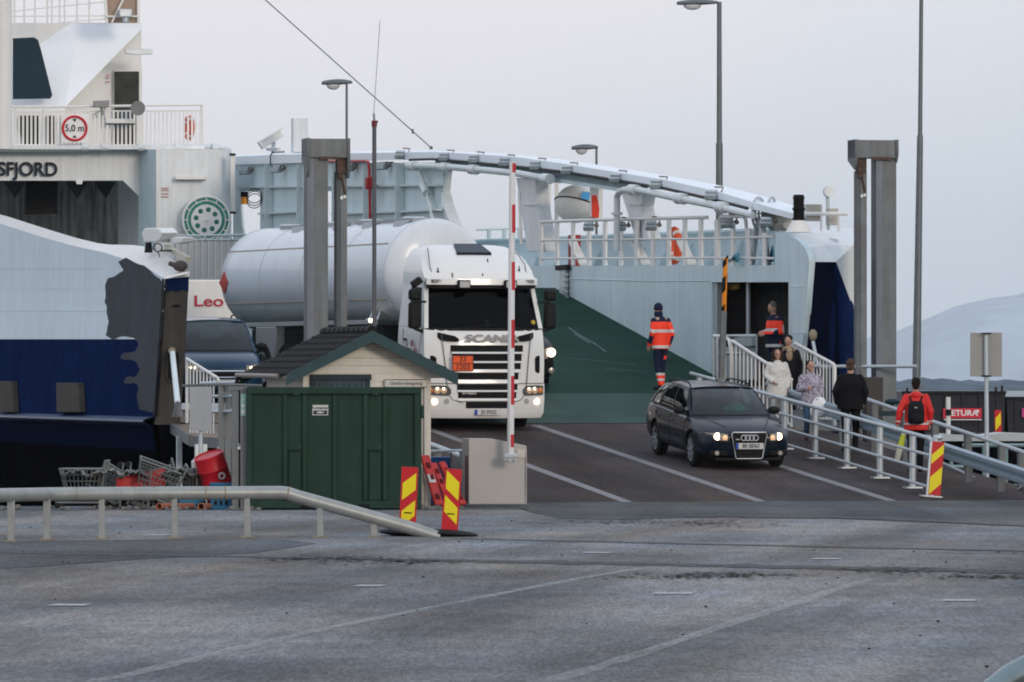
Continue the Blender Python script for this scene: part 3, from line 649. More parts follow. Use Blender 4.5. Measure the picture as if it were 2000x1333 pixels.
# ------------- rail on the inner wall
mb = SB(); rw = 6.42
rt = [(1057, 434), (1130, 431), (1240, 428), (1381, 425)]; rm = [(1057, 470), (1240, 468), (1381, 467), (1513, 463)]; rl = [(1057, 505), (1240, 505), (1381, 504), (1513, 505)]
for r_, rad in ((rt, .045), (rm, .03), (rl, .03)): mb.tube([onw(x, y, rw) for x, y in r_], rad, 6)
mb.tube([onw(x, y, rw) for x, y in [(1404, 517), (1404, 430), (1410, 423), (1450, 423), (1456, 428), (1466, 517)]], .04, 6)
mb.build('wall_rail', whitec, ferry)
mb = SB()
for i, x in enumerate([1057+31.2*k for k in range(15)]): 
    a = onw(x, lin([(1057, 434), (1381, 425), (1520, 462)], x), rw); b_ = onw(x, 519, rw); mb.bb((a.x-.02, a.y-.14, b_.z), (a.x+.02, a.y+.14, a.z))
for x in (1118, 1240, 1330): mb.bar(onw(x, 472, rw+.1), onw(x+22, 516, rw+.1), .2, .05)
mb.split('rail_post', whitec, ferry)
# winch, davit, lantern, boxes on the bow
mb = SB(); c = onw(1482, 418, 6.5)
for R_, r in ((.34, .03), (.2, .03)): mb.ring(c, (1, -.8, 0), R_, r)
mb.ring(onw(1508, 418, 6.8), (1, -.6, 0), .34, .03)
for k in range(8): a = k*math.pi/4; mb.cyl(c, c+Vector((0, math.cos(a)*.33, math.sin(a)*.33)), .015, n=5)
mb.tube([onw(1478, 440, 6.5), onw(1470, 517, 6.5)], .06, 6); mb.tube([onw(1486, 430, 6.5), onw(1500, 517, 6.5)], .08, 6); mb.tube([onw(1494, 424, 6.5), onw(1476, 450, 6.5)], .04, 6)
mb.build('winch', pm('grey fittings', (.45, .48, .5), .5, .2), ferry)
mb = SB(); mb.ell(onw(1529, 438, 6.9), (.18, .28, .32)); mb.cyl(onw(1512, 432, 6.9), onw(1545, 432, 6.9), .2); mb.build('winch_drum', pm('warm grey', (.5, .47, .42), .5), ferry)
c = onw(1560, 433, 6.1)
mb = SB(); mb.lathe(c-Vector((0, 0, .22)), (0, 0, 1), [(0, .27), (.24, .13)]); mb.build('lantern_base', whitec, ferry)
mb = SB(); mb.lathe(c, (0, 0, 1), [(0, .125), (.07, .13), (.07, .11), (.22, .11), (.24, .13), (.27, .13), (.28, .11), (.45, .11), (.46, .125), (.54, .1), (.54, 0)]); mb.build('lantern', black, ferry)
mb = SB(); b1 = onL(1587, 416, 1.2); mb.box(b1, (.32, .3, .34)); mb.build('control_box', pm('beige box', (.42, .39, .34), .5), ferry, bevel=.01)
mb = SB(); b1 = onL(1625, 424, 1.6); mb.box(b1, (.2, .25, .34)); mb.build('control_box', MATS['beige box'], ferry, bevel=.01)
mb = SB(); c = onL(1616, 375, 1.6); mb.ell(c, (.09, .12, .12)); mb.cyl(c+Vector((0, -.1, 0)), c+Vector((0, -.16, 0)), .11); mb.cyl(c, onL(1618, 450, 1.6), .035); mb.build('searchlight', galvl, ferry)
mb = SB(); mb.tube([onL(1572, 418, 1.0), onL(1655, 418, 1.0)], .04); [mb.tube([onL(x, 418, 1.0), onL(x, 452, 1.0)], .025) for x in (1604, 1638)]; mb.build('bow_rail', whitec, ferry)
mb = SB(); tl = pm('teal tarpaulin', (.04, .25, .33), .6, var=.3, sc=8)
mb.grid(lambda u, v: onw(1423+22*u, 512-(4+18*u)*v+2*math.sin(9*u), 6.35+.15*math.sin(3*v+5*u)), 8, 5); mb.grid(lambda u, v: onw(1504+9*u, 512-(8+26*math.sin(2*u+.5)**2)*v, 6.45+.1*math.sin(4*u)), 6, 4); mb.split('rope_bundle', tl, ferry)
# gangway ram on the bow face
mb = SB(); mb.cyl(onL(1588, 668, -.25), onL(1597, 715, -.6), .035); mb.build('ram', galvl, ferry)
mb = SB(); mb.ell(onL(1588, 655, -.1), (.085, .1, .12)); mb.build('ram_mount', MATS['cream metal'], ferry)
# ------------- superstructure across the ship
f = lambda px, py, L=64: onL(px, py, L)
def plate(name, pts, L, mat, ext=.1, label=None, **k): mb = SB(); mb.prism([f(x, y, L) for x, y in pts], (0, ext, 0)); return mb.build(name, mat, ferry, label=label, **k)
plate('fascia', [(-150, 290), (276, 292), (276, 388), (240, 353), (-150, 353)], 62.5, white, .3)
mb = SB(); mb.prism([f(272, 292, 62.45), f(307, 292, 61), f(307, 485, 61), f(272, 485, 62.45)], (0, .2, 0)); mb.build('corner_plate', wallp, ferry)
mb = SB(); a = f(305, 292, 61); b_ = f(458, 296, 61); zb = f(400, 600, 61).z
mb.loft([[(a.x, a.y, z), (b_.x-.5, b_.y, z), (b_.x-.15, b_.y+.12, z), (b_.x, b_.y+.5, z), (b_.x, b_.y+7, z), (a.x, a.y+7, z)] for z in (zb, a.z)], smooth=False); mb.build('superstructure_block', white, ferry, angle=50)
plate('garage_bulkhead', [(-150, 340), (276, 340), (276, 500), (-150, 500)], 70, pm('stained grey bulkhead', (.36, .35, .32), .7, var=.25, sc=.8, streak=.75, dirt=.4, dirtcol=(.06, .055, .05)), .1)
plate('garage_panel', [(50, 353), (112, 353), (112, 418), (50, 420)], 66, blackp, .3)
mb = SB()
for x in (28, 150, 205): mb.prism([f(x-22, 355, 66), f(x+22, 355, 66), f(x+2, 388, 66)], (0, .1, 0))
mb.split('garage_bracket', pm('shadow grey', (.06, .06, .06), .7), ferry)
mb = SB(); mb.prism([f(147, 352, 62.4), f(162, 352, 62.4), f(160, 360, 62.4), f(150, 360, 62.4)], (0, .1, 0)); mb.split('eye_plate', galvl, ferry)
mb = SB(); mb.bb(f(255, 370, 66), f(257, 478, 66.1)); mb.build('garage_pipe', blackp, ferry)
mb = SB(); mb.text('TYSFJORD', f(32.5, 332, 62.4), (1, 0, 0), (0, 0, 1), .40, 0.01, bold=.026, wx=.95); mb.build('name_lettering', pm('dark lettering', (.015, .02, .03), .5), ferry)
mb = SB(); mb.tube([f(x, y, 62) for x, y in [(-150, 293), (120, 292), (200, 290), (300, 287), (420, 287), (450, 292)]], .075, 8); mb.build('deck_edge_pipe', pipe, ferry)
mb = SB()
for x in (165, 203, 275, 347, 420): mb.cyl(f(x-6, 288, 61.9), f(x+6, 288, 61.9), .12)
mb.split('pipe_flange', pipe, ferry)
mb = SB(); L_ = 62.2
mb.tube([f(-150, 209, L_), f(100, 209, L_), f(395, 205, L_)], .04, 6); mb.tube([f(-150, 220, L_), f(395, 216, L_)], .025, 6); mb.tube([f(-150, 284, L_), f(395, 284, L_)], .03, 6)
mb.build('bridge_rail', whitec, ferry)
mb = SB()
for k in range(62):
    x = -100+8.05*k; a = f(x, 218, L_); b_ = f(x, 285, L_); mb.bb((a.x-.028, a.y-.02, b_.z), (a.x+.028, a.y+.02, a.z))
for x in (-60, 30, 85, 205, 268, 394): mb.cyl(f(x, 206, L_), f(x, 286, L_), .04, n=8)
mb.build('bridge_rail_bar', whitec, ferry)
plate('bridge_deck', [(-150, 285), (400, 284), (400, 292), (-150, 292)], 61.8, white, 9)
plate('bridge_wall', [(-150, 45), (276, 45), (276, 290), (-150, 290)], 68, whitec, .2)
mb = SB(); V_ = [mb.b.verts.new(p) for p in (f(152, 46, 67.9), f(277, 46, 67.9), f(277, 56, 67.9), f(128, 208, 66.4), f(-150, 46, 70), f(-150, 208, 68.2))]
mb._f([V_[0], V_[1], V_[2], V_[3]]); mb._f([V_[4], V_[0], V_[3], V_[5]]); mb.build('bridge_front', pm('clean white', (.80, .81, .82), .5, var=.02), ferry, angle=5)
plate('bridge_front_base', [(-150, 207), (128, 207), (128, 290), (-150, 290)], 66.4, whitec, .1)
plate('lower_window', [(35, 226), (75, 226), (75, 285), (45, 285), (40, 260)], 66.2, blackp, .05); plate('lower_window', [(90, 226), (106, 226), (106, 285), (92, 285)], 66.2, blackp, .05)
gl = pm('tinted window', (.012, .03, .045), .12, var=.1)
ww = [(25, 75), (66, 73), (74, 78), (80, 98), (102, 186), (98, 193), (25, 194)]
mb = SB(); dn = f(60, 100, 66.1)
o_ = plate('bridge_window', ww, 66.2, gl, .06)
mb = SB(); mb.prism([f(221, 136, 67.9), f(277, 136, 67.9), f(277, 290, 67.9), f(221, 290, 67.9)], (0, -.06, 0)); dr = mb.build('bridge_door', whitec, ferry, bevel=.02)
mb = SB(); mb.prism([f(223, 140, 67.8), f(271, 140, 67.8), f(271, 288, 67.8), f(223, 288, 67.8)], (0, -.03, 0)); mb.build('door_glass', pm('dark curtain', (.025, .026, .022), .3, var=.6, sc=3), dr)
mb = SB(); mb.prism([f(x, y, 61.9) for x, y in [(183, 197), (214, 196), (213, 210), (184, 210)]], (0, .2, 0)); mb.cyl(f(198, 210, 62), f(200, 225, 62), .05); mb.build('floodlight', pm('lamp housing', (.25, .25, .24), .4), ferry, bevel=.02)
mb = SB(); mb.tube([f(190, 230, 62), f(185, 222, 62), f(200, 215, 62), f(205, 232, 62), f(215, 240, 62)], .03, 6); mb.build('lamp_arm', galvl, ferry)
mb = SB(); c = f(270, 213, 61.7); mb.lathe(c, (-.2, -1, 0), [(0, .07), (.25, .1), (.45, .22)]); mb.build('loudhailer', pm('horn grey', (.2, .2, .2), .4), ferry)
mb = SB()
for x0, y0, x1, y1, L2 in ((206, 237, 263, 237, 61.9), (342, 348, 402, 348, 60.8), (454, 304, 455, 415, 60.5)): mb.bar(f(x0, y0, L2), f(x1, y1, L2), .1, .14)
mb.split('light_tube', whitec, ferry, bevel=.02)
mb = SB(); mb.bar(f(342, 352, 60.8), f(402, 352, 60.8), .1, .03); mb.bar(f(206, 243, 61.9), f(263, 243, 61.9), .1, .03); mb.cyl(f(454, 300, 60.5), f(454, 304, 60.5), .1); mb.cyl(f(455, 414, 60.5), f(455, 418, 60.5), .1); mb.split('tube_holder', blackp, ferry)
for x, y in ((245, 101), (437, 331)):
    mb = SB(); mb.prism([f(x, y-4, 66.3), f(x+27, y-6, 66.3), f(x+54 if x < 300 else x+12, y-4, 66.3), f(x+52 if x < 300 else x+12, y+5, 66.3), f(x+20, y+6, 66.3), f(x, y+3, 66.3)], (0, .2, 0)); mb.build('wall_lamp', galvl, ferry, bevel=.01)
# cable reel on the block
c = f(403, 430, 60.5); nrm = Vector((-.22, -1, 0)).normalized(); rr = .70
mb = SB(); mb.lathe(c-nrm*.45, nrm, [(0, .66), (.42, .66)], 40); mb.build('rope_coil', pm('green rope', (.06, .30, .22), .8, var=.4, sc=14, bump=.02), ferry)
reel = None
mb = SB(); mb.ring(c, nrm, rr, .035, 48); mb.ring(c-nrm*.45, nrm, rr, .035, 48); mb.ring(c, nrm, .57, .018, 40); rl_ = mb.build('reel_rim', whitec, ferry)
mb = SB(); a_, u_ = frame_axes(nrm)
# plain disc; its holes are flat dots of rope colour darkened as shade
holes = [(.31*math.cos(k*math.pi/4+.2), .31*math.sin(k*math.pi/4+.2)) for k in range(8)]
mb.lathe(c+nrm*.01, nrm, [(0, .46), (.02, .46)], 40)
mb.build('reel_disc', whitec, ferry)
mb = SB()
for hx, hy in holes: mb.lathe(c+a_*hx+u_*hy+nrm*.032, nrm, [(0, .075), (.003, .075)], 14)
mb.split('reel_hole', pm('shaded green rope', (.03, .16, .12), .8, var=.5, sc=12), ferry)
mb = SB(); mb.lathe(c+nrm*.03, nrm, [(0, .05), (.05, .04)], 12)
for k in range(12): a = k*math.pi/6; mb.cyl(c+(a_*math.cos(a)+u_*math.sin(a))*.55, c+(a_*math.cos(a)+u_*math.sin(a))*rr, .02, n=5)
mb.split('reel_spoke', whitec, ferry)
mb = SB()
for y in (368, 372, 379, 385): mb.box(f(322, y, 60.98), (.22, .01, .03))
for y in (147, 152, 160): mb.box(f(211, y, 67.9), (.12, .01, .03))
mb.split('notice_text', pm('faded red print', (.45, .2, .2), .6), ferry)
# front mast and roof gear
mb = SB(); mb.cyl(f(4, -20, 60), f(4, 292, 60), .29, n=24); mb.build('mast', whitec, ferry)
mb = SB(); L_ = 66
for p, q_ in (((22, 23), (90, 15)), ((90, 15), (205, 4)), ((22, 32), (205, 31)), ((120, 44), (205, 37))): mb.tube([f(*p, L_), f(*q_, L_)], .022, 6)
for x in (28, 47, 68, 92, 101, 116, 126, 150, 174): mb.tube([f(x, -12, L_), f(x, 46, L_)], .03, 6)
mb.build('roof_rail', whitec, ferry)
mb = SB(); mb.prism([f(207, -10, 66), f(268, -10, 66), f(268, 44, 66), f(210, 44, 66)], (0, .3, 0)); mb.build('roof_locker', pm('tan locker', (.35, .25, .18), .6), ferry)
mb = SB(); mb.bar(f(205, -10, 65.9), f(208, 45, 65.9), .08, .08); mb.bar(f(270, -10, 65.9), f(270, 45, 65.9), .08, .08); mb.bar(f(218, 44, 65.8), f(242, -5, 65.8), .08, .05); mb.bar(f(208, 32, 65.8), f(270, 32, 65.8), .05, .05); mb.build('locker_frame', whitec, ferry)
mb = SB(); mb.box(f(244, 26, 65.6), (.4, .3, .25)); mb.cyl(f(245, 32, 65.6), f(245, 44, 65.6), .1); mb.build('searchlight', galvl, ferry, bevel=.03)
# upper bulkhead between the flanks
mb = SB()
mb.prism([f(340, 470, 56), f(520, 468, 56), f(520, 545, 56), f(340, 545, 56)], (0, .06, 0))
for k in range(14): x = 345+12.5*k; a = f(x, 471, 55.97); b_ = f(x, 545, 55.97); mb.bb((a.x-.03, a.y-.03, b_.z), (a.x+.03, a.y, a.z))
mb.build('deck_bulkhead', pm('grey white panel', (.50, .51, .51), .45, var=.05), ferry)
mb = SB(); mb.tube([f(330, 461, 56), f(520, 459, 56)], .04, 6); mb.tube([f(330, 470, 56), f(520, 468, 56)], .04, 6)
for x in (345, 372, 400, 425, 450, 478, 505): mb.cyl(f(x, 461, 56), f(x, 470, 56), .05, n=6)
mb.split('deck_rail', galvl, ferry)
mb = SB(); mb.tube([f(930, 449, 40), f(1040, 446, 40)], .035, 6); mb.tube([f(930, 470, 40), f(1040, 470, 40)], .03, 6)
for x in (955, 985, 1015): mb.cyl(f(x, 449, 40), f(x, 475, 40), .06, n=6)
mb.prism([f(930, 472, 40), f(1060, 472, 40), f(1060, 560, 40), f(930, 560, 40)], (0, .06, 0)); mb.build('far_bulwark', wallp, ferry)
# pilot lights and fittings at the tip of the left flank
mb = SB(); c = onw(295, 457, -6.45); 
for k, (dx, dy) in enumerate(((0, 0),)):
    q_ = [(276, 455), (282, 446), (308, 446), (316, 455), (313, 468), (302, 474), (281, 473)]
    mb.prism([onw(x, y, -6.6) for x, y in q_], (.28, -.3, 0))
mb.build('bow_floodlight', whitec, ferry, bevel=.02)
mb = SB(); q_ = [(330, 470), (340, 463), (357, 464), (356, 474), (342, 477)]; mb.prism([onw(x, y, -6.5) for x, y in q_], (.2, -.2, 0)); mb.build('bow_floodlight', whitec, ferry, bevel=.02)
mb = SB(); mb.ring(onw(308, 484, -6.7), (.3, 1, .3), .085, .012); mb.tube([onw(308, 492, -6.7), onw(312, 502, -6.7)], .012, 5); mb.tube([onw(316, 490, -6.6), onw(335, 490, -6.5)], .02, 5); mb.cyl(onw(290, 474, -6.6), onw(290, 494, -6.6), .06, .09); mb.split('lamp_cable', blackp, ferry)
mb = SB(); mb.bar(onL(325, 484, 2.0), onL(368, 507, .3), .1, .1); mb.build('boom', pm('cream boom', (.55, .5, .4), .5), ferry)
mb = SB(); mb.ell(onL(352, 520, .2), (.15, .15, .11)); mb.cyl(onL(332, 515, .3), onL(350, 522, .1), .05); mb.build('dark_roller', pm('greasy brown', (.08, .065, .06), .6), ferry)
# separate things carried on the ferry
M0 = SHIP @ Matrix.Translation(f(145, 280, 61.9))
sg = thing('height_limit_sign', M0, 'white square sign with a red ring reading 5,0 m on the ferry bridge rail', 'sign')
mb = SB(); a = f(119, 279, 61.9); b_ = f(173, 223, 61.9); mb.bb((a.x, a.y-.03, a.z), (b_.x, a.y, b_.z)); mb.build('sign_plate', pm('sign white', (.78, .77, .75), .4), sg)
c = f(145.5, 251, 61.86); mb = SB(); mb.ring(c, (0, 1, 0), .355, .042, 40, 6); mb.build('red_ring', pm('sign red', (.55, .02, .04), .4), sg)
mb = SB(); mb.text('5,0 m', c+Vector((0, -.01, 0)), (1, 0, 0), (0, 0, 1), .2, .01, bold=.01, wx=.9)
for s_ in (1, -1): mb.prism([c+Vector((-.07, -.01, s_*.28)), c+Vector((.07, -.01, s_*.28)), c+Vector((0, -.01, s_*.20))], (0, -.005, 0))
mb.build('sign_lettering', pm('sign black', (.02, .02, .03), .5), sg)
def lifering(px, py, w, label, R_, ax=(1, .25, 0), plane='w', k=1.0):
    c = onw(px, py, w) if plane == 'w' else f(px, py, w)
    t_ = thing('life_ring', SHIP @ Matrix.Translation(c-Vector((0, 0, R_))), label, 'life ring')
    mb = SB(); mb.ring(c, ax, R_*.8, R_*.22, 28, 10); mb.build('ring', pm('life ring orange', (.75, .09, .03), .5), t_)
    mb = SB(); a_, u_ = frame_axes(Vector(ax))
    for j in range(4):
        a = j*math.pi/2+.78; p = c+(a_*math.cos(a)+u_*math.sin(a))*R_*.8; d = (-a_*math.sin(a)+u_*math.cos(a)); mb.cyl(p-d*.04, p+d*.04, R_*.25, n=10)
    mb.split('reflective_band', whitec, t_)
lifering(1317, 480, 6.7, 'orange life ring hung behind the rail of the ferry side wall', .42, (1, .02, 0))
lifering(369, 250, 62.6, 'red life ring edge-on behind the bridge rail beside the top deck', .38, (1, .12, 0), 'L')
mb = SB(); q_ = onw(1122, 490, 6.9); mb.box(q_, (.25, .3, .75)); tag(mb.build('hose_cabinet', pm('dark red box', (.30, .02, .02), .5), bevel=.02), 'dark red fire hose box low behind the ferry rail under the life raft', 'hose box')
# rounded life raft pod in its cradle
c = onw(1127, 398, 7.1); k = .53
rb_ = thing('rescue_pod', SHIP @ Matrix.Translation(c-Vector((0, 0, k))), 'white egg shaped rescue boat with blue square mark hanging under the arch', 'rescue boat')
mb = SB(); mb.ell(c, (.44, .85, .47), Matrix.Rotation(R(12), 3, 'Z') @ Matrix.Rotation(R(24), 3, 'Y'), 28, 18); mb.build('hull_shell', pm('pod white', (.66, .65, .62), .4, var=.05), rb_)
mb = SB(); Mx = Matrix.Rotation(R(12), 3, 'Z') @ Matrix.Rotation(R(24), 3, 'Y'); mb.tube([c+Mx @ Vector((.45*math.cos(a), .86*math.sin(a), -.02)) for a in [i*math.pi/18 for i in range(36)]], .018, 5, closed=True); mb.build('seam', blackp, rb_)
mb = SB(); g = c+Vector((.0, -.80, .17)); mb.prism([g+Vector(v_) for v_ in ((-.09, -.02, -.08), (.10, -.02, -.11), (.12, .02, .08), (-.07, .02, .1))], (0, -.02, 0)); mb.build('blue_mark', pm('blue mark', (.05, .30, .60), .5), rb_)
mb = SB(); mb.bb(onw(1160, 362, 7.0), onw(1169, 431, 6.9)); mb.split('cradle_post', whitec, rb_)
mb = SB()
for x in (1068, 1083): mb.bb(onw(x, 358, 6.9), onw(x+8, 490, 7.0))
mb.tube([onw(1060, 352, 6.9), onw(1098, 355, 6.9)], .05, 6); mb.split('cradle_post', whitec, rb_)
q_ = onw(1163, 405, 6.7); mb = SB(); mb.loft([[q_+Vector((-.08*s_, 0, z)) for s_ in (1,)]+[q_+Vector((.06*s2, -.05, z)), q_+Vector((.09*s2, .08, z)), q_+Vector((-.07, .1, z))] for z, s_, s2 in ((-.32, 1, 1), (-.05, .9, 1.3), (.12, .8, 1), (.28, .4, .3))]); tag(mb.build('immersion_suit', pm('suit orange red', (.75, .06, .03), .6, var=.2)), 'bright red orange bag of lifesaving gear hanging beside the rescue boat', 'lifesaving gear')
# ---------------------------------------------------------------- vehicles
carglass = glassm('car glass', (.42, .50, .50), .0, 1.0)
truckglass = glassm('cab glass', (.07, .09, .09), -.01)
chrome = pm('chrome', (.7, .7, .7), .15, 1, var=.02)
tyre = pm('tyre rubber', (.014, .014, .014), .85, var=.2)
rimm = pm('alloy rim', (.42, .44, .46), .35, .7, var=.05)
seatm = pm('dark seat', (.03, .032, .035), .9)
trimb = pm('black trim', (.012, .012, .013), .5)
headl = pm('lit headlamp', (.9, .85, .75), .2, emit=(1.0, .78, .52), estr=3.2)
headr = pm('headlamp reflector', (.45, .42, .38), .2, .4)
amber = pm('amber lens small', (.6, .20, .05), .3)
platew = pm('plate white', (.55, .55, .53), .5)
plateblue = pm('plate blue', (.02, .06, .35), .4)
lett = pm('plate letters', (.03, .03, .035), .5)
def wheel(M, x, y, z, r, w, parent, side, spokes=7, rim=None, steer=0):
    Mw = M @ Matrix.Translation((x, y, z)) @ Matrix.Rotation(R(steer), 4, 'Z'); s = side
    mb = MB(Mw); mb.lathe((-s*w/2, 0, 0), (s, 0, 0), [(0, r*.66), (.01, r*.92), (.04, r), (w-.04, r), (w-.01, r*.93), (w, r*.68), (w-.03, r*.66)], 36)
    wh = mb.build('wheel', tyre, parent)
    mb = MB(Mw); mb.lathe((s*(w/2-.06), 0, 0), (s, 0, 0), [(.02, r*.60), (.02, r*.62), (.05, r*.66), (.05, r*.70), (.055, r*.70), (.055, r*.61), (.02, r*.60)], 32)
    for k in range(spokes):
        a = 2*math.pi*k/spokes; c_, s_ = math.cos(a), math.sin(a)
        mb.bar((s*(w/2-.025), c_*r*.12, s_*r*.12), (s*(w/2-.01), c_*r*.66, s_*r*.66), r*.12 if spokes > 3 else r*.2, .03)
    mb.cyl((s*(w/2-.05), 0, 0), (s*(w/2+.002), 0, 0), r*.16, r*.14, 16)
    mb.build('rim', rim or rimm, wh, fix=False)
    mb = MB(Mw); mb.lathe((s*(w/2-.10), 0, 0), (s, 0, 0), [(0, r*.64), (.02, r*.64)], 24); mb.build('brake_cover', trimb, wh)
    return wh
def num_plate(M, c, parent, w=.52, h=.11, txt='BR 58363', tilt=0):
    mb = MB(M); mb.box(c, (w, .02, h)); p = mb.build('number_plate', platew, parent)
    c = Vector(c); mb = MB(M); mb.box(c+Vector((-w*.455, -.002, 0)), (w*.09, .02, h)); mb.build('plate_strip', plateblue, p)
    mb = MB(M); mb.text(txt, c+Vector((w*.04, -.012, 0)), (1, 0, 0), (0, 0, 1), h*.62, .002, bold=.02, wx=.85); mb.build('plate_lettering', lett, p)
    return p
def car(name, label, M, paint, S, group=None):
    """front at y=0 facing -y; S holds sizes"""
    L, Wd, H = S['L'], S['W']/2, S['H']; t = thing(name, M, label, 'car', group)
    st = S['st']; rings = []
    for y, hw, zb, zs, zt, wt_, zc in st:      # half width, bottom, shoulder, top edge, half width of top edge, crown
        half = [(0, zb), (hw*.80, zb), (hw*.965, zb+.10), (hw, zb+(zs-zb)*.42), (hw*.995, zb+(zs-zb)*.75), (hw*.965, zs), (wt_, zt), (wt_*.55, zt+(zc-zt)*.75), (0, zc)]
        ring = [(x, y, z) for x, z in half]+[(-x, y, z) for x, z in half[-2:0:-1]]
        rings.append(ring)
    mb = MB(M); mb.loft(rings)
    body = mb.build('body', [paint, trimb], t, subsurf=2, angle=180)
    bake(body)
    fa, ra, wr = S['fa'], S['ra'], S['wr']
    cut = MB(M)
    for s_ in (1, -1):
        for yy in (fa, ra): cut.lathe((s_*(Wd+.1), yy, wr+.02), (-s_, 0, 0), [(0, wr*1.14), (.42, wr*1.14)], 36)
    cutter = cut.build('cutter', [trimb, trimb], t)
    for p in cutter.data.polygons: p.material_index = 1
    md = body.modifiers.new('b', 'BOOLEAN'); md.object = cutter; md.operation = 'DIFFERENCE'; md.solver = 'EXACT'
    bake(body); cm_ = cutter.data; bpy.data.objects.remove(cutter); bpy.data.meshes.remove(cm_)
    for p in body.data.polygons: p.use_smooth = True
    body.data.set_sharp_from_angle(angle=R(32))
    bc = [v.co for v in body.data.vertices]
    for s_ in (1, -1):
        for yy in (fa, ra): wheel(M, s_*(Wd-.125), yy, wr, wr, .21, t, s_, S.get('sp', 7), steer=S.get('steer', 0) if yy == fa else 0)
    # cabin: side surfaces from A to D pillar, windscreen in front
    yA, yD, yAr, yDr = S['yA'], S['yD'], S['yAr'], S['yDr']; zb0, zb1 = S['belt']; xb, xr = S['xb'], S['xr']; zr = S['zr']
    def side(u, v, off=0, s_=1):
        yb = yA+(yD-yA)*u; yt = yAr+(yDr-yAr)*u; z0 = zb0+(zb1-zb0)*u; z1 = zr-.035*abs(2*u-.8)**2.2-(.03 if u < .0 else 0)
        z = z0+(z1-z0)*v; y = yb+(yt-yb)*v
        x0 = xb*(1-.05*max(0, u-.75)*4*.5)*(1-.045*(1-min(1, u/.15))); x1 = xr*(1-.05*max(0, u-.75)*2)
        x = x0+(x1-x0)*v+.025*math.sin(math.pi*v)+off
        return Vector((s_*x, y, z))
    def ws(u, v, off=0):     # u across -1..1
        e0_ = side(0, 0); e1 = side(0, 1); a = 1-u*u
        p0 = Vector((u*e0_.x, e0_.y-S.get('bow', .22)*a, e0_.z+.012*a)); p1 = Vector((u*e1.x, e1.y-.10*a, e1.z+.025*a))
        p = p0.lerp(p1, v); p.y -= .05*math.sin(math.pi*v)+off; p.z += .02*math.sin(math.pi*v); return p
    def pane(name, fn, n, m, mat, par=t): mb = MB(M); mb.grid(fn, n, m); return mb.build(name, mat, par)
    carglass = S.get('glass', globals()['carglass'])
    pane('windscreen', lambda u, v: ws(-.965+1.93*u, .05+.90*v, .004), 14, 8, carglass)
    for s_ in (1, -1):
        cutsU = S['pil']
        for (a, b_) in cutsU:
            pane('side_window', lambda u, v: side(a+(b_-a)*u, .02+.9*v, .0, s_), 6, 6, carglass)
        def strip_(a, b_, v0, v1, nm, mat, off=.012):
            mb = MB(M)
            g1 = [[side(a+(b_-a)*i/6, v0+(v1-v0)*j/6, off, s_) for j in range(7)] for i in range(7)]
            g2 = [[side(a+(b_-a)*i/6, v0+(v1-v0)*j/6, off-.04, s_) for j in range(7)] for i in range(7)]
            mb.grid(lambda u, v: side(a+(b_-a)*u, v0+(v1-v0)*v, off, s_), 6, 6); mb.grid(lambda u, v: side(a+(b_-a)*u, v0+(v1-v0)*v, off-.04, s_), 6, 6)
            for edge in ((lambda k: (g1[0][k], g2[0][k])), (lambda k: (g1[6][k], g2[6][k])), (lambda k: (g1[k][0], g2[k][0])), (lambda k: (g1[k][6], g2[k][6]))):
                for k in range(6): (a1, b1), (a2, b2) = edge(k), edge(k+1); mb.quad(a1, b1, b2, a2)
            return mb.build(nm, mat, t)
        strip_(-.012, .03, 0, 1.0, 'pillar', paint)
        prev = None
        for (a, b_), (c_, d_) in zip(cutsU, cutsU[1:]): strip_(b_, c_, 0, .93, 'pillar', trimb, .004)
        strip_(cutsU[-1][1], 1.0, 0, 1, 'pillar', paint)
        strip_(0, 1, .90, 1.0, 'roof_frame', paint); strip_(0, 1, -.03, .035, 'window_trim', S.get('trim', trimb), .006)
    # roof
    mb = MB(M)
    def rf(u, v):
        e_ = side(u, 1.0); a = 1-(2*v-1)**2; yy = e_.y-(.10*a*(1-u))
        return Vector(((2*v-1)*(e_.x+.01), yy, e_.z+.045*a+.008))
    mb.grid(rf, 16, 14); mb.grid(lambda u, v: rf(u, v)-Vector((0, 0, .03)), 16, 14)
    for i in range(14): mb.quad(rf(0, i/14), rf(0, (i+1)/14), rf(0, (i+1)/14)-Vector((0, 0, .03)), rf(0, i/14)-Vector((0, 0, .03)))
    mb.build('roof', S.get('roofm', paint), t)
    mb = MB(M); mb.grid(lambda u, v: ws(-.97+1.94*u, -.03+.09*v, .012), 14, 2); mb.build('wiper_panel', trimb, t)
    if S.get('rails'):
        for s_ in (1, -1):
            mb = MB(M); pts = [side(u, 1.0, -.04, s_)+Vector((0, 0, .05*min(1, min(u-.06, .93-u)/.06)+.03)) for u in [.06+.87*i/14 for i in range(15)]]
            mb.tube(pts, .016, 6); mb.build('roof_rail', trimb, t)
    # rear screen
    def rs(u, v):
        e0_ = side(1, 0); e1 = side(1, 1); return Vector(((2*u-1)*(e0_.x+(e1.x-e0_.x)*v), e0_.y+(e1.y-e0_.y)*v+.05*(1-(2*u-1)**2), e0_.z+(e1.z-e0_.z)*v+.02*(1-(2*u-1)**2)))
    pane('rear_window', rs, 8, 4, carglass)
    # interior
    mb = MB(M)
    mb.bb((-xb+.08, yA-.1, zb0-.12), (xb-.08, yA+.35, zb0-.02)); mb.build('dashboard', seatm, t)
    mb = MB(M)
    for sx in (-.36, .36):
        mb.box((sx, yA+1.15, zb0-.05), (.46, .14, .62), Matrix.Rotation(R(-12), 3, 'X')); mb.box((sx, yA+1.24, zb0+.28), (.24, .1, .16))
    for o in mb.split('front_seat', seatm, t, bevel=.04): pass
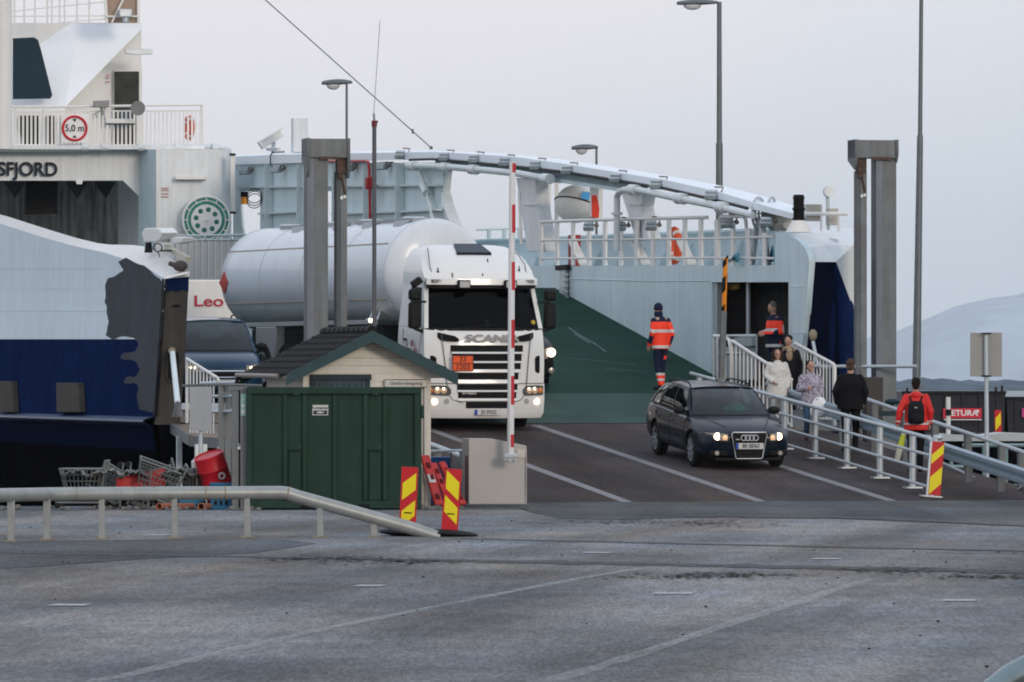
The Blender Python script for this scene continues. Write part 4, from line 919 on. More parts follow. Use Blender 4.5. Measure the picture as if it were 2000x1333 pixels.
    mb = MB(M); mb.box((0, yA+2.0, zb0-.05), (1.25, .14, .5), Matrix.Rotation(R(-15), 3, 'X')); mb.build('rear_seat', seatm, t, bevel=.05)
    mb = MB(M); mb.box(ws(0, .86)+Vector((0, .08, -.03)), (.22, .04, .06)); mb.build('rear_view_mirror', trimb, t, bevel=.015)
    # door mirrors
    for s_ in (1, -1):
        c = side(.045, .12, 0, s_)+Vector((s_*.14, .03, .03))
        mb = MB(M); mb.ell(c, (.125, .07, .075)); o = mb.build('door_mirror', S.get('mirm', trimb), t)
        mb = MB(M); mb.bar(c-Vector((s_*.12, 0, .03)), side(.045, .0, 0, s_), .05, .03); mb.build('mirror_arm', trimb, o)
    # door joints and handles
    for s_ in (1, -1):
        mb = MB(M)
        for u in S['doors']:
            yy = yA+(yD-yA)*u; 
            zs_ = [.32+(zb0-.36)*k/8 for k in range(9)]
            mb.tube([Vector((s_*surf_x(st, yy, z, S)+s_*.001, yy, z)) for z in zs_], .006, 4)
        mb.build('door_joint', black, t)
        mb = MB(M); 
        ys = [yA+(yD-yA)*u for u in (0, .2, .4, .6, .8)]
        mb.tube([Vector((s_*surf_x(st, yy, .45, S)+s_*.004, yy, .45)) for yy in ys], .012, 5); mb.build('side_strip', S.get('stripm', trimb), t)
        for u in S['handles']:
            yy = yA+(yD-yA)*u; z = zb0-.14; x = surf_x(st, yy, z, S); mb = MB(M); mb.box((s_*(x+.012), yy, z), (.03, .17, .028)); mb.build('door_handle', S.get('hm', paint), t, bevel=.008)
    return t, side, ws
def surf_x(st, y, z, S):
    for a, b_ in zip(st, st[1:]):
        if a[0] <= y <= b_[0]:
            k = (y-a[0])/(b_[0]-a[0]); hw = a[1]+(b_[1]-a[1])*k; zb = a[2]+(b_[2]-a[2])*k; zs = a[3]+(b_[3]-a[3])*k
            P = [(zb, hw*.80), (zb+.10, hw*.965), (zb+(zs-zb)*.42, hw), (zb+(zs-zb)*.75, hw*.995), (zs, hw*.965), (zs+.1, hw*.93)]
            for p, q_ in zip(P, P[1:]):
                if p[0] <= z <= q_[0]: return p[1]+(q_[1]-p[1])*(z-p[0])/(q_[0]-p[0])-.004
            return hw
    return S['W']/2
# ---- the dark estate car on the link ramp
Lf = -11.18; wc = 2.08; zf = rampz(Lf+.9)
AM = SHIP @ frame(wc, Lf, rampz(Lf), 0, math.degrees(math.atan(LK)), 0)
darkblue = pm('dark blue car paint', (.0025, .007, .016), .3, 0, var=.05, coat=.33, spec=.08)
A4 = dict(L=4.59, W=1.77, H=1.43, fa=.90, ra=3.55, wr=.32, yA=1.36, yD=4.28, yAr=2.02, yDr=3.86, belt=(.90, .985), xb=.80, xr=.60, zr=1.385, bow=.26,
    pil=[(.03, .36), (.385, .70), (.73, .93)], doors=[.0, .37, .715], handles=[.31, .65], rails=True, sp=7,
    st=[(0.0, .58, .26, .60, .63, .40, .655), (.05, .70, .22, .62, .66, .48, .69), (.16, .795, .19, .655, .71, .56, .745), (.40, .865, .18, .72, .785, .66, .83), (.80, .885, .18, .80, .865, .72, .90), (1.20, .885, .18, .84, .90, .76, .94), (1.50, .885, .18, .86, .905, .79, .93), (2.6, .885, .18, .89, .95, .80, .95), (3.6, .885, .19, .92, .975, .78, .98), (4.2, .865, .22, .92, .975, .75, .98), (4.48, .82, .26, .90, .955, .70, .96), (4.59, .68, .32, .80, .85, .56, .86)])
au, aside, aws = car('estate_car', 'dark blue estate car with lit headlights and rounded chrome grille driving down the link ramp', AM, darkblue, A4)
def nose(mb): return mb
# trapezoid grille with chrome surround, rings, plate, lamps
mb = MB(AM); q_ = [(-.31, .70), (.31, .70), (.33, .66), (.255, .245), (.23, .22), (-.23, .22), (-.255, .245), (-.33, .66)]
def gy(x, z): return -.035-.0*(z)+.10*x*x+(.70-z)*-.02
mb.prism([(x, gy(x, z), z) for x, z in q_], (0, .06, 0)); gr = mb.build('grille', black, au)
mb = MB(AM); mb.tube([(x, gy(x, z)-.01, z) for x, z in q_], .013, 8, closed=True); mb.build('chrome_surround', pm('bright trim', (.62, .62, .60), .25, .8), gr)
mb = MB(AM)
for k in range(9): z = .27+.048*k; hw = .235+(z-.22)*.16; mb.box((0, gy(0, z)-.006, z), (hw*2, .012, .008))
mb.build('grille_bar', pm('dark grille bar', (.03, .03, .03), .4), gr)
mb = MB(AM)
for k in range(4): mb.ring((-.1125+.075*k+0, gy(0, .6)-.035, .605), (0, 1, 0), .05, .0085, 28, 6)
mb.build('ring_emblem', pm('bright emblem', (.7, .7, .7), .3, .5), gr)
mb = MB(AM); mb.box((-.22, gy(.2, .57)-.02, .575), (.075, .01, .014)); mb.build('badge', platew, gr)
num_plate(AM, (0, -.075, .455), au)
for s_ in (1, -1):
    def lp(u, v):         # lamp surface, from the grille side outwards and round the corner
        x = .40+.42*u; y = -.01+.06*u+.36*u**3; z = (.545+.02*u)+(.135-.03*abs(u-.35))*v; return Vector((s_*x, y, z))
    mb = MB(AM); mb.grid(lambda u, v: lp(u, v)+Vector((0, -.012, 0)), 10, 4); la = mb.build('headlight', headr, au)
    mb = MB(AM); g = lp(.42, .5); mb.lathe(g+Vector((0, .01, 0)), (0, -1, 0), [(0, .072), (.03, .066), (.04, 0)], 20); mb.build('lit_bulb', headl, la)
    mb = MB(AM); g = lp(.12, .45); mb.lathe(g+Vector((0, .0, 0)), (0, -1, 0), [(0, .05), (.025, .045), (.03, 0)], 16); mb.build('high_beam', pm('warm reflector', (.55, .45, .33), .2, .3, emit=(1, .5, .22), estr=.5), la)
    mb = MB(AM); mb.grid(lambda u, v: lp(.74+.24*u, .2+.6*v)+Vector((s_*.012, -.016, 0)), 4, 2); mb.build('turn_signal', pm('faded orange lens', (.42, .16, .10), .3), la)
    mb = MB(AM); mb.grid(lambda u, v: lp(-.02+1.04*u, -.08)+Vector((0, -.006, -.025*v)), 8, 1); mb.build('lamp_trim', trimb, la)
    mb = MB(AM); mb.box((s_*.56, .015, .32), (.34, .06, .10)); mb.build('lower_intake', black, au, bevel=.02)
    mb = MB(AM); mb.lathe((s_*.60, -.005, .32), (0, -1, 0), [(0, .045), (.02, .04), (.022, 0)], 16); mb.build('fog_lamp', headr, au)
mb = MB(AM); mb.box((0, .02, .205), (1.25, .08, .05)); mb.build('bumper_lip', trimb, au, bevel=.02)
for s_ in (1, -1):
    mb = MB(AM); mb.tube([(s_*.36, .22, .775), (s_*.47, .5, .83), (s_*.60, .85, .90), (s_*.70, 1.2, .935)], .005, 4); mb.build('bonnet_joint', black, au)
# ---- the blue people carrier coming off the ferry
bm_ = pm('mid blue car paint', (.006, .034, .078), .3, 0, var=.05, coat=.42, spec=.08)
bc_ = ray(437, 800, 123.0)
BMx = SHIP @ frame(-5.08, 3.2, 1.56, -4, 2.5, 0)
darkg = glassm('dark car glass', (.12, .17, .19), 0, .8)
MPV = dict(glass=darkg, L=4.39, W=1.79, H=1.65, fa=.92, ra=3.60, wr=.315, yA=1.05, yD=4.2, yAr=1.95, yDr=4.0, belt=(1.0, 1.05), xb=.83, xr=.64, zr=1.60, bow=.25,
    pil=[(.03, .38), (.40, .70), (.73, .93)], doors=[.0, .38, .71], handles=[.3, .64], rails=True, sp=5, trim=chrome,
    st=[(0.0, .60, .28, .66, .70, .45, .73), (.06, .74, .24, .70, .76, .55, .79), (.18, .81, .2, .76, .83, .62, .87), (.45, .87, .18, .86, .92, .70, .96), (.85, .89, .18, .92, 1.0, .78, 1.03), (1.2, .895, .18, .94, 1.01, .82, 1.03), (2.6, .895, .18, .96, 1.03, .83, 1.03), (3.6, .895, .2, .98, 1.05, .82, 1.05), (4.15, .87, .24, .98, 1.05, .80, 1.05), (4.34, .80, .3, .92, 1.0, .72, 1.0), (4.39, .7, .35, .85, .9, .6, .9)])
bl, bs, bw = car('people_carrier', 'blue people carrier with roof rails rolling off the ferry beside the grey stem', BMx, bm_, MPV)
mb = MB(BMx); mb.prism([(-.42, -.03, .60), (.42, -.03, .60), (.36, -.03, .54), (-.36, -.03, .54)], (0, .08, 0)); gr = mb.build('grille', black, bl)
mb = MB(BMx); mb.tube([(-.46, .03, .64), (0, -.04, .645), (.46, .03, .64)], .02, 6); mb.tube([(-.38, .0, .52), (0, -.04, .52), (.38, .0, .52)], .012, 6); mb.build('chrome_bar', chrome, gr)
num_plate(BMx, (0, -.06, .42), bl, txt='KH 41825')
for s_ in (1, -1):
    mb = MB(BMx); mb.grid(lambda u, v: Vector((s_*(.48+.36*u), -.01+.05*u+.45*u**3, .62+.04*u+.14*v)), 8, 4); la = mb.build('headlight', headr, bl)
    for k in (0, 1, 2):
        mb = MB(BMx); g = Vector((s_*(.58+.075*k), .02+.045*k, .715)); mb.lathe(g, (0, -1, 0), [(0, .03), (.02, .028), (.025, 0)], 14); mb.build('lit_bulb', headl if k < 2 else pm('warm reflector', (.5, .4, .3), .2), la)
# ---- dark van with its lights on beside the tanker
VM = SHIP @ frame(1.50, 5.3, 1.80, 2, 4, 0)
vpaint = pm('black van paint', (.016, .018, .02), .35, .1, coat=.2, spec=.08)
VAN = dict(glass=darkg, L=4.9, W=1.92, H=1.95, fa=.95, ra=3.9, wr=.33, yA=.95, yD=4.6, yAr=1.7, yDr=4.5, belt=(1.12, 1.15), xb=.88, xr=.76, zr=1.88, bow=.2,
    pil=[(.03, .30), (.33, .62), (.65, .94)], doors=[.0, .31, .63], handles=[.27], sp=6,
    st=[(0.0, .68, .28, .74, .80, .5, .83), (.07, .84, .24, .80, .88, .62, .91), (.25, .93, .2, .92, .98, .72, 1.02), (.6, .955, .18, 1.02, 1.1, .8, 1.13), (1.0, .96, .18, 1.06, 1.13, .85, 1.15), (2.6, .96, .18, 1.08, 1.14, .88, 1.14), (4.3, .955, .2, 1.1, 1.15, .88, 1.15), (4.8, .93, .26, 1.08, 1.14, .85, 1.14), (4.9, .85, .3, 1.0, 1.05, .75, 1.05)])
vn, _a, _b = car('dark_van', 'dark van with round lit headlights half hidden behind the right side of the tanker', VM, vpaint, VAN)
for s_ in (1, -1):
    mb = MB(VM); mb.grid(lambda u, v: Vector((s_*(.60+.32*u), -.01+.08*u+.35*u**3, .66+.05*u+.22*v)), 8, 4); la = mb.build('headlight', headr, vn)
    mb = MB(VM); mb.lathe((s_*.79, .03, .80), (0, -1, 0), [(0, .095), (.03, .08), (.04, 0)], 20); mb.build('lit_bulb', headl, la)
    mb = MB(VM); mb.lathe((s_*.79, .02, .42), (0, -1, 0), [(0, .07), (.03, .06), (.04, 0)], 20); mb.build('fog_lamp', headr, vn)
mb = MB(VM); mb.box((0, -.02, .5), (1.2, .06, .22)); mb.build('grille', black, vn, bevel=.03)
# ---- white lorry body with red lettering further in
LM = SHIP @ frame(-3.25, 17.5, 1.75, 0)
lo = thing('white_lorry', LM, 'white lorry with red lettering half hidden behind the tank barrel inside the ferry', 'lorry')
mb = MB(LM); mb.loft([[(-1.25*k, y, z) for k, z in ((1, .5), (1, 2.42), (.9, 2.55), (-.9, 2.55), (-1, 2.42), (-1, .5))] for y in (0, 7)], smooth=False); mb.build('cargo_body', whitec, lo, bevel=.03)
mb = MB(LM); q0 = ray(398, 590, 140); mb.M = SHIP; mb.text('Leo', (q0.x, 17.48, q0.z), (1, 0, 0), (0, 0, 1), .24, .01, bold=.015, wx=1.35); mb.build('red_lettering', pm('red lettering', (.45, .02, .05), .5), lo)
mb = MB(LM); mb.bb((-1.2, .05, .25), (1.2, 6.9, .5)); mb.build('chassis', trimb, lo)
for s_ in (1, -1):
    for yy in (.9, 5.8): wheel(LM, s_*1.05, yy, .45, .45, .28, lo, s_, 3)
# ---- the tanker lorry
TZ = 1.03
TM = frame(-.485+.0, 120.9, TZ, 17.5, 2.0)
tk = thing('tanker_lorry', TM, 'white tanker lorry with orange hazard plate and black grille slots driving off the ferry', 'lorry')
tw = pm('cab white paint', (.73, .715, .68), .28, var=.02, sc=2, coat=.5, dirt=.08, dirtcol=(.5, .47, .42))
tankw = pm('tank white paint', (.66, .69, .72), .34, var=.03, sc=1.2, coat=.2, streak=.06, dirt=.15, dirtcol=(.5, .47, .42))
def prow(z, x):     # how far the front face lies behind y=0 at a height and offset
    base = 0.02 if z < 1.0 else .02+.05*(z-1.0)
    if z > 1.98: base = .07+.36*(z-1.98)
    return base+.16*abs(x/1.2)**3.2
# cab shell as horizontal sections
secs = []
def cabring(z, hw, y0, yb, cr):      # rounded plan section
    pts = []
    for i in range(13): x = -1+2*i/12; pts.append((x*hw, y0+cr*abs(x)**3.4, z))
    pts += [(hw, y0+cr+.1, z), (hw, yb, z), (-hw, yb, z), (-hw, y0+cr+.1, z)]
    return pts
C0 = [(.24, 1.18, .06, 2.1, .20), (.34, 1.225, .02, 2.1, .20), (.62, 1.235, .02, 2.1, .18), (.92, 1.235, .03, 2.1, .18)]
C1 = [(.93, 1.225, .05, 2.1, .17), (1.3, 1.235, .06, 2.1, .18), (1.62, 1.235, .08, 2.1, .19), (1.93, 1.225, .12, 2.1, .20), (2.0, 1.215, .16, 2.1, .2)]
C2 = [(2.83, 1.14, .50, 2.1, .18), (2.92, 1.14, .42, 2.1, .18), (3.0, 1.14, .45, 2.1, .2), (3.15, 1.13, .58, 2.1, .22), (3.35, 1.08, .85, 2.08, .24), (3.52, .98, 1.15, 2.05, .25), (3.6, .82, 1.45, 2.0, .2), (3.625, .6, 1.6, 1.9, .1)]
for nm, CC, bev in (('bumper', C0, 0), ('front_panel', C1, 0)):
    mb = MB(TM); mb.loft([cabring(*c) for c in CC]); mb.build(nm, tw, tk, angle=50)
mb = MB(TM); mb.loft([cabring(*c) for c in C2]); mb.build('cab_roof', tw, tk, angle=60)
# A pillars, rear wall, doors with side windows
def cside(u, v, s_, off=0):     # door plane: u along length, v height 2.0-2.85
    x = 1.225+(1.135-1.225)*v; y = .36+(1.85-.36)*u+(.32*v)*(1-u); return Vector((s_*(x+off), y, 2.0+.86*v))
for s_ in (1, -1):
    for nm, pts in (('pillar', [(-.03, 0), (.10, 0), (.10, 1), (-.03, 1)]), ('pillar', [(.74, 0), (1.17, 0), (1.17, 1), (.74, 1)]), ('door_frame', [(.1, .92), (.74, .92), (.74, 1), (.1, 1)])):
        mb = MB(TM); A = [cside(u, v, s_, .0) for u, v in pts]; mb.prism(A, (-s_*.09, 0, 0)); mb.build(nm, tw, tk, bevel=.008)
    mb = MB(TM); mb.quad(*[cside(u, v, s_, -.02) for u, v in [(.1, 0), (.74, 0), (.74, .92), (.1, .92)]]); mb.build('side_window', truckglass, tk)
    mb = MB(TM); mb.tube([(s_*1.238, .62, 1.0), (s_*1.236, .60, 1.5), (s_*1.23, .50, 1.85), (s_*1.222, .46, 2.0)], .008, 4); mb.tube([(s_*1.238, 1.72, 1.0), (s_*1.232, 1.74, 1.95)], .008, 4); mb.build('door_joint', pm('dark joint', (.12, .12, .12), .6), tk)
    mb = MB(TM); mb.box((s_*1.24, 1.55, 1.75), (.03, .22, .05)); mb.build('door_handle', trimb, tk, bevel=.01)
mb = MB(TM); mb.bb((-1.1, 2.02, 1.95), (1.1, 2.1, 3.0)); mb.build('rear_wall', tw, tk)
def cws(u, v, off=0):
    x = (-1+2*u); hw = 1.205+(1.12-1.205)*v; y = .17+(.50-.17)*v+.20*abs(x)**3.4-off; return Vector((x*hw, y, 1.985+.87*v))
mb = MB(TM); mb.grid(lambda u, v: cws(u, v, .01), 16, 4); mb.build('windscreen', truckglass, tk)
mb = MB(TM); mb.grid(lambda u, v: cws(u, .93+.09*v, .03), 16, 1); mb.grid(lambda u, v: cws(u, -.035+.06*v, .025), 16, 1); mb.grid(lambda u, v: cws(.0+.022*u, v, .02), 1, 4); mb.grid(lambda u, v: cws(.978+.022*u, v, .02), 1, 4); mb.build('windscreen_seal', trimb, tk)
mb = MB(TM)
for a, b_ in ((-.45, .1), (.35, .85)): mb.bar(cws(.5+a/2, .02, .04), cws(.5+b_/2, .09, .04), .02, .015)
mb.split('wiper', trimb, tk)
# sun visor with lamps
mb = MB(TM); mb.loft([[(x*1.14, .30+.16*abs(x)**3.2+dy, z) for dy, z in ((0, 2.98), (-.02, 2.86), (.04, 2.85), (.14, 3.0))] for x in [-1+2*i/14 for i in range(15)]]); mb.build('sun_visor', tw, tk, angle=40)
mb = MB(TM); mb.loft([[(x*1.12, .33+.16*abs(x)**3.2+dy, z) for dy, z in ((0, 2.852), (.0, 2.79), (.05, 2.79), (.05, 2.852))] for x in [-1+2*i/14 for i in range(15)]]); mb.build('visor_shade', trimb, tk)
for x in (-.44, .52):
    mb = MB(TM); mb.box((x, .24, 2.87), (.25, .12, .17)); o = mb.build('roof_spotlight', trimb, tk, bevel=.02)
    mb = MB(TM); mb.box((x, .178, 2.87), (.20, .012, .12)); mb.build('lamp_lens', pm('lamp lens bright', (.6, .6, .58), .1, .3), o)
for x in (-.95, .95):
    mb = MB(TM); mb.box((x, .335-.08*0+.06, 2.93), (.21, .05, .055)); o = mb.build('marker_lamp', trimb, tk)
    mb = MB(TM)
    for k in range(4): mb.box((x-.072+.048*k, .365-.0+0-.0, 2.93), (.03, .02, .035))
    for q_ in mb.b.verts: q_.co.y -= .0
    mb.build('lamp_lens', MATS['lamp lens bright'], o)
mb = MB(TM); mb.prism([(-.36, 1.0, 3.49), (.36, 1.0, 3.49), (.28, 1.5, 3.66), (-.28, 1.5, 3.66)], (0, 0, -.06)); mb.build('roof_hatch', pm('hatch tint', (.015, .02, .035), .2), tk, bevel=.01)
mb = MB(TM)
for x, y, z in ((-.86, .62, 3.16), (-.6, .5, 3.06), (.02, .48, 3.05), (.22, .8, 3.34), (.58, .5, 3.06), (.82, .62, 3.2)): mb.cyl((x, y, z-.06), (x, y+.01, z+.03), .012, n=6); mb.ell((x, y, z-.05), (.025, .025, .02), seg=8, ring=5)
mb.split('roof_fitting', trimb, tk) if False else mb.build('roof_fitting', trimb, tk)
# side deflector seams on roof
for s_ in (1, -1):
    mb = MB(TM); mb.tube([(s_*.97, .62, 3.02), (s_*.99, .78, 3.25), (s_*.93, 1.05, 3.45), (s_*.86, 1.35, 3.57)], .01, 5); mb.build('roof_seam', MATS['dark joint'], tk)
# grille slots, vents
def slot(z0, z1, xl, xr_, nm='grille_slot', dy=.0):
    mb = MB(TM)
    mb.loft([[(x, prow(z0, x)-.006-dy, z0), (x, prow(z0, x)-.006-dy, z1), (x, prow(z0, x)+.03, z1), (x, prow(z0, x)+.03, z0)] for x in [xl+(xr_-xl)*i/10 for i in range(11)]]); return mb.build(nm, black, tk)
mb = MB(TM)
def zpx(y): return (745+(HC-TZ)*99.2-y)/99.2
for (ya, yb, x0, x1) in ((675, 688.5, -.74, .74), (692.5, 706.5, -.71, .71), (710.5, 722.5, -.69, .69), (729.5, 742, -.64, .64), (751, 762.5, -.62, .62), (767, 778.5, -.60, .60), (785, 798, -.44, .44)):
    slot(zpx(yb), zpx(ya), x0, x1)
mb = MB(TM)
for (ya, yb, hw) in ((688.5, 692, .74), (706.5, 710, .72), (722.5, 728.5, .68), (742.5, 750, .65), (763, 766.5, .62), (779, 784, .61)):
    mb.loft([[(x, prow(1, x)-d, z) for d, z in ((.015, zpx(yb)), (.05, zpx(yb)+.01), (.04, zpx(ya)), (.0, zpx(ya)+.01))] for x in [-hw+2*hw*i/10 for i in range(11)]])
for o in mb.split('grille_bar', tw, tk): pass
for s_ in (1, -1):
    mb = MB(TM); mb.loft([[(s_*x, prow(1.85, x)-.004+.10*(x/1.2)**6, z0), (s_*x, prow(1.85, x)-.004+.1*(x/1.2)**6, z1), (s_*x, prow(1.85, x)+.06, z1), (s_*x, prow(1.85, x)+.06, z0)] for x, z0, z1 in ((.58, 1.75, 1.80), (.66, 1.745, 1.855), (.80, 1.75, 1.885), (.93, 1.77, 1.915), (.985, 1.83, 1.925))]); mb.build('air_vent', black, tk)
    mb = MB(TM); mb.loft([[(s_*x, prow(1.3, x)-.006+.05*(x/1.2)**8, z0), (s_*x, prow(1.3, x)-.006+.05*(x/1.2)**8, z1), (s_*x, prow(1.3, x)+.06, z1), (s_*x, prow(1.3, x)+.06, z0)] for x, z0, z1 in ((1.02, 1.17, 1.42), (1.06, 1.13, 1.46), (1.10, 1.12, 1.47), (1.13, 1.14, 1.46))]); mb.build('corner_vent', black, tk)
    # outer frame line of the grille
    mb = MB(TM); mb.tube([(s_*x, prow(z, x)-.002, z) for x, z in ((.93, 1.90), (.90, 1.7), (.86, 1.35), (.83, 1.0), (.80, .72), (.70, .60), (.5, .545))], .009, 4); mb.build('panel_joint', MATS['dark joint'], tk)
    mb = MB(TM); mb.loft([[(s_*x, prow(.8, x)-.012, z0), (s_*x, prow(.8, x)-.012, z1), (s_*x, prow(.8, x)+.05, z1), (s_*x, prow(.8, x)+.05, z0)] for x, z0, z1 in ((.74, .72, .80), (.80, .68, .875), (.95, .685, .885), (1.08, .69, .885), (1.2, .70, .875))]); la = mb.build('headlight', pm('lamp glass dark', (.10, .10, .10), .12), tk)
    mb = MB(TM)
    for x, r_ in ((.88, .065), (1.0, .07)): mb.lathe((s_*x, prow(.8, x)-.005, .785), (0, -1, 0), [(0, r_), (.02, r_*.9), (.03, 0)], 18)
    for o in mb.split('lamp_reflector', pm('reflector gold', (.5, .42, .33), .15, .6, emit=(1, .6, .3), estr=.2), la): pass
    mb = MB(TM); mb.lathe((s_*1.13, prow(.8, 1.13)-.01, .785), (0, -1, 0), [(0, .055), (.02, .05), (.03, 0)], 14); mb.build('indicator', amber, la)
    mb = MB(TM); mb.lathe((s_*1.05, prow(.55, 1.05)+.0, .565), (0, -1, 0), [(0, .062), (.02, .055), (.035, 0)], 20); mb.build('fog_lamp', headl, tk)
    mb = MB(TM); mb.lathe((s_*.82, prow(.55, .82)+.0, .575), (0, -1, 0), [(0, .055), (.012, .052), (.014, 0)], 16); mb.build('lamp_socket', pm('lamp socket', (.35, .34, .32), .4), tk)
mb = MB(TM); mb.tube([(x, prow(.95, x)-.002, .925) for x in [-1.2+.2*i for i in range(13)]], .008, 4); mb.build('panel_joint', MATS['dark joint'], tk)
mb = MB(TM); mb.text('SCANIA', (.10, prow(1.82, 0)-.015, 1.805), (1, 0, 0), (0, 0, 1), .135, .012, bold=.04, wx=1.62); mb.build('maker_lettering', pm('grey lettering', (.22, .22, .22), .4, .5), tk)
mb = MB(TM); mb.text('R480', (-.38, prow(.7, .4)-.02, .745), (1, 0, 0), (0, 0, 1), .075, .01, bold=.03, wx=1.3); mb.build('model_lettering', pm('grey lettering light', (.4, .4, .38), .4, .3), tk)
# orange plate
mb = MB(TM); mb.box((-.53, -.03, 1.325), (.42, .02, .30)); hp_ = mb.build('hazard_plate', pm('hazard orange plate', (.75, .10, .02), .5), tk)
mb = MB(TM); ed = [(-.74, -.042, 1.175), (-.32, -.042, 1.175), (-.32, -.042, 1.475), (-.74, -.042, 1.475)]; mb.tube(ed, .009, 4, closed=True); mb.tube([(-.74, -.042, 1.325), (-.32, -.042, 1.325)], .007, 4)
mb.text('33', (-.53, -.042, 1.40), (1, 0, 0), (0, 0, 1), .105, .003, bold=.01); mb.text('1203', (-.53, -.042, 1.25), (1, 0, 0), (0, 0, 1), .105, .003, bold=.01); mb.build('plate_lettering', lett, hp_)
num_plate(TM, (0, -.01, .36), tk, txt='JD 59222')
# steps panel, mirrors, side graphics
for s_, k in ((-1, 1), (1, 1)):
    mb = MB(TM); mb.box((s_*1.40, .42, 2.25), (.24, .14, .52)); o = mb.build('side_mirror', trimb, tk, bevel=.05)
    mb = MB(TM); mb.box((s_*1.40, .42, 2.66), (.24, .14, .22)); mb.build('wide_mirror', trimb, o, bevel=.05)
    mb = MB(TM); mb.bar((s_*1.40, .42, 2.52), (s_*1.16, .42, 2.52), .05, .045); mb.bar((s_*1.40, .42, 2.0), (s_*1.22, .42, 1.93), .08, .06); mb.build('mirror_arm', trimb, o, bevel=.01)
mb = MB(TM); mb.box((-1.30, .62, 2.9), (.22, .16, .14), Matrix.Rotation(R(-35), 3, 'Y')); mb.build('kerb_mirror', trimb, tk, bevel=.03)
mb = MB(TM); mb.text('Vest', (-1.245, 1.05, 1.68), (0, -1, 0), (0, 0, 1), .11, .004, bold=.01); mb.text('tankbil', (-1.245, .88, 1.55), (0, -1, 0), (0, 0, 1), .11, .004, bold=.01, wx=.8)
mb.build('door_lettering', pm('wine red lettering', (.35, .05, .08), .5), tk)
mb = MB(TM); mb.ring((-1.24, 1.02, 1.62), (1, 0, 0), .14, .008, 24, 4); mb.ring((-1.24, 1.48, 1.70), (1, 0, 0), .075, .014, 20, 4); mb.build('door_emblem', pm('emblem grey', (.3, .3, .32), .5), tk)
# cab inside
mb = MB(TM); mb.bb((-1.1, .4, 1.7), (1.1, .85, 2.06)); mb.build('dashboard', seatm, tk)
mb = MB(TM)
for sx in (-.6, .6): mb.box((sx, 1.4, 2.2), (.5, .16, .8))
mb.split('cab_seat', seatm, tk, bevel=.04)
mb = MB(TM); mb.bb((-1.12, .6, 2.0), (1.12, 2.0, 2.02)); mb.bb((-1.1, 1.9, 2.0), (1.1, 2.0, 2.85)); mb.build('cab_lining', seatm, tk)
mb = MB(TM); mb.box(cws(.53, .14, -.03)+Vector((0, .05, 0)), (.06, .02, .12)); mb.build('windscreen_tag', platew, tk)
mb = MB(TM); mb.cyl(cws(.93, .16, .02), cws(.93, .16, .02)+Vector((0, -.005, 0)), .045); mb.build('windscreen_sticker', pm('yellow sticker', (.5, .35, .03), .5), tk)
# wheels and chassis of the tractor
for s_ in (1, -1):
    wheel(TM, s_*1.04, 1.42, .46, .50, .30, tk, s_, 3, steer=-4); wheel(TM, s_*.95, 5.0, .50, .50, .55, tk, s_, 3)
mb = MB(TM); mb.bb((-.45, .6, .5), (.45, 6.2, .95)); mb.bb((-1.15, .3, .3), (1.15, 1.0, .9)); mb.bb((-1.2, 2.0, .45), (-.7, 4.2, .95)); mb.bb((.7, 2.0, .45), (1.2, 4.2, .95)); mb.build('chassis', trimb, tk)
mb = MB(TM); mb.bb((-1.0, 2.2, .95), (1.0, 2.5, 2.1)); mb.build('cab_back_gear', pm('dark gear', (.03, .032, .034), .7, var=.4, sc=9), tk)
# the tank barrel
phi = 24.0; QM = frame(-1.58, 125.9, 4.20, phi); r0, TL = 1.13, 9.15
def dome(t0, s_): return [(t0+s_*.24*math.sin(a), r0*math.cos(a) if math.cos(a) > 1e-3 else 0) for a in [i*math.pi/2/7 for i in range(8)]]
prof = [(a, r) for a, r in dome(0, -1)][::-1]+[(.05, r0)]+[(TL*i/12, r0) for i in range(1, 12)]+dome(TL, 1)
mb = MB(QM); mb.lathe((0, 0, 0), (0, 1, 0), prof, 72); mb.build('tank_barrel', tankw, tk, angle=60)
seamm = pm('tan seam', (.40, .34, .28), .5)
mb = MB(QM)
for a in (R(147), R(207)): mb.bar((r0*math.cos(a), .2, r0*math.sin(a)), (r0*math.cos(a), TL, r0*math.sin(a)), .02, .03)
mb.split('tank_seam', seamm, tk)
mb = MB(QM); [mb.ring((0, y, 0), (0, 1, 0), r0+.002, .010, 60, 4) for y in (0.02, 2.3, 4.6, 6.9, TL-.02)]; mb.split('weld_ring', pm('weld grey', (.48, .50, .52), .4), tk)
mb = MB(QM); [mb.lathe((0.0, y, r0-.02), (0, 0, 1), [(0, .26), (.06, .26), (.09, .20), (.09, 0)], 20) for y in (1.1, 3.4, 5.7, 7.9)]; mb.split('manhole_cover', galvl, tk)
mb = MB(QM)
for i, (y0, y1) in enumerate(((.3, 1.9), (2.0, 3.3), (3.6, 5.4), (5.9, 7.6))): mb.bb((-.36, y0, r0-.06), (.25, y1, r0+.02)); mb.prism([(-.75, y0+.2, r0-.30), (-.35, y0+.1, r0-.02), (-.35, y0+1.0, r0-.02)], (0, 0, .02))
mb.build('walkway_plate', pm('walkway grey', (.30, .31, .32), .6), tk)
mb = MB(QM); dq = [(-r0*.995, 8.15, 0), (-r0*.99, 8.4, .26), (-r0*.995, 8.65, 0), (-r0*.99, 8.4, -.26)]; mb.prism([(-1.125, TL-.42, -.05), (-1.10, TL-.16, .2), (-1.125, TL+.1, -.05), (-1.10, TL-.16, -.3)], (-.02, 0, 0)); mb.build('placard', pm('placard red', (.5, .06, .03), .5), tk)
mb = MB(QM); mb.box((-1.08, 4.6, -.98), (.05, 8.2, .09)); mb.build('side_rail', pm('rail grey', (.42, .42, .41), .5, .3), tk)
mb = MB(QM)
for y in (.9, 1.3, 3.0): mb.bar((-.8, y, -.7), (-1.05, y-.25, -1.05), .05, .05)
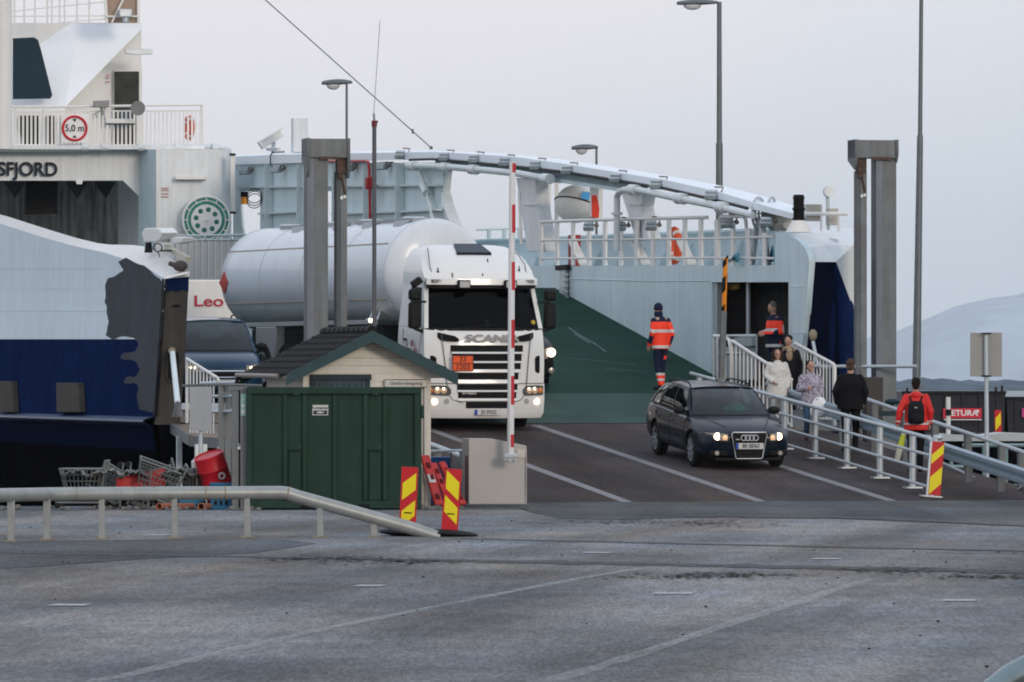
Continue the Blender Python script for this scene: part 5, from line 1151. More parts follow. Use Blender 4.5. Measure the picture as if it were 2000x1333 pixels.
mb.split('rail_strut', galvl, tk)
mb = MB(QM); mb.bb((-.45, .3, -1.45), (.45, TL-.1, -1.08)); mb.bb((-.9, .6, -1.35), (.9, .9, -1.05)); mb.build('trailer_frame', trimb, tk)
mb = MB(QM); mb.bb((-1.12, 6.0, -1.72), (-.9, 7.15, -1.03)); mb.build('wheel_guard', pm('guard grey', (.30, .30, .29), .5), tk, bevel=.03)
for y in (5.4, 6.7, 8.0):
    for s_ in (1, -1): wheel(QM, s_*.98, y, -1.92, .52, .36, tk, s_, 3)
mb = MB(QM); mb.box((-1.0, 2.6, -1.30), (.4, 1.6, .45)); mb.build('hose_tube', trimb, tk, bevel=.03)
mb = MB(QM); mb.box((-1.1, .75, -.95), (.06, .12, .08)); mb.build('side_marker', headl, tk)
mb = MB(QM); mb.box((-1.09, .95, -.95), (.06, .12, .08)); mb.build('side_marker', MATS['lamp lens bright'], tk)
# ---------------------------------------------------------------- quayside
def onlink(px, py, dz=0):
    a = (px-1000)/F; b = (HY-py)/F; t_ = (LZ0+dz-HC+LK*(BX*_s-BY*_c))/(b-LK*(-a*_s+_c))
    p = SHIP.inverted() @ Vector((a*t_, t_, HC+b*t_)); return p
# -- shed
SM = frame(-2.327, 98.3, 0, 17)
sh = thing('shed', SM, 'small white boarded shed with black tiled gable roof and green barge boards', 'shed')
board = pm('white weatherboard', (.66, .62, .55), .6, var=.05, sc=2, streak=.08)
green = pm('blue green trim', (.032, .065, .070), .5, var=.1, streak=.1)
roofm = pm('black roof tile', (.012, .013, .014), .55, var=.25, sc=5, spec=.04)
hw = 1.04; ez = 2.12; rz = 2.80; D0, D1 = -.34, 2.6; sl_ = (rz-ez)/1.39
mb = MB(SM)
for i in range(17):      # lapped boards on the gable wall
    z0, z1 = i*.125, (i+1)*.125+.0
    mb.prism([(-hw, -.012, z0), (hw, -.012, z0), (hw, .0, z1), (-hw, .0, z1)], (0, .05, 0))
    mb.prism([(-hw-.012, 0, z0), (-hw-.012, D1-.3, z0), (-hw, D1-.3, z1), (-hw, 0, z1)], (.05, 0, 0))
zz = 17*.125
while zz < rz-.1:
    w0 = (rz-zz)/sl_; w1 = max(0.01, (rz-zz-.125)/sl_); mb.prism([(-min(w0, hw), -.012, zz), (min(w0, hw), -.012, zz), (min(w1, hw), 0, zz+.12), (-min(w1, hw), 0, zz+.12)], (0, .05, 0)); zz += .125
mb.bb((-hw, D1-.35, 0), (hw, D1-.3, 2.1)); mb.bb((hw-.05, .05, 0), (hw, D1-.3, 2.1)); mb.build('wall', board, sh)
mb = MB(SM)
for x in (-hw-.02, hw-.07): mb.bb((x, -.035, 0), (x+.09, -.014, 2.1 if x < 0 else 2.16))
mb.split('corner_board', board, sh)
mb = MB(SM)
for s_ in (1, -1):      # tiled slopes: stepped courses with rolls
    for k in range(7):
        xa = 1.41*(k)/7; xb_ = 1.41*(k+1)/7+.03; za = rz-xa*sl_; zb_ = rz-xb_*sl_
        n = 30; 
        for i in range(n):
            y0 = D0+(D1-D0)*i/n; y1 = D0+(D1-D0)*(i+1)/n; b_ = .012*math.sin(2*math.pi*i/3)
            mb.prism([(s_*xa, y0, za+b_+.0), (s_*xa, y1, za+b_), (s_*xb_, y1, zb_+b_+.03), (s_*xb_, y0, zb_+b_+.03)], (0, 0, -.035))
rf_ = mb.build('roof', roofm, sh)
mb = MB(SM)
for i in range(10): y0 = D0+(D1-D0)*i/10; mb.lathe((0, y0, rz+.005), (0, 1, 0), [(0, .085), (.30, .075)], 12)
mb.build('ridge_tile', roofm, rf_)
for s_ in (1, -1):
    for yy in (D0-.03, D1):
        mb = MB(SM); mb.prism([(0, yy, rz+.01), (s_*1.42, yy, rz+.01-1.42*sl_), (s_*1.42, yy, rz-.17-1.42*sl_), (0, yy, rz-.17)], (0, .03, 0)); mb.build('barge_board', green, sh)
    mb = MB(SM); mb.prism([(0, D0, rz-.04), (s_*1.39, D0, rz-.04-1.39*sl_), (s_*1.39, D1, rz-.04-1.39*sl_), (0, D1, rz-.04)], (0, 0, -.03)); mb.build('soffit', board, sh)
mb = MB(SM); mb.tube([(-1.47, D0+.35, 2.08), (-1.47, D1, 2.10)], .04, 10); gt = mb.build('gutter', pm('gutter cream', (.25, .21, .18), .5), sh)
mb = MB(SM); mb.tube([(-1.47, D1-.1, 2.08), (-1.50, D1-.1, 1.98), (-1.40, D1-.25, 1.9), (-1.15, D1-.3, 1.86), (-1.1, D1-.3, .1)], .04, 8); mb.build('downpipe', blackp, gt)
mb = MB(SM); mb.bb((-.86, -.05, 0), (-.02, -.016, 2.04)); dr = mb.build('door', pm('dark green door', (.045, .075, .085), .5, var=.1, streak=.15), sh)
mb = MB(SM)
for k in range(8): mb.bb((-.80+.1*k, -.06, .1), (-.795+.1*k, -.05, 1.98))
mb.build('door_groove', black, dr)
mb = MB(SM); mb.bb((-.94, -.085, 2.02), (.06, -.016, 2.11)); mb.bb((-.94, -.07, 0), (-.86, -.016, 2.02)); mb.bb((-.02, -.07, 0), (.04, -.016, 2.02)); mb.build('door_trim', pm('dark trim', (.02, .035, .045), .5), dr)
sg = thing('shed_sign', SM @ Matrix.Translation((.62, -.06, 1.6)), 'narrow white sign reading Ombordstigning on the gable of the shed', 'sign')
mb = MB(SM); mb.bb((.28, -.075, 1.90), (.99, -.055, 2.03)); mb.bb((.945, -.07, .4), (.99, -.05, 1.9)); mb.build('sign_board', pm('sign cream', (.55, .53, .48), .5), sg)
mb = MB(SM); mb.tube([(.285, -.08, 1.905), (.985, -.08, 1.905), (.985, -.08, 2.025), (.285, -.08, 2.025)], .005, 4, closed=True); mb.build('sign_border', blackp, sg)
mb = MB(SM); mb.text('Ombordstigning', (.635, -.078, 1.965), (1, 0, 0), (0, 0, 1), .05, .003, bold=.008, wx=1.15); mb.build('sign_lettering', pm('sign ink', (.08, .08, .10), .5), sg)
# -- green container
CM = frame(-2.766, 95.5, 0, 0)
cgreen = pm('green container paint', (.014, .041, .028), .5, var=.16, sc=1.3, bump=.05, bsc=.8, dirt=.2, dirtcol=(.012, .03, .018), streak=.25, spec=.2)
ct = thing('green_container', CM, 'dark green steel container with ribbed double doors standing beside the shed', 'container')
mb = MB(CM); mb.bb((-1.33, .05, .12), (1.33, 1.75, 1.86)); mb.build('shell', cgreen, ct)
mb = MB(CM); mb.bb((-1.36, -.02, 1.80), (1.36, .08, 1.91)); mb.bb((-1.36, -.02, .02), (1.36, .08, .14)); mb.bb((-1.36, -.018, .14), (-1.27, .08, 1.80)); mb.bb((1.25, -.018, .14), (1.36, .08, 1.80)); mb.build('frame', cgreen, ct, bevel=.012)
P = lambda px: (px-652.5)/125.6
mb = MB(CM)
for x in (557, 595, 654, 714, 752): mb.bb((P(x)-.035, -.005, .145), (P(x)+.035, .055, 1.795))
for o in mb.split('door_rib', cgreen, ct, bevel=.012): pass
mb = MB(CM)
for x0, x1 in ((561, 590), (718, 747)):
    mb.prism([(P(x0), .02, .93), (P(x1), .02, .93), (P(x1), .02, 1.04), (P(x0), .02, 1.04)], (0, .03, 0))
for o in mb.split('handle_box', cgreen, ct, bevel=.01): pass
for x0, x1 in ((561, 590), (718, 747)):
    mb = MB(CM); mb.bb((P(x0)+.02, .03, .145), (P(x1)-.02, .055, .90)); o = mb.build('lower_panel', cgreen, ct, bevel=.01)
    mb = MB(CM); mb.bar((P(x0)+.02, .012, .925), (P(x1)-.02, .012, .925), .012, .012); mb.bb((P((x0+x1)/2)-.015, -.005, .93), (P((x0+x1)/2)+.015, .01, 1.02)); mb.build('latch', pm('latch dark', (.02, .04, .03), .5), o)
mb = MB(CM)
for x0, x1 in ((588, 618), (700, 722)): mb.bb((P(x0), -.03, .02), (P(x1), .05, .09))
mb.split('fork_pocket', black, ct)
mb = MB(CM); mb.bb((1.355, -.05, 1.42), (1.40, .03, 1.62)); mb.bb((P(572), -.04, 1.78), (P(585), -.02, 1.83)); mb.bb((P(727), -.04, 1.78), (P(740), -.02, 1.83)); mb.split('hinge', cgreen, ct, bevel=.006)
mb = MB(CM); mb.bb((P(610), .03, 1.47), (P(641), .049, 1.63)); lb = mb.build('label', pm('label white', (.55, .55, .52), .5), ct)
mb = MB(CM); mb.text('Kontainer', (P(625), .029, 1.585), (1, 0, 0), (0, 0, 1), .045, .002, bold=.02); mb.bb((P(612), .024, 1.485), (P(639), .0285, 1.545)); mb.build('label_print', lett, lb)
mb = MB(CM); mb.ell((P(625.5), .0235, 1.515), (.06, .003, .014)); mb.build('label_logo', MATS['label white'], lb)
# -- galvanised gate post unit beside it
GM = frame(W(468, 0, 95.6).x, 95.6, 0, 0)
gp = thing('gate_post', GM, 'tall galvanised gate upright with green sticker and padlock left of the green container', 'gate')
mb = MB(GM); mb.bb((-.125, 0, 0), (-.015, .1, 1.86)); mb.bb((.01, 0, 0), (.125, .1, 1.88)); [None for o in mb.split('upright', galvd, gp, bevel=.008)]
mb = MB(GM); mb.bb((-.015, .02, 0), (.01, .1, 1.86)); mb.build('gap_strip', black, gp)
mb = MB(GM); mb.bb((-.16, -.01, 1.86), (.13, .12, 1.92)); mb.build('cap_rail', galvd, gp)
mb = MB(GM); mb.bb((.02, -.012, 1.46), (.1, 0, 1.80)); st_ = mb.build('sticker', pm('sticker teal', (.25, .42, .38), .5), gp)
mb = MB(GM); mb.text('STOPP', (.06, -.013, 1.71), (1, 0, 0), (0, 0, 1), .02, .002); mb.bb((.03, -.016, 1.5), (.09, -.0125, 1.56)); mb.bb((.03, -.016, 1.60), (.09, -.0125, 1.64)); mb.build('sticker_print', pm('pale print', (.5, .55, .5), .5), st_)
mb = MB(GM); mb.box((-.01, -.03, .96), (.05, .03, .045)); mb.ring((.0, -.03, 1.0), (0, 1, 0), .02, .006, 12, 4); mb.build('padlock', chrome, gp)
mb = MB(GM); mb.tube([(-.9, .3, 1.93), (-.3, .1, 1.95), (.35, .02, 1.93)], .025, 6); mb.tube([(-.16, .05, 1.8), (-.28, .05, 1.8)], .02, 6); mb.build('top_bar', galvd, gp)
# -- beige cabinet with the raised boom
KM = frame(W(972, 0, 99).x, 99, 0, 9)
kb = thing('barrier_housing', KM, 'beige concrete coloured barrier housing with sloping top at the foot of the boom', 'barrier housing')
kbm = pm('beige housing paint', (.44, .415, .385), .6, var=.07, sc=1.8, dirt=.3, dirtcol=(.30, .28, .25))
mb = MB(KM); mb.prism([(-.47, 0, .02), (.47, 0, .02), (.47, 0, .96), (-.10, 0, 1.075), (-.47, 0, 1.075)], (0, .75, 0)); mb.build('housing', kbm, kb, bevel=.008)
mb = MB(KM); mb.bb((.31, -.012, .77), (.45, 0, .90)); mb.build('hatch', pm('pale hatch', (.52, .49, .44), .5), kb)
mb = MB(KM); mb.bb((-.472, .1, .02), (-.47-.01, .35, .80)); mb.build('side_strip', pm('maroon strip', (.12, .03, .035), .6), kb)
mb = MB(KM); mb.bb((.44, .0, .02), (.475, .02, .9)); mb.build('corner_trim', kbm, kb)
BM = frame(W(997, 0, 98.7).x, 98.7, .8, 0)
bo = thing('barrier_boom', BM, 'raised white boom pole with red dashes standing upright on the beige housing', 'barrier boom')
tp = Vector((.03, 0, 4.72)); 
mb = MB(BM); mb.cyl((0, 0, 0), tp, .056, .05, 20); mb.build('pole', pm('boom white', (.70, .70, .69), .4, var=.04, streak=.05), bo)
mb = MB(BM)
for y0, y1 in ((319, 337), (400, 455), (512, 567), (625, 680), (735, 791), (849, 874)):
    z0, z1 = [2+(745-y)*98.7/12000-.8 for y in (y1, y0)]; xx = tp.x*(z0+z1)/2/tp.z
    mb.loft([[(xx+.056*math.cos(a)*1.02, .056*math.sin(a)*1.02, z) for a in [R(-88+11*i) for i in range(8)]] for z in (z0, z1)], cap=False, closed=False)
[None for o in mb.split('red_dash', pm('boom red', (.50, .03, .04), .5), bo)]
mb = MB(BM); mb.bb((-.10, -.07, -.10), (.10, .0, .04)); mb.bb((-.10, -.09, -.03), (.10, -.07, .03)); mb.build('bracket', galvl, bo, bevel=.008)
mb = MB(BM); [mb.cyl((x, -.075, -.07), (x, -.095, -.07), .015, n=8) for x in (-.05, .05)]; mb.split('bolt', galvd, bo)
# -- marker boards
yel = pm('board yellow', (.75, .62, .01), .45, var=.04); redb = pm('board red', (.50, .012, .02), .45, var=.05)
def marker(px, pyb, d, w, h, lean, label, slant, base=True, z0=0, stripes=None, group=None, nm='marker_board'):
    X = W(px, 0, d).x; M = frame(X, d, z0, 0) @ Matrix.Rotation(R(lean), 4, 'Y')
    t_ = thing(nm, M, label, 'marker board', group)
    mb = MB(M); mb.bb((-w/2, -.012, .03), (w/2, .012, .03+h)); mb.build('panel', redb, t_, bevel=.004)
    mb = MB(M); m = w*.10; a, b_ = -w/2+m, w/2-m
    for (zl, zr_, hh) in stripes:       # left edge bottom, right edge bottom, height
        zl, zr_, hh = [.03+h*v for v in (zl, zr_, hh)]
        mb.prism([(a, -.0125, zl), (b_, -.0125, zr_), (b_, -.0125, zr_+hh), (a, -.0125, zl+hh)], (0, -.003, 0))
    for o in mb.split('yellow_stripe', yel, t_): pass
    if base:
        mb = MB(M); mb.ell((0, .05, .04), (w*1.75, .35, .05), seg=24, ring=8); mb.build('foot', rub, t_)
        mb = MB(M); mb.bb((-.05, -.016, .30*h+.03), (.05, -.0125, .32*h+.03)); mb.build('slot', black, t_)
    return t_
marker(795, 1050, 79.5, .215, .86, 2.5, 'red and yellow marker board behind the low end of the pipe rail', 1, stripes=[(.50, .66, .22), (.10, .27, .20)], group=None)
marker(877, 1045, 79.2, .215, .84, 4.0, 'red and yellow marker board on a rubber foot beside the end of the pipe rail', -1, stripes=[(.70, .52, .24), (.34, .15, .22)])
pR = onlink(1822, 972); MR = frame(0, 0, 0) ; wR = SHIP @ pR
tR = thing('marker_board', Matrix.Translation(wR) @ Matrix.Rotation(R(4.5), 4, 'Y') @ Matrix.Rotation(R(12), 4, 'Z'), 'yellow and red marker board fixed to the first post of the pipe railing', 'marker board'); MRm = WM[tR.name]
mb = MB(MRm); mb.bb((-.09, -.01, .04), (.13, .01, .98)); mb.build('panel', redb, tR, bevel=.004)
mb = MB(MRm)
for zl, zr_, h_ in ((.05, .25, .30), (.58, .78, .16)): mb.prism([(-.085, -.0105, zl), (.125, -.0105, zr_), (.125, -.0105, min(.975, zr_+h_+.0)), (-.085, -.0105, zl+h_)], (0, -.003, 0))
for o in mb.split('yellow_stripe', yel, tR): pass
mb = MB(MRm); mb.cyl((-.02, .05, 0), (-.02, .05, 1.05), .06); mb.ell((.02, .05, 1.05), (.1, .07, .05)); mb.bb((-.2, -.05, 0), (.16, .2, .03)); mb.bb((-.13, -.012, 0), (-.09, .03, .98)); mb.build('post', galvl, tR, bevel=.005)
# -- foreground pipe rail, its end lowered to the ground
pr = thing('pipe_rail', frame(W(300, 0, 78.5).x, 78.5, 0), 'long pale steel pipe crash rail on short posts sloping down at its end', 'crash rail')
PM_ = WM[pr.name]; dirtyw = pm('dirty galvanised pipe', (.31, .325, .315), .42, .25, var=.12, sc=4, streak=.1, dirt=.45, dirtcol=(.28, .25, .19))
def dz(px): return lin([(-300, 73.5), (0, 76.2), (100, 77.4), (342, 78.2), (560, 78.6), (730, 78.9), (860, 79.0)], px)
cpts = [(-300, 973), (-60, 968.5), (0, 967.5), (100, 965.5), (200, 964.5), (342, 963.5), (470, 963), (548, 962.5), (562, 964), (580, 970), (700, 1003), (800, 1031), (858, 1049)]
mb = MB(); mb.tube([W(x, y, dz(x)) for x, y in cpts], [.085]*12+[.07], 20); mb.build('rail_pipe', dirtyw, pr)
for x in (150, 262, 300, 402, 440, 562):
    mb = MB(); a = W(x-2, lin(cpts, x-2), dz(x)); b_ = W(x+2, lin(cpts, x+2), dz(x)); mb.cyl(a, b_, .089, n=20); mb.build('weld_joint', pm('rusty joint', (.24, .20, .14), .7, var=.3, sc=20), pr)
for x, y in ((22, 1058), (92, 1054), (200, 1054), (342, 1053), (484, 1050), (626, 1050), (731, 1050)):
    d = HC*F/(y-HY); top = lin(cpts, x); zt = HC+(HY-top)*dz(x)/F; X = W(x, 0, dz(x)).x
    mb = MB(); mb.prism([(X-.045, dz(x)-.05, 0), (X+.045, dz(x)-.05, 0), (X+.045-(.02 if x > 150 else 0), dz(x)-.05, zt-.06), (X-.045, dz(x)-.05, zt-.06)], (0, .08, 0)); o = mb.build('post', dirtyw, pr, bevel=.006)
    mb = MB(); mb.bb((X-.085, dz(x)-.10, .0), (X+.085, dz(x)+.08, .018)); mb.build('foot_plate', MATS['rusty joint'], o)
# -- nearer rail end cutting the corner of the picture
nr = thing('pipe_rail', frame(W(1990, 0, 36.5).x, 36.5, 0), 'thick pipe rail end close to the viewer in the lower right corner', 'crash rail')
mb = MB(); mb.tube([W(x, y, 36.5) for x, y in [(1880, 1440), (1905, 1400), (1935, 1362), (1975, 1330), (2030, 1300), (2120, 1268), (2300, 1230)]], .10, 20); mb.build('rail_pipe', pm('dark weathered pipe', (.20, .25, .26), .22, .7, var=.15, sc=6), nr)
mb = MB(); a = W(2200, 1250, 36.5); mb.bb((a.x-.05, 36.45, 0), (a.x+.05, 36.55, a.z)); mb.build('post', MATS['dark weathered pipe'], nr)
# -- red plastic barriers leaning, blue box, small rail
redp = pm('red plastic', (.42, .03, .03), .5, var=.12, sc=5)
lt = []
for i, (x0, y0, x1, y1, w_) in enumerate(((829, 890, 858, 990, .17), (845, 905, 880, 990, .13), (862, 903, 905, 985, .15))):
    d = 98.2+.15*i; t_ = thing('barrier_plank', frame(W(x1, 0, d).x, d, 0), ['red plastic barrier plank with a white reflector leaning on the container side', 'red plastic barrier plank leaning in the middle of three behind the marker board', 'red plastic barrier plank leaning nearest the beige housing'][i], 'barrier plank', 'red barrier planks leaning between container and housing')
    a = W(x0, y0, d); b_ = W(x1, y1, d); b_.z = .02; b_.y -= .3; u = (b_-a).normalized()
    mb = MB(); mb.bar(a, b_, w_, .06); mb.build('plank', redp, t_, bevel=.02)
    mb = MB(); 
    for k in (.18, .42, .8): mb.bar(a+(b_-a)*k+Vector((0, -.02, .02)), a+(b_-a)*(k+.10)+Vector((0, -.02, .02)), w_*.45, .06)
    mb.split('notch', pm('dark red', (.10, .01, .01), .6), t_)
    if i != 1: mb = MB(); mb.bar(a+(b_-a)*.40+Vector((0, -.04, .012)), a+(b_-a)*.56+Vector((0, -.04, .012)), w_*.72, .03); mb.build('reflector', platew, t_)
mb = MB(); a = W(840, 893, 100.3); b_ = W(881, 990, 100.3); mb.bb((a.x, 100.2, .0), (b_.x, 100.8, a.z)); tag(mb.build('blue_box', pm('blue box paint', (.008, .07, .22), .5, var=.1), bevel=.01), 'plain blue box standing behind the leaning red planks', 'box')
t_ = thing('guard_loop', frame(W(865, 0, 100).x, 100, 0), 'short pale tube rail over the blue box between shed and housing', 'rail')
mb = MB(); mb.tube([W(832, 990, 100), W(831, 888, 100), W(834, 882, 100), W(900, 880, 100), W(905, 990, 100.5)], .032, 10); mb.build('rail_tube', galvl, t_)
mb = MB(); mb.tube([W(881, 884, 100), W(881, 985, 100)], .02, 6); mb.build('post', galvd, t_)
t_ = thing('ramp_rail', SHIP @ Matrix.Translation((-4.2, -12, rampz(-12))), 'grey rail along the left edge of the link ramp seen past the shed', 'railing')
mb = SB(); hgt = lambda L: rampz(L)+.62
mb.tube([(-4.2, L, hgt(L)) for L in (-15.5, -10, -4)], .045, 8); mb.tube([(-4.2, L, hgt(L)-.45) for L in (-15.5, -10, -4)], .03, 8); mb.build('rail_tube', galvl, t_)
for L in (-15.4, -13.3, -11.2, -9.1, -7, -5): mb = SB(); mb.bb((-4.26, L-.05, rampz(L)), (-4.14, L+.05, hgt(L))); mb.build('post', galvd, t_)
mb = MB(SM); mb.bb((1.05, .5, .7), (1.09, .75, 1.45)); mb.build('hose_box', pm('hose box red', (.30, .02, .03), .5), sh)
# -- lifting gantries of the link
def gantry(px_big, px_thin, ytop, L, yb, label, lft):
    s_ = -1 if lft else 1
    c = onL(px_big, ytop, L); zt = c.z; t_ = thing('lifting_gantry', SHIP @ Matrix.Translation((c.x, L, rampz(L)-.4)), label, 'gantry', 'steel lifting gantries of the link ramp')
    b0 = rampz(L)-3.0 if not lft else rampz(L)-.5; k = 12000/(SHIP @ c).y; hw_ = 20/k
    mb = SB()      # H section column
    mb.bb((c.x-hw_, L-.2, b0), (c.x+hw_, L-.17, zt-.25)); mb.bb((c.x-hw_, L+.2, b0), (c.x+hw_, L+.17, zt-.25)); mb.bb((c.x-hw_-.0, L-.17, b0), (c.x-hw_+.09, L+.17, zt-.25)); mb.bb((c.x+hw_-.09, L-.17, b0), (c.x+hw_, L+.17, zt-.25))
    mb.build('column', galvd, t_)
    mb = SB(); mb.bb((c.x-hw_-.012, L-.215, b0), (c.x-hw_+.11, L-.2, zt-.3)); mb.build('column_flange', pm('blue grey steel', (.15, .17, .20), .5, .3, streak=.2), t_)
    d = onL(px_thin, ytop, L); mb = SB(); mb.cyl((d.x, L, b0), (d.x, L, zt-.62), .115, .115, 14); mb.bb((d.x-.02, L-.14, b0), (d.x+.11, L-.11, zt-.65)); mb.build('guide_post', galvd, t_)
    mb = SB(); mb.box((d.x, L-.1, zt-.5), (.18, .2, .3)); mb.cyl((d.x-.04, L-.15, zt-.75), (d.x-.04, L-.15, zt-.35), .04, n=8); mb.cyl((d.x+.07, L-.15, zt-1.05), (d.x-.02, L-.15, zt-.6), .025, n=6); mb.build('shackle', pm('rusty brown steel', (.09, .06, .045), .7, var=.3, sc=12), t_)
    mb = SB(); mb.box((d.x, L-.15, zt-1.12), (.05, .04, .06)); [mb.box((d.x+.06, L-.15, z), (.05, .04, .05)) for z in (zt-1.1, b0+2.2)]; mb.split('cleat', galvl, t_)
    x0, x1 = min(c.x-hw_, d.x-.14)-.03, max(c.x+hw_, d.x+.14)+.0
    mb = SB(); mb.bb((x0, L-.26, zt-.36), (x1, L+.26, zt)); mb.build('head_beam', galvd, t_, bevel=.006)
    mb = SB(); mb.bb((x0+.25 if lft else x0+.35, L-.27, zt-.40), (x1-.1 if not lft else x0+.6, L-.262, zt-.34)); mb.build('rust_band', MATS['rusty brown steel'], t_)
    for xx, dep in (((x0, .75), (x1-.05, .75)) if lft else ((x0, .6), (x1-.03, .45))):
        mb = SB(); mb.prism([(xx, L-.3, zt+.01), (xx, L-.3, zt-dep+.15), (xx, L-.2, zt-dep), (xx, L+.28, zt-.4), (xx, L+.28, zt+.01)], (.05, 0, 0)); mb.build('cheek_plate', MATS['rusty brown steel'] if False else galvd, t_)
gantry(617, 664, 272, -5, 650, 'grey steel gantry with twin columns rising behind the shed roof in front of the tank', True)
gantry(1726, 1679, 275, -1.5, 790, 'grey steel gantry with twin columns at the right flank of the ferry', False)
# -- striped pole, antenna mast, lamps, cable
t_ = thing('striped_pole', SHIP @ Matrix.Translation(onw(1411, 740, 4.0)-Vector((0, 0, .9))), 'raised barrier arm with black and orange bands beside the gangway', 'barrier arm')
a, b_ = onw(1409, 748, 4.0), onw(1417, 505, 4.0); u = b_-a
mb = SB(); mb.bar(a, a+u*.58, .11, .10); mb.build('arm', galvd, t_)
mb = SB(); mb.bar(a+u*.58, b_, .085, .075); mb.build('arm_tip', pm('arm orange', (.75, .24, .01), .5), t_)
mb = SB(); R3 = u.normalized()
for k in (.58, .74, .945):
    kk = .07 if k > .9 else (.05 if k < .6 else .12)
    p = a+u*k; q_ = a+u*min(1, k+kk); mb.prism([p+Vector((-.048, -.045, -.05)), p+Vector((.048, -.045, .06)), q_+Vector((.048, -.045, .06)), q_+Vector((-.048, -.045, -.05))], (0, .09, 0))
for o in mb.split('black_band', black, t_): pass
mb = SB(); mb.box(a, (.2, .2, .16)); mb.cyl(a-Vector((0, 0, .9)), a, .05); mb.build('pivot', galvd, t_)
t_ = thing('antenna_mast', frame(W(731, 0, 110).x, 110, 0), 'slim dark mast with red clamps standing in front of the tank barrel', 'mast')
mb = MB(); mb.cyl(W(731, 985, 110), W(731, 240, 110), .038); mb.build('pole', pm('mast grey', (.10, .10, .11), .5, .3), t_)
mb = MB(); mb.cyl(W(731, 248, 110), W(731, 236, 110), .05); mb.box(W(735, 238, 110), (.06, .05, .04)); mb.split('red_clamp', pm('clamp red', (.15, .02, .03), .5), t_)
mb = MB(); mb.cyl(W(731, 236, 110), W(730, 222, 110), .02); mb.cyl(W(730, 222, 110), W(742, 40, 110), .006); mb.build('whip', pm('whip grey', (.25, .25, .26), .5), t_)
lampm = pm('lamp grey', (.13, .145, .15), .4, .3)
FQ = .18
def lamp(px, ytop, d, hx0, hx1, hy, r, label, droop=0):
    X = W(px, 0, d).x; t_ = thing('street_lamp', frame(X, d, FQ), label, 'street lamp')
    zt = W(px, ytop, d).z
    mb = MB(); mb.cyl((X, d, FQ), (X, d, zt-4.6), r*1.45, r*1.25); mb.cyl((X, d, zt-4.6), (X, d, zt), r, r*.85); mb.build('pole', lampm, t_)
    mb = MB(); a = W(hx0, hy+4, d); b_ = W(hx1, hy+2, d); w_ = (b_-a).length; rings = []
    for i in range(11):
        k = i/10; h_ = .14*math.sin(math.pi*min(1, .12+k*.80))**.6; c = a.lerp(b_, k); dpt = .20*math.sin(math.pi*min(1, .15+.75*k))**.5
        rings.append([(c.x, d+dpt*math.cos(t), c.z+h_*(math.sin(t) if math.sin(t) > 0 else .35*math.sin(t))) for t in [2*math.pi*j/14 for j in range(14)]])
    mb.loft(rings); hd = mb.build('lamp_head', lampm, t_, angle=80)
    mb = MB(); c = a.lerp(b_, .38); mb.ell(c-Vector((0, 0, .05)), (w_*.22, .14, .16)); mb.build('lamp_bowl', pm('lamp bowl', (.6, .6, .6), .15), hd)
lamp(677, 165, 200, 628, 688, 160, .045, 'street lamp with a hanging glass bowl rising above the far end of the ferry')
lamp(1165, 288, 205, 1116, 1168, 287, .045, 'low street lamp showing just above the arched beam')
lamp(1405, 4, 200, 1322, 1402, 4, .09, 'tall street lamp behind the ferry bow whose head touches the top of the picture')
X = W(1790, 0, 200).x; t_ = thing('light_mast', frame(X, 200, FQ), 'tall tapering mast behind the right gantry reaching out of the top of the picture', 'mast')
mb = MB(); mb.cyl((X-.03, 200, FQ), (X+.12, 200, 10.0), .15, .10, 14); mb.build('lower_tube', lampm, t_)
mb = MB(); mb.cyl((X+.12, 200, 10.0), (X+.18, 200, 16.5), .075, .06, 14); mb.build('upper_tube', lampm, t_)
mb = MB(); mb.tube([W(505, -12, 150), W(840, 287, 156)], .014, 5); mb.box(W(842, 289, 156), (.08, .08, .08)); mb.box(W(806, 257, 155.5), (.05, .05, .12)); tag(mb.build('stay_wire', pm('wire', (.12, .12, .13), .5)), 'thin stay wire running from the top of the picture down to the arched beam', 'wire')
# -- railings right of the link roadway
t_ = thing('pipe_railing', SHIP @ Matrix.Translation((4.0, -9, rampz(-9))), 'four bar steel pipe railing between roadway and footway of the link ramp', 'railing')
for hh, r in ((.99, .036), (.69, .027), (.42, .027), (.13, .027)):
    mb = SB(); mb.tube([(4.0, -16.65, rampz(-16.65)+hh*.95), (4.0, -16.2, rampz(-16.2)+hh), (4.0, .3, rampz(.3)+hh)], r, 8); mb.build('rail_tube', galvl, t_)
for L in (-15.0, -12.95, -10.8, -8.65, -6.5, -4.35, -2.2, -.1):
    mb = SB(); mb.cyl((4.07, L, rampz(L)), (4.07, L, rampz(L)+.93), .06, n=12); mb.ell((4.07, L, rampz(L)+.93), (.062, .062, .05), seg=12, ring=6); o = mb.build('post', galvl, t_)
    mb = SB(); mb.bb((3.92, L-.14, rampz(L)), (4.22, L+.14, rampz(L)+.03)); mb.build('foot_plate', galvl, o)
t_ = thing('guard_rail', SHIP @ Matrix.Translation((5.4, -9, rampz(-9))), 'pale blue grey corrugated crash barrier on the far side of the footway', 'crash barrier')
mb = SB(); tb = [(1500, 745), (1538, 758), (1684, 808), (1840, 864), (2000, 915), (2120, 955)]
prof_ = [(0, 0), (-.07, -.03), (-.07, -.09), (0, -.125), (0, -.165), (-.07, -.20), (-.07, -.26), (0, -.29)]
mb.loft([[ (p.x+a, p.y, p.z+b_) for a, b_ in prof_] for p in [onw(x, lin(tb, x), 5.4) for x in range(1500, 2121, 40)]], closed=False, cap=False, smooth=False); mb.build('beam', pm('barrier steel', (.26, .33, .38), .4, .3, var=.08), t_, solid=.006)
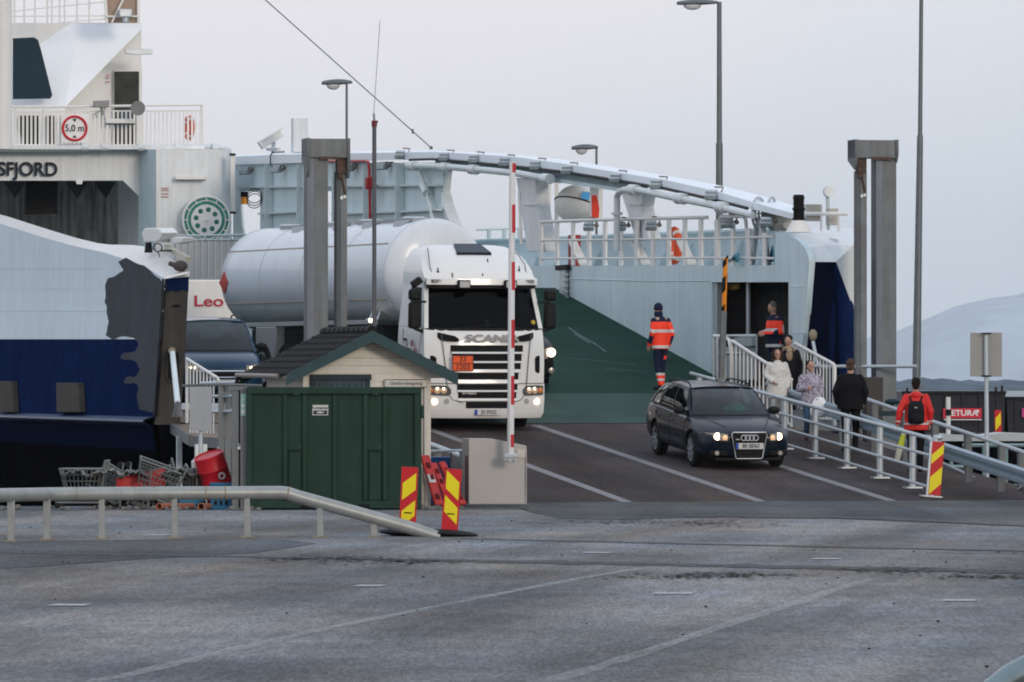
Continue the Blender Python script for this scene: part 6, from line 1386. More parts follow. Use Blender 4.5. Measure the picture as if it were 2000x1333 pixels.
for x in range(1520, 2100, 62): p = onw(x, lin(tb, x), 5.48); zb_ = rampz(p.y); mb = SB(); mb.bb((5.42, p.y-.05, zb_-.05), (5.54, p.y+.05, p.z-.02)); mb.build('post', galvd, t_)
t_ = thing('footway_railing', SHIP @ Matrix.Translation((5.95, -10, rampz(-10))), 'outer grey tube railing with wide flat posts along the footway edge', 'railing')
P1, P2, P3 = onlink(1882, 945), onlink(1948, 968), onlink(1986, 980)
tb2 = [(1640, 745), (1693, 780), (1750, 800), (1822, 824), (1930, 860), (2000, 884), (2080, 915)]
mb = SB(); mb.tube([onw(x, y, 5.95) for x, y in tb2], .04, 8); mb.build('rail_tube', galvl, t_)
tb3 = [(1837, 903), (1905, 935), (1978, 963), (2010, 945)]
mb = SB(); mb.tube([onw(x, y, 5.95) for x, y in tb3], .03, 8); mb.build('rail_tube', galvl, t_)
for x in (1700, 1760, 1818, 1882, 1948, 1986, 2040):
    p = onw(x, lin(tb2, x), 5.95); mb = SB(); mb.bb((5.97, p.y-.06, min(rampz(p.y), p.z-.8)), (6.09, p.y+.06, p.z-.02)); mb.build('post', galvd, t_)
# -- gangway between the ferry doorway and the footway
t_ = thing('gangway', SHIP @ Matrix.Translation((5.9, 0, 1.3)), 'white gangway with barred side rails sloping down from the ferry doorway', 'gangway')
gz = lambda L: 1.08+(1.86-1.08)*(L+1.8)/3.9
mb = SB(); mb.prism([(5.3, -1.8, 1.10), (6.6, -1.8, 1.10), (6.6, 2.2, 1.9), (5.3, 2.2, 1.9)], (0, 0, -.1)); mb.build('tread', galvd, t_)
def barred(pts_top, zbot, nm='side_rail', n=18, r=.018, R_=.035):
    mb = SB(); mb.tube(pts_top, R_, 8); A, B_ = Vector(pts_top[0]), Vector(pts_top[-1]) 
    mb.tube([(A.x, A.y, zbot(A.y)+.12), (B_.x, B_.y, zbot(B_.y)+.12)], R_*.8, 8)
    for i in range(n+1):
        p = A.lerp(B_, i/n); mb.tube([(p.x, p.y, zbot(p.y)+.12), (p.x, p.y, p.z)], r, 5)
    return mb.build(nm, whitec, t_)
A_, B2 = ray(1430, 666, 126), ray(1546, 742, 122.3)
barred([A_, B2], lambda L: gz(L)-.05, n=15)
C_, D_ = ray(1553, 671, 124.6), ray(1627, 711, 122.8); barred([C_, D_], lambda L: gz(L)-.1 if L > 1 else 1.12, n=12)
mb = SB(); mb.tube([D_, D_+Vector((.03, -.02, -.05)), (D_.x+.03, D_.y-.02, 1.1)], .035, 8); mb.tube([A_, A_-Vector((.02, 0, .06)), (A_.x-.02, A_.y, 1.3)], .035, 8); mb.build('end_post', whitec, t_)
E_, F_ = ray(1394, 657, 127.5), ray(1412, 657, 127.3)
mb = SB(); pts = [E_, F_, ray(1424, 664, 127), ray(1429, 690, 126.8), ray(1430, 840, 126.6)]; mb.tube(pts, .04, 8)
for i in range(4): p = E_.lerp(ray(1424, 664, 127), i/4); mb.tube([p, (p.x, p.y, 1.7)], .02, 5)
mb.build('landing_rail', whitec, t_)
mb = SB(); mb.tube([ray(1585, 716, 123.5), ray(1790, 716, 122.5)], .035, 8); tag(mb.build('tube_bar', galvl), 'single horizontal tube between the gangway rail and the gantry columns', 'tube')
t_ = thing('drive_unit', SHIP @ Matrix.Translation((7.3, -2.6, .6)), 'dark machinery box with a hand wheel beside the right gantry', 'machinery')
mb = SB(); a = ray(1692, 737, 121.5); mb.bb((a.x, a.y, a.z-1.3), (a.x+.35, a.y+.3, a.z)); mb.build('gear_case', pm('dark brown case', (.06, .055, .05), .6), t_, bevel=.02)
mb = SB(); c = ray(1743, 785, 120); mb.ell(c, (.16, .1, .06)); mb.cyl(c-Vector((0, 0, .15)), c, .03); mb.ell(c+Vector((-.05, 0, .0)), (.05, .05, .05)); mb.bb(c+Vector((-.35, -.05, -.28)), c+Vector((.25, .05, -.18))); mb.build('hand_wheel', pm('dark teal iron', (.015, .035, .04), .5), t_)
# -- left side of the link
t_ = thing('ramp_platform', SHIP @ Matrix.Translation((-5.3, -3, 0)), 'steel side platform of the link ramp beside the left flank of the ferry', 'platform')
Q = [onlink(x, y) for x, y in ((303, 806), (372, 852), (520, 862), (520, 812), (352, 800))]
mb = SB(); mb.prism(Q, (0, 0, -.05)); mb.build('deck_plate', pm('rusty tan deck', (.20, .15, .11), .7, var=.25, sc=3), t_)
mb = SB(); mb.bar(Q[0]+Vector((-.02, 0, -.08)), Q[1]+Vector((-.02, 0, -.08)), .06, .2); mb.bar(Q[1]+Vector((0, 0, -.1)), Q[2]+Vector((0, 0, -.1)), .06, .2); mb.build('edge_beam', galvd, t_)
for px, py in ((350, 842), (386, 858), (399, 858), (430, 862)): p = onlink(px, py); mb = SB(); mb.bb((p.x-.05, p.y-.05, -1.9), (p.x+.05, p.y+.05, p.z-.1)); mb.build('leg', galvl, t_)
mb = SB()
for y in (749, 775, 805): mb.tube([ray(393 if y < 760 else 408, y, 114.5), ray(470, y-2, 113.5)], .03, 8)
mb.split('hand_rail', galvl, t_)
for x in (433, 446): mb = SB(); mb.bb(ray(x-6, 745, 114), ray(x+6, 990, 114)+Vector((0, .06, 0))); mb.build('stanchion', galvd, t_)
mb = SB(); mb.cyl(ray(337, 690, 121.2), ray(347, 788, 119.8), .055, .06, 12); o = mb.build('hydraulic_ram', pm('pale ram', (.62, .68, .70), .3), t_)
mb = SB(); c = ray(348, 800, 119.6); mb.prism([c+Vector((-.1, 0, -.15)), c+Vector((.1, 0, -.15)), c+Vector((.05, 0, .14)), c+Vector((-.04, 0, .14))], (0, .1, 0)); mb.build('ram_foot', galvd, o)
t_ = thing('side_barrier', SHIP @ Matrix.Translation((-5.0, -2.5, 1.0)), 'short white barred railing in front of the blue people carrier', 'railing')
A_, B2 = ray(365, 701, 119.2), ray(424, 738, 117.6)
mb = SB(); mb.tube([A_-Vector((0, 0, 1.25)), A_-Vector((0, 0, .03)), A_, B2, B2+Vector((.05, -.02, -.1)), B2+Vector((.05, -.02, -1.15))], .03, 8)
for i in range(1, 9): p = A_.lerp(B2, i/9); mb.tube([p, (p.x, p.y, 1.0)], .017, 5)
mb.build('barred_panel', whitec, t_)
t_ = thing('sign_back', frame(W(392, 0, 112).x, 112, 0), 'blank rounded metal sign seen from the back on a post left of the gate upright', 'sign')
mb = MB(); a = W(370, 842, 112); b_ = W(414, 756, 112); mb.prism([(a.x+.03, 112, a.z), (b_.x-.03, 112, a.z), (b_.x, 112, a.z+.03), (b_.x, 112, b_.z-.03), (b_.x-.03, 112, b_.z), (a.x+.03, 112, b_.z), (a.x, 112, b_.z-.03), (a.x, 112, a.z+.03)], (0, .03, 0)); mb.build('plate', pm('dull aluminium', (.42, .44, .46), .32, .75, var=.08, sc=3, streak=.1), t_)
mb = MB(); mb.cyl(W(392, 985, 112.1), W(392, 757, 112.1), .04); mb.build('post', galvl, t_)
# right: sign seen from behind, containers, far markers
t_ = thing('sign_back', frame(W(1926, 0, 112).x, 112, .2), 'large grey rectangular sign seen from behind on a single pole', 'sign')
mb = MB(); a = W(1895, 736, 112); b_ = W(1957, 650, 112); mb.bb((a.x, 112, a.z), (b_.x, 112.02, b_.z)); mb.build('plate', pm('sign back grey', (.30, .295, .28), .5, .2, var=.06), t_, bevel=.003)
mb = MB(); mb.cyl(W(1928, 965, 111.95), W(1926, 652, 111.95), .04); mb.build('pole', galvl, t_)
mb = MB(); mb.bar(W(1917, 735, 111.9), W(1936, 735, 111.9), .03, .03); mb.bar(W(1917, 652, 111.9), W(1936, 652, 111.9), .03, .03); mb.split('clamp', blackp, t_)
skipm = pm('skip dark grey', (.028, .028, .033), .5, var=.12, sc=2)
for i, (x0, x1, yt) in enumerate(((1762, 1964, 765), (1966, 2110, 776))):
    a = W(x0, yt, 212); b_ = W(x1, 848, 212); M = frame((a.x+b_.x)/2, 212, FQ); t_ = thing('waste_skip', M, ['dark grey waste skip with the red name sign across the water', 'dark grey waste skip at the right edge of the picture, lower than its neighbour'][i], 'waste skip', 'dark grey skips on the far quay')
    w2 = (b_.x-a.x)/2; h_ = a.z-FQ; mb = MB(M); mb.prism([(-w2+.05, 0, .05), (w2-.05, 0, .05), (w2, 0, h_), (-w2, 0, h_)], (0, 5, 0)); mb.build('body', skipm, t_)
    mb = MB(M); mb.bar((-w2-.02, -.05, h_-.03), (w2+.02, -.05, h_-.03), .1, .09); mb.build('rim', blackp, t_)
    for k in range(6): mb = MB(M); mb.bb((-w2+.3+k*(2*w2-.6)/5-.03, -.06, .1), (-w2+.3+k*(2*w2-.6)/5+.03, 0, h_-.08)); mb.build('side_rib', skipm, t_)
    if i == 0:
        for xx, hh in ((1772, .12), (1945, .15), (1957, .2)): mb = MB(); p = W(xx, yt, 211.9); mb.bb((p.x-.04, 211.9, p.z), (p.x+.04, 212, p.z+hh)); mb.build('lug', blackp, t_)
        a = W(1842, 817, 211.9); b_ = W(1917, 798, 211.9); mb = MB(); mb.bb((a.x, 211.85, a.z), (b_.x, 211.93, b_.z)); sn = mb.build('name_sign', pm('sign strong red', (.58, .02, .045), .5), t_)
        mb = MB(); mb.bb((a.x+.02, 211.84, a.z-.07), (b_.x, 211.9, a.z-.035)); mb.text('RETURA', ((a.x+b_.x)/2-.02, 211.85, (a.z+b_.z)/2), (1, 0, 0), (0, 0, 1), .19, .01, bold=.03, wx=1.1); mb.ell(W(1909, 804, 211.84), (.06, .01, .06)); mb.build('sign_lettering', pm('sign letter white', (.7, .68, .66), .5), sn)
    else:
        mb = MB(); a = W(1996, 815, 211.9); mb.bb((a.x, 211.85, a.z), (a.x+1.5, 211.93, a.z+.3)); mb.build('name_sign', pm('sign magenta', (.5, .05, .2), .5), t_)
mb = MB(); p = W(1852, 776, 199); mb.cyl((p.x, 199, FQ-.6), (p.x, 199, p.z), .075, n=14); t_ = mb.build('white_post', pm('post white', (.66, .65, .62), .5)); tag(t_, 'slim white post in front of the waste skip with the red sign', 'post')
mb = MB(); mb.bb((p.x-.09, 198.9, W(0, 812, 199).z), (p.x+.09, 199.1, W(0, 800, 199).z)); mb.build('dark_band', black, t_)
marker(1950, 848, 200, .22, .95, -1, 'small distant red and yellow marker board between the two waste skips', 1, base=False, z0=FQ-.1, stripes=[(.30, .52, .38)])
# pontoon between the quays
t_ = thing('pontoon', frame(12.5, 150, -1.9), 'low pontoon with pale gunwale and tube rails in the dark gap behind the footway', 'pontoon')
mb = MB(); mb.prism([W(x, y, 150) for x, y in ((1822, 856), (1845, 848), (1900, 853), (1960, 846), (1990, 847), (2150, 855), (2150, 862), (1830, 862))], (0, 2.5, 0)); mb.build('gunwale', pm('gunwale pale', (.42, .44, .44), .5), t_)
mb = MB(); mb.bb((W(1826, 0, 150).x, 150.05, -2.2), (W(2150, 0, 150).x, 152.4, W(0, 861, 150).z)); mb.build('side', keel, t_)
mb = MB(); [mb.tube([W(1880 if y < 900 else 1800, y, 148), W(2150, y, 148)], .05, 6) for y in (870, 912, 949)]; mb.split('tube_rail', pm('teal grey tube', (.22, .30, .30), .4, .3), t_)
mb = MB(); [mb.tube([W(x, 870, 148), W(x, 990, 148)], .05, 6) for x in (1858, 1922, 1965)]; mb.split('rail_post', MATS['teal grey tube'], t_)
# -- clutter on the quay edge at the left
def cart(M, label, k=1.0):
    t_ = thing('wire_trolley', M, label, 'trolley', 'wire trolleys heaped at the quay edge')
    mb = MB(M); r = .0085
    w0, w1, l0, l1, z0, z1 = .20*k, .27*k, .30*k, .42*k, .30*k, .78*k
    def cor(a, b_, v): return Vector((a*(w0+(w1-w0)*v), b_*(l0+(l1-l0)*v), z0+(z1-z0)*v))
    for v in (0, .25, .5, .75, 1): mb.tube([cor(-1, -1, v), cor(1, -1, v), cor(1, 1, v), cor(-1, 1, v)], r*(2 if v == 1 else .8), 4, closed=True)
    for s_ in (-1, 1):
        for i in range(10): f_ = -1+2*i/9; mb.tube([cor(s_, f_, 0), cor(s_, f_, 1)], r*.7, 4); mb.tube([cor(f_, s_, 0), cor(f_, s_, 1)], r*.7, 4)
    mb.build('basket', pm('trolley wire', (.17, .18, .175), .45, .4), t_)
    mb = MB(M); mb.tube([(-.2*k, .5*k, .12*k), (-.2*k, -.45*k, .12*k), (.2*k, -.45*k, .12*k), (.2*k, .5*k, .12*k)], .016, 6); mb.tube([(-.24*k, -.4*k, .12*k), (-.26*k, -.5*k, .95*k), (.26*k, -.5*k, .95*k), (.24*k, -.4*k, .12*k)], .016, 6); mb.build('frame', MATS['trolley wire'], t_)
    for x in (-.2, .2):
        for y in (-.42, .46): mb = MB(M); mb.lathe((x*k-.015, y*k, .06*k), (1, 0, 0), [(0, .05), (.03, .05)], 12); mb.build('castor', rub, t_)
    return t_
DX = lambda px, d=96.3: W(px, 0, d).x
cart(frame(DX(160), 96.4, 0, 85), 'wire trolley standing upright at the left end of the heap', .80)
cart(frame(DX(232), 96.6, .35, 60, 95, 10), 'wire trolley tipped on its side in the middle of the heap', .76)
cart(frame(DX(288), 96.2, .12, 100, 20, -8), 'wire trolley with its raised handle tilting to the right', .78)
cart(frame(DX(195), 96.9, .1, 70, 30, 20), 'wire trolley wedged behind the two left trolleys', .7)
cart(frame(DX(318), 96.9, .05, 110, -15, 30), 'wire trolley lying behind the raised handle near the red drum', .7)
cart(frame(DX(355), 96.5, .02, 80, -8, 4), 'wire trolley sunk low beside the red drum', .72)
mb = MB(); mb.grid(lambda u, v: Vector((DX(228+95*u), 96.2+.15*u, .28+.20*v+.16*u*v)), 6, 3); tag(mb.build('plastic_sheet', redp, solid=.02), 'red plastic sheet lying inside the heap of wire trolleys', 'plastic sheet')
c = Vector((DX(420), 96.3, .52)); ax = Vector((-.28, -.25, .92)).normalized()
t_ = thing('red_drum', frame(c.x, c.y, 0), 'red tilted oil drum with a white round mark left of the gate upright', 'drum')
mb = MB(); mb.lathe(c-ax*.35, ax, [(0, .22), (.01, .238), (.22, .238), (.235, .248), (.25, .238), (.46, .238), (.475, .248), (.49, .238), (.70, .238), (.71, .22), (.69, .215)], 36); mb.build('barrel', pm('drum red', (.45, .012, .022), .38, var=.12, sc=5, dirt=.15), t_)
mb = MB(); g = c+Vector((.12, -.24, .0)); mb.ring(g, (0.35, -1, -.2), .045, .014, 20, 5); mb.build('round_mark', platew, t_)
def crate(px, d, w_, h_, z, label, col, yaw=0):
    M = frame(DX(px, d), d, z, yaw); t_ = thing('plastic_crate', M, label, 'crate', 'blue plastic crates at the quay edge'); m = pm('crate blue '+str(col), col, .5, var=.1)
    mb = MB(M)
    for y in (-.19, .19): mb.box((0, y, h_/2), (w_, .02, h_))
    for x in (-w_/2, w_/2): mb.box((x, 0, h_/2), (.02, .36, h_))
    mb.box((0, 0, .015), (w_, .36, .02)); mb.box((0, -.2, h_-.03), (w_+.03, .02, .04)); mb.box((0, -.2, h_*.5), (w_+.01, .02, .02)); mb.build('shell', m, t_, bevel=.005)
    mb = MB(M)
    for i in (-.12, .0, .12): mb.box((i*w_*2.2, -.201, h_*.25), (.05, .01, .07))
    mb.split('hand_hole', black, t_)
crate(433, 96.0, .32, .42, 0, 'blue plastic crate under the red drum', (.01, .10, .20))
crate(372, 96.4, .36, .16, 0, 'flat blue plastic crate behind the orange pipes', (.03, .16, .26), 8)
for i, px in enumerate((330, 358, 402)):
    M = frame(DX(px, 95.6), 95.6, .055, -28+8*i); mb = MB(M); mb.lathe((0, -.25, 0), (0, 1, 0), [(0.6, .045), (0, .052), (-.05, .058), (-.05, .046), (.5, .043)], 18); tag(mb.build('drain_pipe', pm('orange brown pipe', (.33, .12, .07), .5)), ['orange drain pipe lying furthest left under the trolleys', 'orange drain pipe lying in the middle under the trolleys', 'orange drain pipe lying beside the blue crate'][i], 'drain pipe', 'orange drain pipes on the ground')
mb = MB(); c = Vector((DX(379), 96.6, .62)); mb.lathe(c, (0, 0, 1), [(0, .05), (.12, .06), (.14, .03), (.16, .03)], 16); tag(mb.build('white_bottle', whitec), 'small white plastic can beside the red drum', 'plastic can')
mb = MB(); c = Vector((DX(379), 96.6, .30)); mb.box(c+Vector((0, 0, 0)), (.2, .2, .6)); tag(mb.build('grey_block', galvd, bevel=.02), 'grey post stump carrying the white plastic can', 'post stump')
stone = pm('rubble', (.14, .13, .12), .9, var=.5, sc=6)
mb = MB()
for k in range(170):
    px = random.choice([random.uniform(-20, 520), random.uniform(200, 500), random.uniform(820, 905)]); p = Vector((DX(px), random.uniform(94.9, 96.9), 0)); r = random.uniform(.012, .055)
    mb.ell(p+Vector((0, 0, r*.5)), (r*random.uniform(.7, 1.5), r, r*random.uniform(.5, .9)), Matrix.Rotation(random.uniform(0, 3), 3, 'Z'), 6, 5)
tag(mb.build('rubble', stone, fix=False), kind='stuff')
# bags heaped on top of the trolleys
for px, z, w_, lab, col in ((150, .60, .2, 'crumpled grey plastic on the first wire trolley', (.15, .155, .15)), (213, .60, .3, 'crumpled pale plastic film between the first trolleys', (.22, .22, .20)), (262, .60, .26, 'crumpled dull plastic film on top of the heap', (.13, .135, .13)), (352, .60, .3, 'flattened grey sheet lying beside the red drum', (.13, .13, .12))):
    mb = MB(); c = Vector((DX(px), 96.3, z)); mb.grid(lambda u, v: c+Vector(((u-.5)*w_*1.8, (v-.5)*.5, .025*math.sin(13*u+px)+.02*math.cos(17*v+px)+.02*math.sin(29*u-11*v)-.16*abs(u-.5))), 14, 10); tag(mb.build('plastic_film', pm('film'+str(px), col, .45, var=.2, sc=9), solid=.01), lab, 'plastic film')
# ---------------------------------------------------------------- people
skin = pm('skin', (.42, .24, .17), .55, var=.08, sc=20)
def V(*a): return Vector(a)
def cap(mb, p, q, r0, r1):
    mb.cyl(p, q, r0, r1, 14); mb.ell(p, r0, seg=14, ring=8); mb.ell(q, r1, seg=14, ring=8)
def remesh(mb, name, mats, parent, vox, smooth=3, pick=None, label=None):
    o = mb.build(name, mats, parent, label=label)
    m = o.modifiers.new('r', 'REMESH'); m.mode = 'VOXEL'; m.voxel_size = vox; m.use_smooth_shade = True
    m2 = o.modifiers.new('s', 'SMOOTH'); m2.factor = .5; m2.iterations = smooth
    bake(o); me = o.data; me.materials.clear(); [me.materials.append(x) for x in mats]
    for p in me.polygons: p.use_smooth = True; p.material_index = pick(p.center) if pick else 0
    return o
def hand(mb, w, d, palm, s_, curl=.5, hk=1.0):
    """five separate fingers on a palm; w wrist, d direction of the hand, palm = palm normal"""
    d = d.normalized(); n = palm.normalized(); sd = d.cross(n).normalized()*s_
    c = w+d*.05*hk
    mb.ell(c, (.040*hk, .016*hk, .052*hk), Matrix((sd, n, d)).transposed(), 12, 8)
    for i, (o_, ln) in enumerate(((-.028, .062), (-.009, .073), (.010, .069), (.028, .052))):
        b = c+d*.042*hk+sd*o_*hk; m = b+(d*math.cos(curl*.6)+n*math.sin(curl*.6))*ln*.5*hk; e = m+(d*math.cos(curl*1.5)+n*math.sin(curl*1.5))*ln*.5*hk
        mb.tube([b, m, e], [.0095*hk, .009*hk, .0078*hk], 8); mb.ell(e, .008*hk, seg=8, ring=6)
    b = c-d*.02*hk-sd*.030*hk; m = b+(d*.6-sd*.7+n*.35).normalized()*.035*hk; e = m+(d*.9-sd*.2+n*.45).normalized()*.03*hk
    mb.tube([b, m, e], [.012*hk, .011*hk, .009*hk], 8); mb.ell(e, .009*hk, seg=8, ring=6)
def person(M, label, h, P, jacket, trousers, shoes, hairm, jfun=None, hem=.80, hairlen=0, hat=False, girth=1.0, vox=.012, hood=None, tfun=None, jr=1.0, group=None):
    """front faces -y. P: joint overrides (fractions of 1.75 m body)"""
    k = h/1.75; t = thing('person', M, label, 'person', group)
    J = dict(hip=(.095, 0, .93), kneeL=(-.10, -.02, .50), kneeR=(.10, -.02, .50), ankL=(-.10, .03, .09), ankR=(.10, .03, .09), sh=(.172, .005, 1.395),
             elL=(-.25, .03, 1.14), elR=(.25, .03, 1.14), wrL=(-.25, -.05, .89), wrR=(.25, -.05, .89), neck=(0, 0, 1.47), head=(0, -.015, 1.635), yaw=0, nod=0)
    J.update(P); g = girth
    def j(n): return Vector(J[n])*k
    hipL, hipR = Vector((-J['hip'][0], J['hip'][1], J['hip'][2]))*k, Vector(J['hip'])*k
    shL, shR = Vector((-J['sh'][0], J['sh'][1], J['sh'][2]))*k, Vector(J['sh'])*k
    hd = j('head'); HM = Matrix.Rotation(R(J['yaw']), 3, 'Z') @ Matrix.Rotation(R(J['nod']), 3, 'X')
    mb = MB(M)
    mb.ell(hd, (.076*k, .094*k, .112*k), HM); mb.ell(hd+HM @ V(0, -.02, -.055)*k, (.056*k, .068*k, .062*k), HM)
    mb.ell(hd+HM @ V(0, -.092, -.015)*k, (.011*k, .02*k, .024*k), HM); mb.ell(hd+HM @ V(0, -.075, -.10)*k, (.026*k, .024*k, .02*k), HM)
    for s_ in (1, -1): mb.ell(hd+HM @ V(s_*.078, .005, -.01)*k, (.011*k, .02*k, .031*k), HM)
    mb.ell(hd+HM @ V(0, -.085, .018)*k, (.045*k, .012*k, .010*k), HM)
    cap(mb, j('neck')-V(0, 0, .06)*k, hd-V(0, -.01, .06)*k, .06*k*g, .052*k)
    mb.ell(V(0, 0, .96)*k+V(J['hip'][0]*0, J['hip'][1]*k, 0), (.17*k*g, .125*k*g, .13*k)); mb.ell(V(0, 0, 1.12)*k, (.15*k*g, .11*k*g, .16*k)); mb.ell(V(0, 0, 1.30)*k, (.172*k*g, .115*k*g, .16*k)); mb.ell(V(0, 0, 1.41)*k, (.165*k, .085*k, .07*k))
    for s_, kn, an, hp_ in ((-1, 'kneeL', 'ankL', hipL), (1, 'kneeR', 'ankR', hipR)):
        cap(mb, hp_, j(kn), .092*k*g, .066*k); cap(mb, j(kn), j(an), .068*k, .052*k)
        a = j(an); dd = (j(kn)-a); fwd = V(J.get('toe', (s_*.25))*0+s_*.04, -.17, -.035)*k
        cap(mb, a+V(0, .03, -.045)*k, a+fwd, .042*k, .034*k); mb.ell(a+fwd*.75, (.046*k, .07*k, .036*k))
    hands = []
    for s_, el, wr, sh_ in ((-1, 'elL', 'wrL', shL), (1, 'elR', 'wrR', shR)):
        cap(mb, sh_, j(el), .056*k*g, .046*k); cap(mb, j(el), j(wr), .044*k, .030*k)
        d = (j(wr)-j(el)).normalized(); hands.append(j(wr))
        pn = Vector((-s_, -.3, 0)); pn = (pn-d*pn.dot(d)).normalized(); hand(mb, j(wr), d, pn, s_, J.get('curl', .7), k)
    eyes = [hd+HM @ V(s_*.032, -.082, .004)*k for s_ in (1, -1)]; mouth = hd+HM @ V(0, -.088, -.062)*k
    Ti = M.inverted() @ WM[t.name]
    def pick(c):
        if c.z > 1.40*k or min((c-x).length for x in hands) < .13*k and True:
            if min((c-x).length for x in eyes) < .014*k: return 3
            if (c-mouth).length < .018*k: return 4
            if c.z < 1.40*k and c.z < .2*k: return 2
            return 0
        if c.z < .115*k or min(abs(c.z-j('ankL').z), 9) < .02*k and False: return 2
        for an in ('ankL', 'ankR'):
            a = j(an)
            if (c-a).length < .24*k and c.z < a.z+.03*k and (c-a).xy.length < .26*k: return 2
        if tfun:
            r_ = tfun(c/k)
            if r_ is not None: return r_
        return 1
    b = remesh(mb, 'body', [skin, trousers, shoes, pm('eye dark', (.02, .015, .012), .3), pm('lip', (.30, .10, .09), .5)]+list(P.get('xm', [])), t, vox*.8, 2, pick)
    # jacket over torso and arms
    mb = MB(M); jk = jr
    hz_ = hem
    mb.loft([[(math.cos(a)*rx*k*g*jk, math.sin(a)*ry*k*g*jk+yo*k, z*k) for a in [2*math.pi*i/20 for i in range(20)]] for z, rx, ry, yo in ((hz_, .205 if hz_ > .75 else .225, .155, 0), (.96, .200, .150, 0), (1.10, .188, .140, 0), (1.28, .198, .142, 0), (1.36, .188, .122, 0), (1.42, .145, .098, .0), (1.48, .075, .07, 0))])
    for s_, el, wr, sh_ in ((-1, 'elL', 'wrL', shL), (1, 'elR', 'wrR', shR)):
        cap(mb, sh_, j(el), .066*k*g*jk, .062*k*jk); e_ = j(wr); cap(mb, j(el), j(el).lerp(e_, .93), .062*k*jk, .048*k*jk)
    mb.ring(j('neck')+V(0, .005, .0)*k, (0, .15, 1), .068*k, .026*k, 20, 8)
    if hood: mb.ell(j('neck')+V(0, .085, -.03)*k, (.095*k, .055*k, .065*k))
    def jp(c): return jfun(c/k, [x/k for x in (shL, shR, j('elL'), j('elR'), hands[0], hands[1])]) if jfun else 0
    jm = jacket if isinstance(jacket, list) else [jacket]
    remesh(mb, 'jacket', jm, t, vox, 4, jp)
    # hair or hat
    mb = MB(M)
    if hat:
        mb.ell(hd+HM @ V(0, .012, .035)*k, (.088*k, .106*k, .098*k), HM); mb.ring(hd+HM @ V(0, .01, .01)*k, HM @ V(0, .1, 1), .084*k, .016*k, 24, 6)
        remesh(mb, 'hat', [hairm], t, .010, 2)
    else:
        mb.ell(hd+HM @ V(0, .024, .028)*k, (.083*k, .092*k, .096*k), HM)
        mb.ell(hd+HM @ V(0, .06, -.03)*k, (.068*k, .05*k, .07*k), HM)
        for i in range(46 if hairlen else 22):      # locks
            a = random.uniform(-2.9, -.25)*-1; a = random.uniform(.15, math.pi-.15); th = random.uniform(.3, 1.5)
            q_ = hd+HM @ V(.082*math.cos(a)*math.sin(th), .03+.085*math.sin(a)*math.sin(th), .03+.09*math.cos(th))*k; mb.ell(q_, .02*k, seg=6, ring=5)
        if hairlen:
            for s_ in (1, -1):
                for i in range(14):
                    z = .03-(.03+hairlen)*i/13; mb.ell(hd+HM @ V(s_*(.088+.022*math.sin(i*1.3)), .01+.02*math.sin(i*2.1), z)*k, (.038*k, .048*k, .030*k), HM)
            for i in range(10): mb.ell(hd+HM @ V(random.uniform(-.06, .06), .075, -.02-hairlen*i/10)*k, .04*k)
        remesh(mb, 'hair', [hairm], t, .010, 1)
    return t, j, hd, HM
orange = pm('hi vis orange', (.95, .055, .022), .6, var=.08, sc=8, bump=.01, bsc=9, emit=(1, .07, .02), estr=.0)
hnavy = pm('work navy', (.012, .018, .045), .8, var=.15, sc=8, bump=.012, bsc=8)
refl = pm('reflective tape', (.55, .55, .53), .4, var=.05)
bootm = pm('black shoe', (.012, .011, .011), .6)
hairb = pm('brown hair', (.035, .02, .012), .7, var=.4, sc=30)
hairg = pm('greying hair', (.10, .085, .075), .8, var=.4, sc=30)
hairk = pm('dark hair', (.014, .010, .009), .7, var=.4, sc=30)
def hv(c, J):      # work jacket: navy yoke, cuffs and waist, orange body, two reflective bands
    shL_, shR_, elL_, elR_, wl, wr_ = J; x = abs(c.x)
    el = elL_ if c.x < 0 else elR_; wr = wl if c.x < 0 else wr_
    arm = x > .195 and min((c-el).length, (c-wr).length, ((el+wr)/2-c).length) < .13
    if arm:
        tt = (c-el).dot((wr-el).normalized())/(wr-el).length
        if -.30 < tt < -.08: return 2
        if tt > .82: return 0
        if .18 < tt <= .82: return 1
        return 0
    if c.z > 1.375: return 1
    if 1.16 < c.z < 1.215 or .845 < c.z < .90: return 2
    return 0
def wtr(c):
    if c.z < .36 and c.z > .10: return 6 if .20 < c.z < .25 or .31 < c.z else 5
    if .63 < c.z < .70 and c.x < -.06: return 5
    return None
XM = [orange, refl]
def at(px, d, z, yaw): return frame(W(px, 0, d).x, d, z, yaw)
t_, j_, hd_, HM_ = person(at(1290, 125.4, 1.80, 216), 'crew member in orange work clothes and dark cap standing back turned on the green ramp', 1.80, dict(xm=XM, elL=(-.24, .07, 1.15), elR=(.22, .03, 1.15), wrL=(-.21, -.01, .90), wrR=(.22, -.08, .91), kneeL=(-.085, -.06, .5), kneeR=(.075, .0, .5), ankL=(-.07, -.05, .09), ankR=(.05, .09, .09), yaw=-22, head=(0, -.075, 1.625), neck=(0, -.03, 1.46)), [orange, hnavy, refl], hnavy, bootm, hnavy, jfun=hv, hat=True, tfun=wtr, hem=.83, girth=1.0, jr=.94)
mb = MB(WM[t_.name]); mb.ell(hd_+V(0, .01, -.10), (.088, .10, .10)); mb.ell(V(0, -.02, 1.47), (.11, .10, .07)); remesh(mb, 'face_cover', [hnavy], t_, .011, 2)
def hv2(c, J):
    r_ = hv(c, J)
    if r_ == 0 and c.z < 1.10 and abs(c.x) < .21: return 1
    return r_
